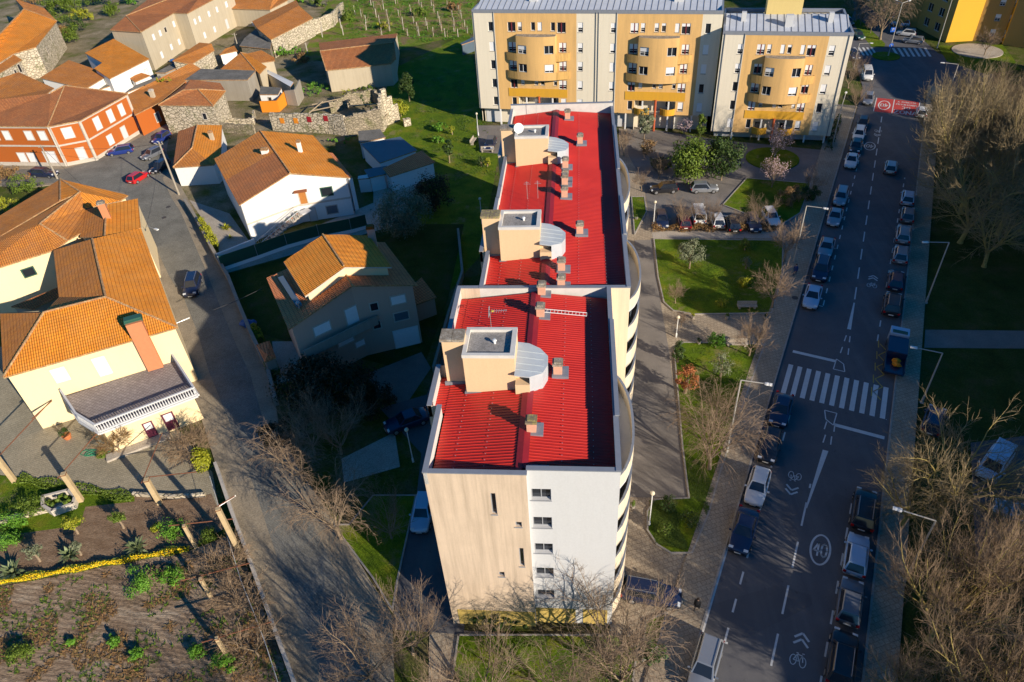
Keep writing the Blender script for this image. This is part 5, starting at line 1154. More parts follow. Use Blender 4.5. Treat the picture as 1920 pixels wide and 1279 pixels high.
house('shed', 'tiny tiled shed with a brace of dark poles on its roof', {'A': ('y', 380, 440, 3), 'B': ('y', 560, 400, 3), 'C': ('y', 530, 350, 3.4), 'D': ('y', 440, 380, 3.4)}, ['ABCD'], 'ABCD', white_h, tile_mid, cat='shed')
house('shed', 'small white shed with flat mossy roof beside the orange wall', {'A': ('y', 780, 838, 2.4), 'B': ('y', 965, 838, 2.4), 'C': ('y', 1000, 770, 2.4), 'D': ('y', 790, 755, 2.4)}, ['ABCD'], 'ABCD', white_h, corr, cat='shed', inset=.05, wins=[('AB', .5, 1.4, .6, .8, 'open')])
house('shed', 'cement shed with long white edge to its sloping roof', {'A': ('y', 860, 590, 3.3), 'B': ('y', 1120, 715, 3.0), 'C': ('y', 1090, 760, 2.6), 'D': ('y', 845, 620, 2.8)}, ['ABCD'], 'ABCD', beige_h, frame_w, cat='shed', inset=.05)
for nm, lab, V_, wm_ in (('orange_wall', 'bright orange painted yard walls meeting at a corner among the ruins', [('y', 780, 905, 2.2), ('y', 950, 900, 2.2), ('y', 1030, 800, 2.6)], orange_w),
                    ('cement_wall', 'tall grey cement wall folded round a yard beside the orange wall', [('y', 1030, 800, 2.8), ('y', 1130, 790, 3.2), ('y', 1180, 690, 3.6)], greycem)):
    b = MB(); pts = [T(*v) for v in V_]
    for p, q in zip(pts, pts[1:]):
        d = Vector((q.x - p.x, q.y - p.y, 0)).normalized(); n = Vector((d.y, -d.x, 0)) * .12
        b.hexa([Vector((p.x, p.y, 0)) + n, Vector((q.x, q.y, 0)) + n, Vector((q.x, q.y, 0)) - n, Vector((p.x, p.y, 0)) - n], [p + n, q + n, q - n, p - n])
    tag(b.build(nm, wm_), lab, 'wall')
# ruin: rubble walls, gable and fallen beams
def rubble_wall(name, label, pts, zs, th=.5, m=None, jag=.35, seed=1):
    rnd = random.Random(seed); b = MB(); P_ = [T(*p) for p in pts]
    for p, q, z0, z1 in zip(P_, P_[1:], zs, zs[1:]):
        d = Vector((q.x - p.x, q.y - p.y, 0)); L = d.length; d.normalize(); n = Vector((d.y, -d.x, 0)) * th / 2; k = max(2, int(L / .8))
        for i in range(k):
            a, c = p + d * (L * i / k), p + d * (L * (i + 1) / k); a.z = c.z = 0; h0 = z0 + (z1 - z0) * i / k + rnd.uniform(-jag, jag) * .5; w = n * rnd.uniform(.9, 1.1)
            b.hexa([a + w, c + w, c - w, a - w], [v + Vector((0, 0, max(.2, h0 + rnd.uniform(-.1, .1)))) for v in (a + w, c + w, c - w, a - w)])
    return tag(b.build(name, m or stone), label, 'wall')
rubble_wall('stone_wall', 'long ruined rubble wall with four square patches of brick and tile', [('b', 135, 975), ('b', 560, 1000), ('b', 690, 1020)], (3.2, 3.6, 3.9), seed=2, m=stone_l, jag=.1)
rubble_wall('stone_wall', 'ivy-hung continuation of the ruin wall rising to its gable', [('b', 690, 1020), ('b', 960, 985)], (3.6, 4.2), seed=3)
rubble_wall('ruined_gable', 'pale pointed gable left standing at the end of the ruin', [('b', 955, 985), ('b', 975, 940), ('b', 1075, 900)], (5.2, 6.4, 1.5), .5, stone_l, .3, 4)
rubble_wall('stone_wall', 'back wall of the ruin, overgrown along its top', [('b', 560, 850), ('b', 700, 800), ('b', 880, 760), ('b', 960, 800)], (2.0, 2.6, 2.4, 2.2), .5, stone, .5, 5)
rubble_wall('stone_wall', 'low rubble wall behind the small white house', [('a', 1660, 990), ('a', 1918, 1010)], (1.8, 1.8), .4, stone, .2, 6)
rubble_wall('stone_wall', 'low yard wall below the stone hip-roofed house', [('y', 400, 1140), ('y', 730, 1140), ('y', 740, 1060)], (1.2, 1.2, 1.4), .3, stone_l, .2, 7)
rubble_wall('stone_wall', 'tall old boundary wall running from the barn up to the vineyard corner', [('b', 430, 265), ('b', 580, 200), ('b', 660, 90)], (3.5, 3.2, 2.6), .5, stone_l, .15, 8)
rubble_wall('stone_wall', 'short fallen piece of wall on the lawn beside the ruin', [('b', 1110, 945), ('b', 1160, 935)], (1.3, 1.2), .9, stone_l, .2, 9)
for (t, x, y, mm) in (('b', 195, 905, orange_w), ('b', 298, 905, orange_w), ('b', 398, 895, redflash), ('b', 522, 888, redflash)):
    p0, p1 = T('b', 135, 975), T('b', 560, 1000); d = Vector((p1.x - p0.x, p1.y - p0.y, 0)).normalized(); n = Vector((d.y, -d.x, 0)); u, z = PV(*px(t, x, y), p0 + n * .28, d)
    b = MB(); b.obox(Vector((p0.x, p0.y, z)) + d * u + n * .3, d * .42, n * .03, (0, 0, .5)); tag(b.build('wall_patch', mm), 'square %s infill panel set in the ruined rubble wall' % ('orange brick' if mm is orange_w else 'rust red'), 'panel', 'patches in the ruin wall')
b = MB()
for a, c in ((('b', 395, 850), ('b', 500, 760)), (('b', 420, 785), ('b', 630, 740)), (('b', 400, 835), ('b', 640, 785)), (('b', 700, 795), ('b', 905, 778)), (('b', 940, 915), ('b', 1025, 805))):
    p, q = T(*a, 1.8), T(*c, 2.3); b = MB(); b.tube(p, q, .12, .1, 7); tag(b.build('timber_beam', plain('old_timber' + str(a[1]), (.34, .27, .18), .9, .2, 6)), 'bleached timber beam lying across the ruin', 'beam', 'fallen beams of the ruin')
# sheds east of the white house
house('shed', 'long shed with blue-grey sheet roof behind the white house', {'A': ('f', 1245, 342, 2.7), 'B': ('f', 1528, 246, 2.7), 'C': ('f', 1400, 145, 3.0), 'D': ('f', 1105, 200, 3.0)}, ['ABCD'], 'ABCD', white_h, bluesheet, cat='shed')
house('shed', 'patched grey sheet roof touching the foot of the ruined gable', {'A': ('f', 1090, 192, 2.9), 'B': ('f', 1290, 150, 2.9), 'C': ('f', 1250, 88, 3.0), 'D': ('f', 1085, 102, 3.0)}, ['ABCD'], 'ABCD', white_h, corr, cat='shed')
house('shed', 'shed with pink-brown tile roof on the edge of the park lawn', {'A': ('f', 1320, 445, 2.6), 'B': ('f', 1662, 335, 2.6), 'C': ('f', 1562, 247, 3.4), 'D': ('f', 1268, 382, 3.2)}, ['ABCD'], 'ABCD', white_h, tile_pink, cat='shed')
house('shed', 'little blue-grey roofed annexe beside the garden stair', {'A': ('f', 1165, 452, 2.5), 'B': ('f', 1290, 425, 2.5), 'C': ('f', 1300, 362, 2.7), 'D': ('f', 1128, 392, 2.7)}, ['ABCD'], 'ABCD', white_h, bluesheet, cat='shed')
house('shed', 'narrow white garden cupboard with pitched top in the shaded yard', {'A': ('f', 1082, 462, 2.3), 'B': ('f', 1172, 455, 2.3), 'C': ('f', 1155, 428, 2.6), 'D': ('f', 1085, 440, 2.6)}, ['ABCD'], 'ABCD', white_h, white_h, cat='shed', inset=.05)
house('shed', 'small pale blue shed in deep shade beside the north block', {'A': ('b', 1540, 335, 2.4), 'B': ('b', 1640, 300, 2.4), 'C': ('b', 1640, 270, 2.4), 'D': ('b', 1530, 325, 2.4)}, ['ABCD'], 'ABCD', bluesheet, bluesheet, cat='shed')

# boundary walls, green screens
def lowwall(name, label, pts, h, th, m, z=0, cat='wall'):
    b = MB(); pts = [P(*p) for p in pts]
    for i, (p, q) in enumerate(zip(pts, pts[1:])):
        d = (q - p).normalized(); n = Vector((d.y, -d.x, 0)) * th / 2; b.obox((p + q) / 2 + Vector((0, 0, h / 2 + z + .003 * i)), (q - p) / 2 + d * th * .2, n, (0, 0, h / 2))
    return tag(b.build(name, m), label, cat)
lowwall('boundary_wall', 'long low concrete wall between the lane and the bare vegetable field', [(409, 880), (439, 968), (475, 1065), (511, 1165), (553, 1279), (575, 1340)], 1.0, .28, granite)
lowwall('boundary_wall', 'low stone garden wall along the east side of the lane', [(350, 385), (372, 420), (398, 470), (432, 530), (452, 582), (474, 634), (506, 702), (520, 760)], 1.1, .4, greycem)
lowwall('boundary_wall', 'white rendered wall closing the front yard of the white house', [(411, 490), (480, 462)], 1.2, .25, white_h)
lowwall('boundary_wall', 'dark retaining wall between the back gardens and the block drive', [(860, 440), (868, 520), (842, 600), (815, 700)], 1.0, .3, greycem)
lowwall('boundary_wall', 'kerb-high granite edge of the garden bed below the courtyard', [(252, 929), (330, 934), (385, 930)], .4, .25, stone_l)
lowwall('boundary_wall', 'garden retaining strip of white stone beside the planter', [(-20, 985), (60, 965), (120, 950)], .35, .5, stone_l)
pts = [(418, 508), (485, 485), (540, 465), (600, 448), (660, 436), (690, 428)]
b = thing('screen_fence', 'long dark green mesh screen fence between the two gabled houses', 'fence', P(540, 465))
m_ = MB(); pp = [P(*p) for p in pts]
for i, (p, q) in enumerate(zip(pp, pp[1:])):
    d = (q - p).normalized(); n = Vector((d.y, -d.x, 0)) * .03; m_ = MB(); m_.obox((p + q) / 2 + Vector((0, 0, 1.35)), (q - p) / 2 - d * .04, n, (0, 0, .85)); m_.build('panel', greenp, b)
    m_ = MB(); m_.tube(p, p + Vector((0, 0, 2.3)), .04); m_.build('post', frame_g, b)
    m_ = MB(); m_.obox((p + q) / 2 + Vector((0, 0, .25)), (q - p) / 2, n * 3, (0, 0, .25)); m_.build('plinth', white_h, b)
# drying yard: awning and washing
b = MB(); p = T('a', 1760, 180); q = T('a', 1880, 185); b.obox((p + q) / 2 + Vector((0, 0, 1.3)), (q - p) / 2, Vector((0, .05, 0)), (0, 0, 1.2)); tag(b.build('awning', greenp), 'dark green awning hanging beside the washing in the top yard', 'awning')
rnd = random.Random(5)
for k, (x, y, c) in enumerate(((1690, 170, frame_w), (1715, 160, shutter), (1740, 155, redframe), (1765, 160, frame_w), (1790, 165, shutter), (1900, 180, frame_w))):
    p = T('a', x, y, 1.0); b = MB(); b.hexa([p + Vector((-.35, 0, -.4)), p + Vector((.3, .1, -.45)), p + Vector((.3, .16, -.45)), p + Vector((-.35, .06, -.4))], [p + Vector((-.4, 0, .5)), p + Vector((.35, .02, .45)), p + Vector((.35, .08, .45)), p + Vector((-.4, .06, .5))])
    tag(b.build('washing', c), ('red' if c is redframe else 'white') + ' piece of washing on the line in the top yard', 'laundry', 'washing on the line')
# ------------------------------------------------------------------ apartment blocks just outside the frame that shade the avenue
OFFS = Vector((math.sin(R_(SUN_AZ)), -math.cos(R_(SUN_AZ)), 0)) / math.tan(R_(SUN_EL))
def shade(x, y, h):                       # where a corner h metres high stands if its shadow falls at image point x,y
    return P(x, y) + OFFS * h
def shade_block(name, label, pts, h, towers=()):
    th = simple_block(name, label, pts, h, [cream, peach], [(i, tuple(range(3, 60, 5)), 1.2, 1.3, 'half') for i in range(1)])
    for x, y, z in towers:
        b = MB(); b.box((x - 1.8, y - 1.6, h), (x + 1.8, y + 1.6, z)); b.build('stair_tower', peachtower, th)
    return th
shade_block('apartment_building', 'sister apartment block standing east of the park beyond the right edge', [(53.6, 1), (53.6, 52), (57, 55), (65, 82), (87, 94.5), (99, 84), (80, 40), (66, 1)][::-1], 17, [(54.5, 20, 20.3), (54.5, 36, 20.3), (55, 48, 20.3)])
shade_block('apartment_building', 'apartment block north-east of the junction beyond the right edge', [(92, 101), (91, 124), (98, 130), (106, 128), (122, 112), (110, 96)][::-1], 17)
shade_block('apartment_building', 'apartment block south-east of the bare trees beyond the right edge', [(49.5, -14), (50, -1), (62, -1), (62, -14)][::-1], 17)
# ------------------------------------------------------------------ cars
def paint(name, col, metal=.3): return plain(name, col, .32, .03, 2, metal=metal, spec=.6, coat=.6)
PAINT0 = paint('car_paint', (.5, .52, .55))
PA = {'white': paint('paint_white', (.68, .68, .67), 0), 'silver': paint('paint_silver', (.33, .35, .38), .5), 'grey': paint('paint_grey', (.16, .17, .19)), 'black': paint('paint_black', (.016, .016, .02), .1),
      'navy': paint('paint_navy', (.02, .03, .075), .3), 'blue': paint('paint_blue', (.02, .045, .24), .3), 'red': paint('paint_red', (.55, .018, .02), .1), 'sky': paint('paint_pale_blue', (.40, .52, .66), .2), 'green': paint('paint_green', (.015, .06, .05), .2), 'maroon': paint('paint_maroon', (.12, .012, .02), .2)}
tyre = plain('tyre_rubber', (.02, .02, .02), .9, 0); rimm = plain('wheel_rim', (.42, .43, .45), .35, 0, metal=.7)
lampw = plain('headlamp_glass', (.65, .68, .70), .1, 0, spec=.9); lampr = plain('tail_lamp_glass', (.38, .01, .01), .2, 0, spec=.8)
trim_m = plain('black_trim', (.02, .02, .022), .6, 0); platem = plain('number_plate', (.7, .7, .66), .5, 0)
def car_proto(kind, L, W, Hc):
    root = thing('parked_car', 'x', 'car'); h = W / 2
    K = {'hatch': (.20, .07, -.40, -.485, .88), 'sedan': (.20, .06, -.20, -.33, .92), 'wagon': (.21, .08, -.43, -.488, .90), 'suv': (.22, .10, -.42, -.485, 1.02), 'van': (.34, .24, -.46, -.492, 1.10)}[kind]
    yb, yr, yrr, ybr, zb = K; zb_ = zb * (Hc / (1.47 if kind in ('hatch', 'sedan', 'wagon') else 1.7 if kind == 'suv' else 1.95)) if kind != 'van' else 1.15
    fr = .62 if kind != 'van' else .78
    st = [(-.5, .78, .48, zb_ * .62), (-.485, .90, .32, zb_ * (.80 if kind == 'sedan' else .95)), (-.44, .965, .24, zb_ * (.93 if kind == 'sedan' else .99)), (-.30, 1, .20, zb_), (0, 1, .18, zb_), (yb, .985, .20, zb_ * .99), (yb + (.5 - yb) * .5, .96, .22, zb_ * .93), (.455, .88, .26, zb_ * .80), (.487, .74, .34, zb_ * .68), (.5, .60, .42, zb_ * .55)]
    b = MB(); rings = []
    for y, w, z0, z1 in st:
        hw = h * w; y *= L
        rings.append([(-hw * .90, y, z0), (-hw, y, z0 + .12), (-hw, y, z0 + (z1 - z0) * .62), (-hw * .965, y, z1 - .04), (-hw * .84, y, z1), (0, y, z1 + .025), (hw * .84, y, z1), (hw * .965, y, z1 - .04), (hw, y, z0 + (z1 - z0) * .62), (hw, y, z0 + .12), (hw * .90, y, z0)])
    vs = [v for r in rings for v in r]; n = 11; fs = []
    for j in range(len(rings) - 1):
        for i in range(n): a, c = j * n + i, j * n + (i + 1) % n; fs.append((a, a + n, c + n, c))
    fs += [tuple(range(n)), tuple((len(rings) - 1) * n + i for i in range(n))[::-1]]
    b.idx(vs, fs)
    # rear and front plates, bumpers
    b.box((-h * .8, L * .497, .22), (h * .8, L * .503, .40), 1); b.box((-h * .5, L * .5, zb_ * .42), (h * .5, L * .505, zb_ * .52), 1); b.box((-.26, -L * .505, .5), (.26, -L * .5, .62), 2); b.box((-.26, L * .505, .36), (.26, L * .509, .47), 2)
    body = b.build('body', [PAINT0, trim_m, platem], root, smooth=False)
    m = body.modifiers.new('bevel', 'BEVEL'); m.width = .03; m.segments = 2; m.limit_method = 'ANGLE'; m.angle_limit = R_(30)
    body.data.polygons.foreach_set('use_smooth', [True] * len(body.data.polygons))
    z0, zt = zb_ - .01, Hc; bw, tw = h * .88, h * (.70 if kind != 'van' else .80)
    B = [(-bw, ybr * L), (bw, ybr * L), (bw * .98, yb * L), (-bw * .98, yb * L)]; Tt = [(-tw, yrr * L), (tw, yrr * L), (tw * .96, yr * L), (-tw * .96, yr * L)]
    def gl(nm, i, j, sh=.0, m_=dark_glass):
        g = MB(); a0, a1, c0, c1 = Vector((*B[i], z0)), Vector((*B[j], z0)), Vector((*Tt[i], zt - .05)), Vector((*Tt[j], zt - .05))
        k = .93; g.poly([a0.lerp(a1, 1 - k), a0.lerp(a1, k), c0.lerp(c1, k), c0.lerp(c1, 1 - k)]); g.build(nm, m_, root)
    b = MB()                                                       # cabin shell: pillars and roof
    for i, j in ((0, 1), (1, 2), (2, 3), (3, 0)):
        a0, a1, c0, c1 = Vector((*B[i], z0)), Vector((*B[j], z0)), Vector((*Tt[i], zt - .05)), Vector((*Tt[j], zt - .05)); out = Vector(((a0 + a1).x, (a0 + a1).y, 0)) ; o = (a1 - a0).cross(c0 - a0).normalized() * -.012
        for f0, f1 in ((0, .07), (.93, 1)): b.poly([a0.lerp(a1, f0), a0.lerp(a1, f1), c0.lerp(c1, f1), c0.lerp(c1, f0)])
    ring0 = [Vector((*p, zt - .05)) for p in Tt]; c = sum(ring0, Vector()) / 4; ring1 = [Vector((c.x + (p.x - c.x) * .88, c.y + (p.y - c.y) * .93, zt)) for p in ring0]
    b.idx(ring0 + ring1, [(0, 1, 5, 4), (1, 2, 6, 5), (2, 3, 7, 6), (3, 0, 4, 7), (4, 5, 6, 7)])
    b.build('roof', PAINT0, root)
    gl('windscreen', 2, 3); gl('rear_window', 0, 1); gl('side_window', 1, 2); gl('side_window', 3, 0)
    if kind in ('wagon', 'suv'):
        for s in (-1, 1): b = MB(); b.tube((s * tw * .86, yrr * L * .95, zt + .05), (s * tw * .86, yr * L * .8, zt + .05), .022); b.build('roof_rail', rimm, root)
    for sx in (-1, 1):
        for sy in (-.31, .31):
            w = MB(); r = .31 if kind != 'suv' else .35; w.tube((sx * (h - .2), sy * L, r), (sx * (h + .015), sy * L, r), r, r, 14); wh = w.build('wheel', tyre, root)
            w = MB(); w.tube((sx * (h + .014), sy * L, r), (sx * (h + .03), sy * L, r), r * .66, r * .6, 10); w.build('rim', rimm, wh)
        w = MB(); w.obox((sx * h * .66, L * .455, zb_ * .75), (h * .2, 0, 0), (0, .1, -.03), (0, .02, .06)); w.build('headlight', lampw, root)
        w = MB(); w.obox((sx * h * .80, -L * .487, zb_ * .80), (h * .13, 0, 0), (0, .05, 0), (0, 0, .12)); w.build('tail_light', lampr, root)
        w = MB(); w.obox((sx * (h + .09), yb * L - .25, zb_ + .03), (.09, 0, 0), (0, .05, 0), (0, 0, .06)); w.build('mirror', PAINT0, root)
    return root
PROTO = {'hatch': (car_proto('hatch', 4.0, 1.70, 1.46),), 'sedan': (car_proto('sedan', 4.5, 1.78, 1.44),), 'wagon': (car_proto('wagon', 4.5, 1.76, 1.48),), 'suv': (car_proto('suv', 4.4, 1.82, 1.68),), 'van': (car_proto('van', 4.5, 1.82, 1.92),)}
used_ = set()
def car(kind, col, x, y, ang, label, cat='car', group=None):
    """ang: heading in degrees east of north"""
    p = P(x, y, .75); p.z = .006; rz = -R_(ang); mats = {'car_paint': PA[col]}
    r = dup(PROTO[kind][0], p, rz, label=label, mats=mats, group=group); r['category'] = cat; return r
GL_, GR_ = 'cars parked along the left kerb of the avenue', 'cars parked along the right kerb of the avenue'
DN, UP = 21.75 + 180, 21.75
for a in [
    ('van', 'white', 1626, 139, DN - 10, 'white van parked at the junction kerb, farthest up the avenue', 'van', GL_),
    ('hatch', 'silver', 1629, 184, DN, 'silver hatchback beside the red zone marking, nose towards the red block', 'car', GL_),
    ('hatch', 'black', 1618, 230, DN, 'black hatchback just below the red zone marking, in front of a white saloon', 'car', GL_),
    ('wagon', 'white', 1611, 250, DN, 'white estate with dark rear window between two black cars', 'car', GL_),
    ('hatch', 'black', 1605, 273, DN, 'black hatchback behind the white estate with the dark rear window', 'car', GL_),
    ('sedan', 'white', 1597, 299, DN, 'white saloon ending the group of four by the painted 40 circle', 'car', GL_),
    ('wagon', 'silver', 1577, 367, DN, 'bright silver estate, upper of the close pair beside the arm lamp', 'car', GL_),
    ('sedan', 'silver', 1566, 404, DN, 'blue-silver saloon, lower of the close pair beside the arm lamp', 'car', GL_),
    ('sedan', 'silver', 1550, 461, DN, 'silver saloon directly in front of the dark off-roader', 'car', GL_),
    ('suv', 'navy', 1540, 504, DN, 'dark navy off-roader between two pale saloons', 'car', GL_),
    ('sedan', 'sky', 1524, 553, DN, 'pale blue saloon with sunroof at the end of the bay above the zebra crossing', 'car', GL_),
    ('sedan', 'navy', 1465, 765, DN, 'dark blue saloon parked at the edge of the zebra crossing', 'car', GL_),
    ('hatch', 'black', 1444, 833, DN, 'black hatchback partly under the drooping bare tree', 'car', GL_),
    ('hatch', 'white', 1421, 910, DN, 'white sunlit hatchback on the left of the avenue', 'car', GL_),
    ('sedan', 'navy', 1395, 991, DN, 'dark blue saloon in front of the sunlit white hatchback', 'car', GL_),
    ('wagon', 'silver', 1322, 1247, DN, 'silver estate cut by the bottom edge of the picture', 'car', GL_),
    ('hatch', 'silver', 1671, 311, UP, 'silver hatchback farthest up the right kerb, half under plane twigs', 'car', GR_),
    ('hatch', 'sky', 1703, 368, UP, 'pale hatchback poking out from under the big plane tree', 'car', GR_),
    ('hatch', 'grey', 1703, 400, UP, 'grey hatchback almost hidden under the big plane tree', 'car', GR_),
    ('wagon', 'silver', 1695, 436, UP, 'silver estate just below the plane tree canopy', 'car', GR_),
    ('hatch', 'silver', 1690, 474, UP, 'silver hatchback with red tail lights next to a silver estate', 'car', GR_),
    ('hatch', 'navy', 1681, 523, UP, 'dark navy hatchback with red tail lights on the right kerb', 'car', GR_),
    ('suv', 'black', 1674, 568, UP, 'black off-roader with pale roof rails above the yellow zigzag', 'car', GR_),
    ('suv', 'black', 1621, 953, UP, 'black off-roader with roof rails beside the bare trees below the crossing', 'car', GR_),
    ('hatch', 'sky', 1607, 1037, UP, 'pale silver-blue hatchback beside the painted 40 circle', 'car', GR_),
    ('hatch', 'grey', 1595, 1125, UP, 'dark grey hatchback with bright red tail lights at the edge of the sunlight', 'car', GR_),
    ('suv', 'black', 1580, 1232, UP, 'black car in deep shade at the bottom of the right kerb', 'car', GR_),
    ('hatch', 'white', 1729, 208, UP, 'white car at the right end of the red zone marking', 'car', GR_),
    ('van', 'sky', 1866, 868, 222, 'pale blue van parked askew in the shaded car park', 'van', None),
    ('sedan', 'silver', 1922, 966, 300, 'silver car at the right edge behind bare twigs', 'car', None),
    ('hatch', 'navy', 1752, 785, 30, 'dark car in the black shade above the yellow-twigged tree', 'car', None),
    ('hatch', 'black', 1245, 351, 265, 'black hatchback side-on under the evergreens', 'car', 'cars in the forecourt'),
    ('hatch', 'silver', 1321, 350, 90, 'silver three-door hatchback side-on under the evergreens', 'car', 'cars in the forecourt'),
    ('hatch', 'navy', 1241, 410, 180, 'navy car at the left end of the hedge row', 'car', 'cars in the forecourt'),
    ('hatch', 'maroon', 1283, 412, 0, 'dark red car with red tail lights behind the low hedge', 'car', 'cars in the forecourt'),
    ('van', 'white', 1309, 402, 0, 'white van behind the brown hedge under bare twigs', 'van', 'cars in the forecourt'),
    ('hatch', 'white', 1345, 410, 0, 'white hatchback right of the white van', 'car', 'cars in the forecourt'),
    ('hatch', 'black', 1374, 417, 0, 'black car with red tail lights right of the white hatchback', 'car', 'cars in the forecourt'),
    ('hatch', 'navy', 1413, 416, 180, 'dark blue car between the black car and the white one by the lamp', 'car', 'cars in the forecourt'),
    ('hatch', 'white', 1446, 405, 175, 'white car at the right end of the hedge row', 'car', 'cars in the forecourt'),
    ('wagon', 'navy', 1222, 1110, 100, 'dark car with roof bars under the bare tree by the near wall', 'car', None),
    ('hatch', 'navy', 919, 268, 185, 'dark hatchback on the patch of tarmac by the park lawn', 'car', None),
    ('hatch', 'sky', 792, 958, 180, 'blue-white hatchback in the shadow close against the near wall', 'car', None),
    ('sedan', 'navy', 762, 786, 240, 'dark saloon barely seen in the block shadow', 'car', None),
    ('wagon', 'blue', 225, 281, 250, 'deep blue estate in front of the rust-red house', 'car', None),
    ('hatch', 'grey', 284, 287, 205, 'grey hatchback in the sun beside the blue estate', 'car', None),
    ('hatch', 'black', 299, 311, 190, 'black car squeezed behind the grey hatchback', 'car', None),
    ('hatch', 'blue', 302, 257, 190, 'dark blue car in the shadow at the mouth of the alley', 'car', None),
    ('wagon', 'navy', 83, 323, 97, 'black estate beside the utility pole at the left', 'car', None),
    ('hatch', 'red', 259, 330, 15, 'bright red hatchback alone in the sunny square', 'car', None),
    ('suv', 'navy', 360, 534, 165, 'dark blue car driving down the cobbled lane', 'car', None),
    ('hatch', 'green', 1610, 65, 175, 'dark green car beside the grass strip beyond the zinc roof', 'car', None),
    ('hatch', 'grey', 1590, 39, 175, 'grey car partly hidden by the corner of the zinc roof', 'car', None),
    ('hatch', 'silver', 1713, 74, 300, 'silver car nearest the far zebra crossing', 'car', None),
    ('hatch', 'white', 1700, 60, 300, 'white car behind the silver one at the far crossing', 'car', None),
    ('hatch', 'sky', 1690, 42, 300, 'pale car third in line at the far ochre block', 'car', None),
    ('hatch', 'navy', 1601, 102, 180, 'dark blue car at the corner of the far zebra crossing', 'car', None),
]: car(*a)
for k in PROTO:
    def rm(o):
        for c in list(o.children): rm(c)
        bpy.data.objects.remove(o)
    rm(PROTO[k][0])
# recycling truck with crane
p = P(1675, 676); tr_ = thing('truck', 'dark blue flat-bed truck with pale cab and orange load parked on the yellow zigzag', 'truck', (p.x, p.y, 0), -R_(UP)); tr_.scale = (.78, .76, .78)
def tb(name, m, boxes):
    b = MB()
    for c0, c1 in boxes: b.box(c0, c1)
    o = b.build(name, m, tr_, off=(0, 0, 0)); md = o.modifiers.new('bevel', 'BEVEL'); md.width = .06; md.segments = 2; return o
cab = tb('cab', PA['sky'], [((-1.15, 2.6, .5), (1.15, 4.3, 2.6))])
b = MB(); b.poly([(-1.0, 4.32, 1.5), (1.0, 4.32, 1.5), (.95, 4.31, 2.4), (-.95, 4.31, 2.4)]); b.build('windscreen', dark_glass, cab, off=(0, 0, 0))
b = MB(); b.box((-.9, 2.75, 2.6), (.9, 3.4, 2.66)); b.build('roof_hatch', greend, cab, off=(0, 0, 0))
tb('bed', PA['navy'], [((-1.2, -4.2, .9), (1.2, 2.5, 1.15)), ((-1.2, -1.2, 1.15), (1.2, 2.4, 2.3)), ((-1.2, -4.2, 1.15), (-1.1, -1.2, 1.7)), ((1.1, -4.2, 1.15), (1.2, -1.2, 1.7))])
b = MB(); b.blob((.1, -2.0, 1.5), (.55, .4, .35), 8, 5, 0, .2, 3); b.blob((.2, -2.7, 1.45), (.6, .35, .3), 8, 5, 0, .2, 5); b.build('load', orange_w, tr_, off=(0, 0, 0))
for s in (-1, 1):
    for y in (3.2, -1.6, -2.8): b = MB(); b.tube((s * .85, y, .5), (s * 1.18, y, .5), .5, .5, 14); b.build('wheel', tyre, tr_, off=(0, 0, 0))

# ------------------------------------------------------------------ lamps, poles, signs
lampcol = plain('painted_lamp_post', (.40, .38, .34), .6, .1, 2); lamphead = plain('lamp_head', (.66, .66, .64), .4, 0); globe_m = plain('globe_glass', (.70, .62, .45), .25, .05, 3, spec=.7)
def arm_lamp(base, top, head, label, h=None):
    p = P(*base); h = h or height(*base, *top); q = P(head[0], head[1], h + .1)
    r = thing('street_lamp', label, 'street lamp', p, group='street lamps with arms')
    b = MB(); b.tube(p, (p.x, p.y, .9), .13, .11, 10); b.tube((p.x, p.y, .9), (p.x, p.y, h), .085, .06, 10); b.lathe(p, [(.2, 0), (.2, .06), (.13, .1)], 10); b.build('pole', lampcol, r)
    t = Vector((p.x, p.y, h)); d = (q - t); d.z = 0; d.normalize(); b = MB(); b.tube(t, q, .05, .045, 8); b.build('arm', lampcol, r)
    b = MB(); b.blob(q + d * .25, (.2, .2, .1), 10, 6); b.blob(q + d * .5, (.17, .17, .09), 10, 6); b.obox(q + d * .38, d * .3, Vector((-d.y, d.x, 0)) * .13, (0, 0, .06)); b.build('lamp_head', lamphead, r); return r, h
arm_lamp((1488, 492), (1514, 386), (1542, 390), 'arm lamp between the upper lawn and the avenue')
arm_lamp((1736, 568), (1774, 455), (1742, 454), 'arm lamp by the dark lawn right of the black off-roader')
arm_lamp((1728, 755), (1765, 662), (1722, 653), 'arm lamp with a sunlit top right of the zebra crossing')
arm_lamp((1362, 850), (1391, 713), (1432, 719), 'arm lamp rising out of the drooping bare tree')
arm_lamp((1693, 1095), (1741, 977), (1694, 958), 'arm lamp among the bare crowns at lower right')
arm_lamp((1600, 129), (1610, 82), (1630, 81), 'arm lamp at the far junction beside the white van')
arm_lamp((1774, 190), (1795, 121), (1772, 118), 'arm lamp among the plane twigs right of the junction')
arm_lamp((1560, 276), (1580, 200), (1586, 175), 'arm lamp close to the corner of the north-east block')
arm_lamp((1757, 90), (1785, -2), (1795, -6), 'arm lamp in front of the bright yellow gable')
rl, hl = arm_lamp((1665, 106), (1692, 6), (1703, 2), 'tall twin-arm lamp on the traffic island with blue signs')
p = P(1665, 106); b = MB(); t = Vector((p.x, p.y, hl)); q = P(1681, 1, hl + .1); b.tube(t, q, .05, .045, 8); b.blob(q, (.3, .2, .1)); b.build('arm', lampcol, rl)
bluesign = plain('blue_sign', (.02, .12, .55), .4, 0)
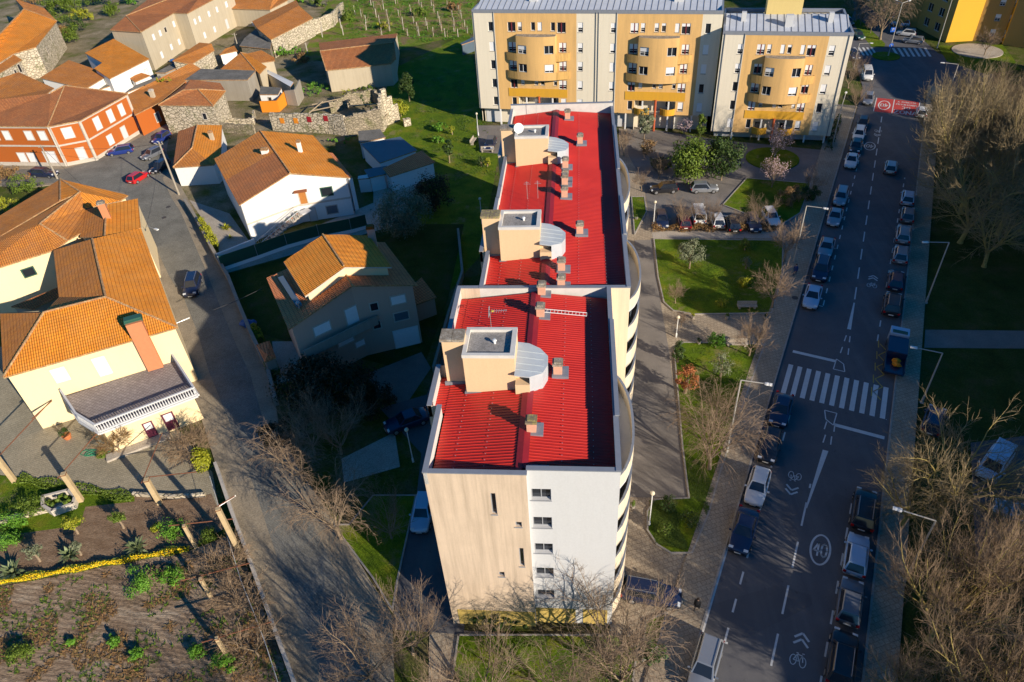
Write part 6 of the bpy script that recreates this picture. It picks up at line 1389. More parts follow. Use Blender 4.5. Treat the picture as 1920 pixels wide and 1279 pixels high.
for (z, off, nm) in ((2.2, 0, 'arrow'), (5.2, -.5, 'parking')):
    c = Vector((p.x + off, p.y - .16, z)); b = MB()
    if nm == 'arrow': b.tube(c, c - Vector((0, .04, 0)), .42, .42, 18)
    else: b.obox(c, (.42, 0, 0), (0, .02, 0), (0, 0, .42))
    s_ = thing('road_sign', 'round blue arrow sign low on the twin-arm lamp' if nm == 'arrow' else 'square blue parking sign on the twin-arm lamp', 'sign', c); b.build('panel', bluesign, s_)
    b = MB()
    segs = [((-.14, -.25), (-.14, .25)), ((-.14, .25), (.1, .25)), ((.1, .25), (.17, .12)), ((.17, .12), (.1, 0)), ((.1, 0), (-.14, 0))] if nm == 'parking' else [((-.18, .18), (.16, -.16)), ((.16, -.16), (-.08, -.16)), ((.16, -.16), (.16, .08))]
    for a, e in segs: b.tube(c + Vector((a[0], -.06, a[1])), c + Vector((e[0], -.06, e[1])), .045, .045, 4)
    b.build('symbol', wpaint, s_)
b = MB(); b.lathe((p.x - .4, p.y, 0.012), [(2.6, 0), (2.6, .16), (.01, .17)], 24); tag(b.build('traffic_island', lawn), kind='structure')
def globe_lamp(base, top, label, h=None):
    p = P(*base); h = h or height(*base, *top)
    r = thing('globe_lamp', label, 'lamp', p, group='globe lamps round the blocks')
    b = MB(); b.tube(p, (p.x, p.y, h - .2), .06, .045, 8); b.lathe(p, [(.11, 0), (.1, .5), (.06, .55)], 8); b.build('pole', frame_w, r)
    b = MB(); b.blob((p.x, p.y, h), .2, 12, 8); b.build('globe', globe_m, r)
    b = MB(); b.lathe((p.x, p.y, h - .22), [(.08, 0), (.14, .06), (.06, .08)], 10); b.build('collar', lampcol, r)
for bb, tt, lab in (((1217, 985), (1222, 925), 'globe lamp on the teardrop lawn near the white wall'), ((1267.5, 632), (1271, 595), 'globe lamp beside the path between the two lawns'), ((775, 866), (764, 806), 'globe lamp in the dark drive west of the red roof'),
                    ((897, 254), (893, 213), 'globe lamp by the tarmac patch on the park lawn'), ((904, 420), (901, 373), 'globe lamp in shade beside the second stair tower'), ((1225, 425), (1229.5, 379), 'globe lamp at the hedge of the forecourt')): globe_lamp(bb, tt, lab)
oldwood = plain('pole_concrete', (.33, .29, .23), .9, .15, 2)
poles = []
for bb, tt, lab in (((336, 366), (308, 266), 'leaning grey utility pole behind the red hatchback'), ((108, 336), (80, 272), 'utility pole beside the black estate'), ((449, 98), (438, 62), 'utility pole in the top yard')):
    p = P(*bb); h = height(*bb, *tt); r = thing('utility_pole', lab, 'pole', p); b = MB(); b.tube(p, (p.x, p.y, h), .17, .11, 8); b.build('pole', oldwood, r)
    b = MB(); b.tube((p.x - .6, p.y, h - .4), (p.x + .6, p.y, h - .4), .04); [b.lathe((p.x + s, p.y, h - .38), [(.05, 0), (.07, .1), (.03, .18)], 6) for s in (-.5, 0, .5)]; b.build('crossarm', oldwood, r); poles.append(Vector((p.x, p.y, h - .3)))
cab_m = plain('cable', (.05, .05, .05), .7, 0)
def cable(a, c, label, sag=.6, r=.022):
    b = MB(); pts = [a.lerp(c, k / 12) - Vector((0, 0, sag * (1 - (2 * k / 12 - 1) ** 2))) for k in range(13)]; b.path(pts, r, 4); tag(b.build('cable', cab_m), label, 'cable')
cable(poles[1], T('e', 1000, 512, 7.8), 'overhead cable crossing the old hipped roofs'); cable(poles[0], T('e', 1090, 520, 7.6), 'overhead cable from the leaning pole to the yellow house'); cable(poles[1], poles[0], 'overhead cable strung between the two poles in the square')
cable(T('g', 0, 645, 5.0), T('g', 360, 485, 6.5), 'pale cable reaching over the lane to the shaded garden', .1, .03)
for (hx, hy, wx, wy, z, lab) in ((293, 430, 275, 424, 6.8, 'small lane light on the orange eave'), (348, 599, 331, 606, 6.6, 'small lane light on the corner of the yellow house'), (433, 935, 407, 952, 3.6, 'small lane light on the first vine post')):
    a, c = P(wx, wy, z), P(hx, hy, z); r = thing('wall_lamp', lab, 'lamp', a); b = MB(); b.tube(a, c, .03); b.build('bracket', steel, r); b = MB(); b.obox(c, (c - a).normalized() * .3, Vector((.1, .1, 0)), (0, 0, .07)); b.build('lamp_head', lamphead, r)
# ------------------------------------------------------------------ pergola posts and beams round the yellow house
postm = plain('concrete_post', (.48, .36, .20), .85, .15, 3); rust = plain('rusty_steel', (.18, .07, .035), .85, .25, 5)
for k, (bb, tt, w) in enumerate((((28, 903), (0, 852), .2), ((153, 939), (118, 888), .2), ((300, 944), (270, 899), .2), ((457, 1050), (409, 953), .17), ((368, 1027), (349, 985), .12), ((396, 1120), (367, 1085), .12), ((431, 1237), (408, 1196), .12))):
    p = P(*bb); h = height(*bb, *tt); r = thing('vine_post', ('square concrete vine post with ochre faces', 'square vine post next to the stone planter', 'square vine post at the edge of the courtyard', 'tall vine post with rusty strap by the lane wall', 'short vine post at the end of the yellow flower hedge', 'short vine post beside the heap of weeds', 'lowest short vine post in the bare field')[k], 'post', p)
    b = MB(); a = R_(18); u = Vector((math.cos(a), math.sin(a), 0)) * w; v = Vector((-math.sin(a), math.cos(a), 0)) * w; b.obox(p + Vector((0, 0, h / 2)), u, v, (0, 0, h / 2)); b.build('post', postm, r)
    b = MB(); b.obox(p + Vector((0, 0, h - .1)), u * 1.15, v * 1.15, (0, 0, .04)); b.build('strap', rust, r)
for k, (a, c, z) in enumerate((((0, 853), (97, 750), 3.2), ((107, 898), (182, 812), 3.2), ((265, 906), (304, 812), 3.2), ((274, 895), (368, 885), 3.2), ((316, 986), (437, 973), 2.6), ((339, 1089), (468, 1056), 2.3), ((378, 1205), (509, 1166), 2.3), ((60, 785), (97, 752), 3.3), ((404, 952), (440, 930), 4.6))):
    b = MB(); b.tube(P(*a, z), P(*c, z), .05, .05, 6)
    tag(b.build('trellis_bar', rust), ('rusty trellis bar from the left-edge vine post to the yellow wall', 'rusty trellis bar from the second vine post up to the terrace corner', 'rusty trellis bar from the third vine post to the maroon doors', 'thin rusty bar from the third vine post towards the lane wall', 'rusty cross bar above the garden plants', 'rusty cross bar above the heap of weeds', 'lowest rusty cross bar over the bare field', 'short rusty brace bar against the yellow wall', 'curved rusty bracket at the top of the tall vine post')[k], 'bar')
b = MB(); b.path([T('p', x, y, 2.2) for x, y in ((1200, 100), (1300, 440), (1380, 700), (1460, 900), (1520, 1060), (1590, 1279))], .025, 4); tag(b.build('trellis_wire', wpaint), 'pale trellis wire running beside the lane wall', 'wire')
# benches, planters, pots
def bench(x, y, rz, label, m=conc):
    p = P(x, y); r = thing('bench', label, 'bench', p, rz)
    def mk(n, m_, *bs):
        b = MB(); [b.box(*q) for q in bs]; b.build(n, m_, r, off=(0, 0, 0))
    mk('seat', m, ((-1.1, -.25, .40), (1.1, .25, .5))); mk('leg', m, ((-.95, -.22, 0), (-.75, .22, .4))); mk('leg', m, ((.75, -.22, 0), (.95, .22, .4))); mk('backrest', m, ((-1.1, .25, .5), (1.1, .32, .9)))
bench(1400, 579, 0, 'concrete bench at the foot of the upper lawn'); bench(1381, 650, 0, 'concrete bench at the head of the lower lawn'); bench(914, 285, 0, 'stone bench in front of the car on the tarmac patch'); bench(888, 268, R_(80), 'stone bench on the sunny park lawn edge')
terracotta = plain('terracotta', (.50, .17, .06), .8, .1, 4)
# people
def person(x, y, heading, label, cloth, legs, skin=(.45, .28, .20), hair=(.03, .02, .015), s=1.0):
    p = P(x, y); root = thing('person', label, 'person', p, -R_(heading)); root.scale = (s, s, s)
    v = [(0, 0, .96), (0, 0, 1.15), (0, .01, 1.38), (0, .01, 1.50), (0, .03, 1.62), (0, .03, 1.72),
         (.10, 0, .90), (.11, .16, .50), (.11, .10, .09), (.11, .24, .04), (-.10, 0, .90), (-.11, -.10, .50), (-.11, -.30, .14), (-.11, -.22, .05),
         (.19, 0, 1.40), (.24, -.10, 1.14), (.22, .06, .92), (.215, .10, .85), (-.19, 0, 1.40), (-.24, .12, 1.15), (-.22, .26, .98), (-.215, .31, .94)]
    e = [(0, 1), (1, 2), (2, 3), (3, 4), (4, 5), (0, 6), (6, 7), (7, 8), (8, 9), (0, 10), (10, 11), (11, 12), (12, 13), (2, 14), (14, 15), (15, 16), (16, 17), (2, 18), (18, 19), (19, 20), (20, 21)]
    rad = [.15, .14, .16, .055, .085, .09, .095, .065, .045, .04, .095, .065, .045, .04, .065, .045, .032, .035, .065, .045, .032, .035]
    me = bpy.data.meshes.new('body'); me.from_pydata(v, e, []); ob = bpy.data.objects.new('body', me); COL.objects.link(ob); ob.parent = root
    sk = ob.modifiers.new('skin', 'SKIN'); sk.use_smooth_shade = True
    for i, q in enumerate(me.skin_vertices[0].data): q.radius = (rad[i], rad[i] * (.75 if i in (0, 1, 2) else 1)); q.use_root = (i == 0)
    ob.modifiers.new('sub', 'SUBSURF').levels = 1; ob.modifiers['sub'].render_levels = 2
    m, nt, b = _nodes('figure' + str(x)); b.inputs['Roughness'].default_value = .9
    tc = nt.nodes.new('ShaderNodeTexCoord'); sp = nt.nodes.new('ShaderNodeSeparateXYZ'); nt.links.new(tc.outputs['Object'], sp.inputs[0])
    f = nt.nodes.new('ShaderNodeMath'); f.operation = 'DIVIDE'; f.inputs[1].default_value = 2; nt.links.new(sp.outputs[2], f.inputs[0])
    nt.links.new(ramp(nt, f.outputs[0], [(0, (.02, .02, .02)), (.05, legs), (.47, cloth), (.765, skin)], 'CONSTANT'), b.inputs[0]); me.materials.append(m)
    h = MB(); h.blob((0, .015, 1.70), (.105, .115, .10), 10, 6); h.build('hair', plain('hair' + str(x), hair, .8, 0), root, off=(0, 0, 0))
    c = MB(); c.lathe((0, 0, .84), [(.20, 0), (.19, .2), (.20, .45), (.17, .6), (.08, .66)], 10); c.build('coat', plain('coat' + str(x), cloth, .9, 0), root, off=(0, 0, 0))
    for s_ in (-1, 1): b = MB(); b.blob((s_ * .035, .115, 1.67), (.012, .008, .012), 6, 4); b.build('eye', trim_m, root, off=(0, 0, 0))
    b = MB(); b.blob((0, .13, 1.64), (.013, .02, .022), 6, 4); b.build('nose', plain('skin' + str(x), skin, .7, 0), root, off=(0, 0, 0))
person(1305, 1146, 205, 'person in a black coat walking down the pavement in the sun', (.012, .012, .014), (.03, .03, .035))
person(1489, 518, 200, 'person in blue on the shaded pavement below the arm lamp', (.02, .045, .16), (.02, .03, .08))
# ------------------------------------------------------------------ plants
def bark(name, c1, c2):
    m, nt, b = _nodes(name); b.inputs['Roughness'].default_value = .9; b.inputs['Specular IOR Level'].default_value = .15
    n = tex(nt, 'ShaderNodeTexNoise', 3, 5, .7); nt.links.new(ramp(nt, n.outputs[0], [(.35, c1), (.65, c2)]), b.inputs[0]); return m
bark_y = bark('lichened_bark', (.27, .21, .07), (.44, .36, .12)); bark_g = bark('grey_bark', (.20, .15, .10), (.33, .25, .17))
twig_y = bark('yellow_twigs', (.19, .14, .075), (.34, .265, .15)); twig_b = bark('brown_twigs', (.17, .115, .07), (.31, .22, .14)); twig_p = bark('pale_twigs', (.17, .12, .08), (.31, .225, .155))
def leafm(name, c1, c2, c3=None, trans=.25):
    m, nt, b = _nodes(name); b.inputs['Roughness'].default_value = .6; b.inputs['Specular IOR Level'].default_value = .25
    n = tex(nt, 'ShaderNodeTexNoise', 1.3, 5, .8); g = nt.nodes.new('ShaderNodeNewGeometry')
    nt.links.new(mix(nt, .5, ramp(nt, n.outputs[0], [(.35, c1), (.65, c2)]), ramp(nt, g.outputs['Random Per Island'], [(0, c1), (.6, c2), (1, c3 or c2)])), b.inputs[0]); return m
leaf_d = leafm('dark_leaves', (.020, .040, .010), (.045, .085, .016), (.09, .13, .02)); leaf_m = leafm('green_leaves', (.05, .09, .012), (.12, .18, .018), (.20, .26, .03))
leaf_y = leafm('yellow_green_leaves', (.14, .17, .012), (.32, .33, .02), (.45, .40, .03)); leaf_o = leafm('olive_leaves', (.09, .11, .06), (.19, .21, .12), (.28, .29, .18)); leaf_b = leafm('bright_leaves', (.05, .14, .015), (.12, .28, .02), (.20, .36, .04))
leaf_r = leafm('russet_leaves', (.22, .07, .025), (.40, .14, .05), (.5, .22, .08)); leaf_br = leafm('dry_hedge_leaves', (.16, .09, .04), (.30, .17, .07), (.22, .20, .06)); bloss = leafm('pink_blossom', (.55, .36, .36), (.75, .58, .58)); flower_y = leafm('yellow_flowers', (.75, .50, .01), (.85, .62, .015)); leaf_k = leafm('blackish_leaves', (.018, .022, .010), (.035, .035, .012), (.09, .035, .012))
leaf_ag = leafm('agave_leaves', (.08, .11, .04), (.20, .25, .12), (.30, .33, .18))

def strand(b, pts, r0, r1, n=3, m=0):
    vs = []; L = len(pts)
    for k, p in enumerate(pts):
        d = (pts[min(k + 1, L - 1)] - pts[max(k - 1, 0)])
        if d.length < 1e-6: d = Vector((0, 0, 1))
        d.normalize(); a = d.cross(Vector((0, 0, 1)) if abs(d.z) < .9 else Vector((1, 0, 0))).normalized(); c = d.cross(a); r = r0 + (r1 - r0) * k / (L - 1)
        for i in range(n): t = 2 * math.pi * i / n; vs.append(p + a * (r * math.cos(t)) + c * (r * math.sin(t)))
    b.idx(vs, [(k * n + i, k * n + (i + 1) % n, (k + 1) * n + (i + 1) % n, (k + 1) * n + i) for k in range(L - 1) for i in range(n)], m)
def rdir(rnd, d, ang):
    a = d.cross(Vector((rnd.uniform(-1, 1), rnd.uniform(-1, 1), rnd.uniform(-1, 1)))).normalized(); return (Matrix.Rotation(ang, 3, a) @ d).normalized()
def bare(seed, H=9, trunk=.22, nl=(6, 6, 7, 6), spread=.6, r0=.22, style='up', lens=(.5, .33, .2, .11), mats=None, name='bare_tree', label='x', sc_r=1.0, first=None, tips=None):
    """leafless tree at the origin: trunk mesh with the limbs, crown mesh with branches and twigs"""
    rnd = random.Random(seed); tr, cr = MB(), MB(); root = thing(name, label, 'tree'); tip = MB()
    t0 = Vector((0, 0, 0)); th = H * trunk; lean = Vector((rnd.uniform(-.1, .1), rnd.uniform(-.1, .1), 1)).normalized()
    tp = [t0 - Vector((0, 0, .2)), lean * th * .5, lean * th]; strand(tr, tp, r0 * 1.25, r0, 9); strand(tr, [t0 - Vector((0, 0, .1)), t0 + lean * .5], r0 * 1.7, r0 * 1.15, 9)
    def grow(p, d, L, r, lv):
        k = 5 if lv < 2 else 4 if lv == 2 else 3; pts = [p]; q = p.copy(); dd = d.copy()
        for i in range(k):
            j = .16 if lv < 2 else .28
            dd = (dd + Vector((rnd.uniform(-j, j), rnd.uniform(-j, j), rnd.uniform(-j, j)))).normalized()
            if style == 'up': dd = (dd + Vector((0, 0, .10 if lv < 3 else .04))).normalized()
            elif style == 'weep': dd = (dd + Vector((0, 0, (.10, .0, -.20, -.26)[min(lv, 3)]))).normalized()
            elif style == 'flat': dd = (dd + Vector((0, 0, (.06, -.03, .02, .02)[min(lv, 3)]))).normalized()
            q = q + dd * (L / k); pts.append(q.copy())
        strand(tr if lv <= 1 else cr, pts, r, r * (.45 if lv < 3 else .35), 6 if lv == 0 else 4 if lv == 1 else 3)
        if tips and lv == len(nl) - 1:
            for c in pts[1:]:
                if rnd.random() < tips: tip.blob(c, .07, 4, 3)
        if lv + 1 < len(nl):
            n = nl[lv + 1]
            for i in range(n):
                f = .25 + .75 * (i + rnd.random()) / n; ii = min(int(f * k), k - 1); pp = pts[ii].lerp(pts[ii + 1], f * k - ii); dx = (pts[ii + 1] - pts[ii]).normalized()
                grow(pp, rdir(rnd, dx, rnd.uniform(.35, .95)), H * lens[lv + 1] * rnd.uniform(.6, 1.15) * (1.1 - .4 * f), max(r * (.5 - .15 * f), .011 * sc_r), lv + 1)
            if lv < len(nl) - 1: grow(pts[-1], dd, H * lens[lv + 1] * .9, max(r * .4, .012 * sc_r), lv + 1)
    for i in range(nl[0]):
        a = 2 * math.pi * (i + rnd.uniform(-.3, .3)) / nl[0]; s = spread * rnd.uniform(.5, 1.25)
        d = Vector((math.cos(a) * s, math.sin(a) * s, 1)).normalized(); grow(lean * th * rnd.uniform(.75, 1), d, H * lens[0] * rnd.uniform(.85, 1.1), r0 * .55, 0)
    mt, mc = mats or (bark_g, twig_b)
    tr.build('trunk', mt, root, smooth=True); cr.build('crown', mc, root)
    if tips: tip.build('blossom', bloss, root)
    return root
def leafy(seed, R, mat, name='tree', label='x', H=None, n=2600, leaf=.16, trunk=None, clumps=26, shape='round', cat='tree', bk=None, hollow=.55, trunk_r=.12):
    """leafy crown: leaf quads gathered in clumps through the crown's volume, on a tapered trunk; R = crown radii, H = height of the crown's centre"""
    rnd = random.Random(seed); R = Vector(R) if hasattr(R, '__len__') else Vector((R, R, R)); H = R.z if H is None else H
    root = thing(name, label, cat); b = MB(); cl = []
    for i in range(clumps):
        while True:
            v = Vector((rnd.uniform(-1, 1), rnd.uniform(-1, 1), rnd.uniform(-1, 1)))
            if v.length < 1: break
        v = v.normalized() * (hollow + (1 - hollow) * rnd.random()) * .82
        if shape == 'cone': k = 1 - .75 * (v.z + 1) / 2; v.x *= k * 1.25; v.y *= k * 1.25
        cl.append((Vector((v.x * R.x, v.y * R.y, v.z * R.z + H)), rnd.uniform(.22, .42)))
    m_ = min(R.x, R.y, R.z)
    for i in range(n):
        c, s = cl[rnd.randrange(len(cl))]; g = Vector((rnd.gauss(0, 1), rnd.gauss(0, 1), rnd.gauss(0, .8))); g = g.normalized() * (rnd.random() ** .4) * s * m_ * 1.15
        p = c + g
        if p.z < .02: p.z = .02
        nrm = (g.normalized() + Vector((rnd.uniform(-.7, .7), rnd.uniform(-.7, .7), rnd.uniform(-.2, 1)))).normalized(); a = nrm.cross(Vector((rnd.uniform(-1, 1), rnd.uniform(-1, 1), .1))).normalized(); e = nrm.cross(a); l = leaf * rnd.uniform(.6, 1.3)
        b.poly([p - a * l * .5, p + e * l * .32, p + a * l * .6, p - e * l * .32])
    if trunk is not False and H > R.z * .8:
        t = MB(); hb = max(H - R.z * .3, .3); strand(t, [Vector((0, 0, -.1)), Vector((.03, .02, hb * .5)), Vector((0, 0, hb))], trunk_r, trunk_r * .6, 7)
        for i in range(5): c = cl[i][0]; strand(t, [Vector((0, 0, hb * .6)), Vector((c.x * .5, c.y * .5, (hb * .6 + c.z) / 2)), c], trunk_r * .45, trunk_r * .15, 4)
        t.build('trunk', bk or bark_g, root)
    b.build('foliage', mat, root); return root
def at(root, x, y, rz=0, s=1.0, label=None, group=None, first=False, z=.0, name=None, cat=None):
    p = P(x, y); p.z = z; r = dup(root, p, rz, s, label, group)
    if name: r.name = name
    if cat: r['category'] = cat
    return r
def drop(root):
    for c in list(root.children): drop(c)
    bpy.data.objects.remove(root)
# --- big planes on the right
bp = bare(3, 17, .10, (10, 9, 9, 8), .72, .24, 'up', (.52, .30, .16, .075), (bark_y, twig_y), sc_r=1.25)
bp2 = bare(8, 12, .22, (8, 7, 7, 5), .8, .22, 'flat', (.50, .32, .17, .075), (bark_y, twig_y), sc_r=1.2)
bp3 = bare(12, 13, .14, (9, 8, 8, 6), .75, .20, 'up', (.52, .30, .16, .075), (bark_y, twig_b), sc_r=.85)
G = 'tall bare plane trees along the park'
for r, x, y, rz, s, lab in ((bp, 1800, 400, 0, 1.12, 'tallest bare plane tree with yellow lichened limbs, nearest the silver cars'), (bp, 1862, 380, 2.1, 1.05, 'bare plane tree behind and right of the tallest one'), (bp, 1772, 320, 4.0, .85, 'slimmer bare plane tree next to the white car at the red marking'),
                         (bp3, 1905, 330, 1, 1.2, 'reddish bare plane tree on the right edge by the ochre blocks'), (bp2, 1845, 500, .7, .85, 'low bare tree whose yellow twigs hang over the arm lamp and dark lawn'), (bp3, 1850, 265, 3, .95, 'bare tree just below the paved circle')): at(r, x, y, rz, s, lab, G)
at(bp2, 1765, 975, 0.3, .92, 'yellow-twigged bare tree over the shaded car park', G); at(bp2, 1690, 985, 2.5, .6, 'smaller bare tree leaning over the black off-roader', G)
at(bp2, 1800, 455, 3.3, 1.05, 'wide low bare tree under the tallest plane', G); at(bp2, 1870, 440, 5.1, 1.1, 'wide low bare tree near the right edge above the dark lawn', G); at(bp, 1815, 300, 5.3, .85, 'bare plane tree behind the tallest one, level with the red marking', G)
at(bp3, 1742, 1200, 0, .93, 'dense bare tree filling the lower right beside the pale hatchback', G); at(bp3, 1880, 1170, 2, .9, 'dense bare tree on the right edge below the car park', G); at(bp3, 1700, 1345, 2.2, .62, 'smaller bare tree overhanging the pavement at the bottom right', G); at(bp3, 1800, 1400, 4, .9, 'bare tree rising from the bottom right corner', G); at(bp3, 1890, 1400, 1.3, .85, 'bare tree at the extreme bottom right', G); at(bp2, 1880, 1060, 1.4, .7, 'bare tree in front of the car at the right edge', G)
# --- weeping and street trees
w1 = bare(21, 8.0, .2, (7, 6, 6, 3), .85, .15, 'weep', (.5, .34, .24, .10), (bark_g, twig_p), sc_r=1.0)
w2 = bare(22, 9.0, .16, (7, 6, 6, 4), .75, .14, 'up', (.52, .32, .19, .09), (bark_g, twig_p), sc_r=.95)
w3 = bare(25, 5, .3, (6, 5, 6, 5), .8, .10, 'flat', (.5, .34, .22, .11), (bark_g, twig_p), sc_r=1.1)
G = 'leafless trees round the red-roofed block'
for i, (x, y, s) in enumerate(((-6, 13.5, 1.05), (-9.5, 17, .95), (-3, 8, 1.1), (-13, 9, 1.1))):  # extra trees below the frame, added to throw shade on the lane
    dup(w2, Vector((x, y, 0)), i * 1.1, s, ('bare tree added below the bottom edge beneath the peach wall to shade the lane', 'bare tree added below the bottom edge by the footpath kerb to shade the lane', 'bare tree added just below the picture edge to shade the lane', 'bare tree added just below the edge under the white wall for its shade', 'bare tree added just below the edge beside the pavement for its shade')[i], G)
at(w1, 1330, 880, 0, 1.0, 'drooping pale bare tree on the lower lawn beside the avenue', G); at(w1, 1345, 810, 2, .7, 'smaller drooping bare tree just above the large one', G)
at(w2, 1145, 1240, 0, 1.0, 'large bare tree in front of the white wall, casting its shadow there', G); at(w1, 1165, 1290, 1, 1.0, 'drooping bare tree at the bottom right of the white wall', G); at(w1, 1060, 1330, 2.6, .8, 'drooping bare tree at the bottom edge below the white wall', G)
at(w2, 905, 1330, 1, .85, 'bare bushy tree at the bottom edge below the peach wall', G); at(w2, 775, 1225, 2, .72, 'bare tree at the lower left corner of the peach wall', G); at(w2, 700, 1280, 4, .8, 'reddish bare tree overhanging the bottom of the lane', G); at(w2, 850, 1400, 5, .7, 'bare tree tips at the bottom edge by the footpath', G)
at(w1, 640, 1010, 1, .95, 'sunlit drooping bare tree reaching over the lane', G); at(w1, 570, 905, 3, .9, 'sunlit bare tree beside the lane above the drooping one', G); at(w2, 590, 850, 2.4, .75, 'dark bare tree in the block shadow behind the lane trees', G); at(w2, 640, 850, .4, .8, 'second dark bare tree in the block shadow', G); at(w2, 735, 1010, 3.1, .6, 'thin bare tree on the shaded verge by the drive', G)
at(w3, 1470, 492, 0, 1.0, 'small bare tree beside the arm lamp at the lawn corner', G); at(w3, 1448, 578, 2, .95, 'small bare tree above the lower bench', G); at(w3, 1404, 668, 3, .85, 'slender bare sapling at the head of the lower lawn', G); at(w3, 1170, 292, 1, .8, 'white-stemmed bare tree near the far end of the red roof', G); at(w3, 1278, 612, 1.5, .0001 + .35, 'tiny leafless sapling by the path', G)
at(w3, 1266, 570, .5, .5, 'leafless shrub at the corner of the upper lawn', G)
for i, (x, y, s, lab) in enumerate(((1279, 428, 1.0, 'bushy bare tree left of the white van'), (1325, 428, .95, 'bushy bare tree between the white van and white hatchback'), (1383, 428, .6, 'small bare bush in the hedge row'), (1420, 428, 1.0, 'bushy bare tree over the dark blue car'), (1520, 365, .9, 'reddish bare shrub at the pavement edge'), (1235, 335, 1.0, 'grey bare shrub by the steps'), (1203, 358, .7, 'bare shrub trailing over the path by the block'),
                                   (1590, 165, 1.2, 'bare tree beside the north-east block corner'), (1604, 205, 1.0, 'second bare tree beside the north-east block corner'), (1602, 140, .9, 'bare tree hanging over the white van'))): at(w2 if s > .8 else w3, x, y, i * 1.3, s * (.52 if s > .8 else .8), lab, 'bare trees by the forecourt')
at(w1, 1650, 74, 0, 1.3, 'large bare willow beyond the far zebra crossing', 'bare trees beyond the junction'); at(w3, 1605, 40, 1, 1.2, 'thin bare tree beyond the zinc roof corner', 'bare trees beyond the junction'); at(w3, 1613, 48, 1, .6, 'round bare bush on the far grass strip', 'bare trees beyond the junction'); at(w3, 1632, 62, 2, .6, 'second round bare bush on the far grass strip', 'bare trees beyond the junction'); at(w3, 1845, 105, 2, .9, 'small bare tree on the paved circle', 'bare trees beyond the junction')
b1 = bare(31, 5, .2, (6, 5, 6, 4), .7, .09, 'up', (.5, .34, .22, .12), (bark_g, twig_p), sc_r=1.1, tips=.13)
at(b1, 1452, 298, 0, .95, 'magnolia flecked with pink blossom on the round lawn', 'flowering magnolias'); at(b1, 1446, 352, 2, .85, 'magnolia with pale pink blossom above the olive hedge', 'flowering magnolias')
# vineyard: stakes with leafless vines
vine = bare(41, 2.2, .45, (3, 4, 4), 1.2, .05, 'flat', (.45, .35, .22), (bark_g, twig_b), 'vine', sc_r=1.2)
st = thing('vine_stake', 'x', 'stake'); b = MB(); b.obox((0, 0, .95), (.07, 0, 0), (0, .07, 0), (0, 0, .95)); b.build('post', plain('stake_concrete', (.44, .40, .33), .9, .1, 3), st)
rnd = random.Random(77); kk = 0
for row in range(6):
    for j in range(10):
        if rnd.random() < .12: continue
        x = 672 + j * 23.5 + row * 4 + rnd.uniform(-4, 4); y = 8 + row * 12.5 + rnd.uniform(-3, 3) + (j - 5) * .8
        if x > 880 or (row == 5 and (j < 1 or j > 7)): continue
        p = P(x, y); dup(st, p, rnd.uniform(0, 3), rnd.uniform(.85, 1.15), 'pale concrete vine stake in the rows of the vineyard', 'vineyard stakes')
        dup(vine, p + Vector((rnd.uniform(-.6, .6), rnd.uniform(-.5, .5), 0)), rnd.uniform(0, 6), rnd.uniform(.9, 1.4), 'knotty leafless vine trained in the vineyard rows', 'vineyard vines')
for x, y in ((640, 53), (644, 66), (605, 70), (577, 100), (536, 101), (605, 60), (696, 10), (666, 28)): dup(st, P(x, y), 0, 1.25, 'taller stake along the barn side of the vineyard', 'barn-side vineyard stakes')
drop(st); drop(vine)
for r in (bp, bp2, bp3, w1, w2, w3, b1): drop(r)
# --- evergreens and shrubs
def single(root, x, y, label, s=1.0, rz=0, cat=None):
    p = P(x, y); root.location = (p.x, p.y, 0); root.rotation_euler = (0, 0, rz); root.scale = (s,) * 3; root['label'] = label
    if cat: root['category'] = cat
    return root
single(leafy(51, (3.3, 3.1, 3.6), leaf_m, H=3.9, n=5200, leaf=.34, clumps=46), 1290, 342, 'broad sunlit evergreen tree above the side-on cars')
single(leafy(52, (3.1, 3.0, 3.6), leaf_d, H=3.9, n=5200, leaf=.30, clumps=46), 1352, 338, 'darker evergreen tree right of the sunlit one')
single(leafy(53, (1.5, 1.5, 2.6), leaf_o, H=3.4, n=2600, leaf=.24, shape='round'), 1207, 262, 'upright olive-green tree near the north block entrance')
single(leafy(54, (1.1, 1.1, 2.6), leaf_m, 'conifer', H=2.6, n=1800, leaf=.2, shape='cone'), 1311, 262, 'slim pointed conifer behind the evergreens')
single(leafy(55, (1.6, 1.3, 1.3), bloss, 'shrub', H=1.6, n=420, leaf=.16, cat='shrub'), 1282, 252, 'white-flowering shrub behind the sunlit evergreen')
single(leafy(56, (2.2, 1.8, 1.3), leaf_d, 'shrub', n=1500, leaf=.25, cat='shrub'), 1237, 318, 'dark shrub mass beside the garden steps'); single(leafy(57, (1.5, 1.5, 1.4), leaf_br, 'shrub', n=1200, leaf=.2, cat='shrub'), 1214, 290, 'brownish shrub under the upright olive-green tree')
single(leafy(58, (2.6, 1.8, 1.5), leaf_br, 'shrub', n=2600, leaf=.2, cat='shrub'), 1482, 385, 'large olive-brown shrub by the pavement'); single(leafy(59, (1.8, 1.5, 1.2), leaf_d, 'shrub', n=1500, leaf=.2, cat='shrub'), 1515, 375, 'dark green shrub at the pavement edge')
single(leafy(60, (2.0, 2.0, 1.9), leaf_o, H=2.7, n=2600, leaf=.2), 1292, 505, 'grey-green olive tree on the upper lawn')
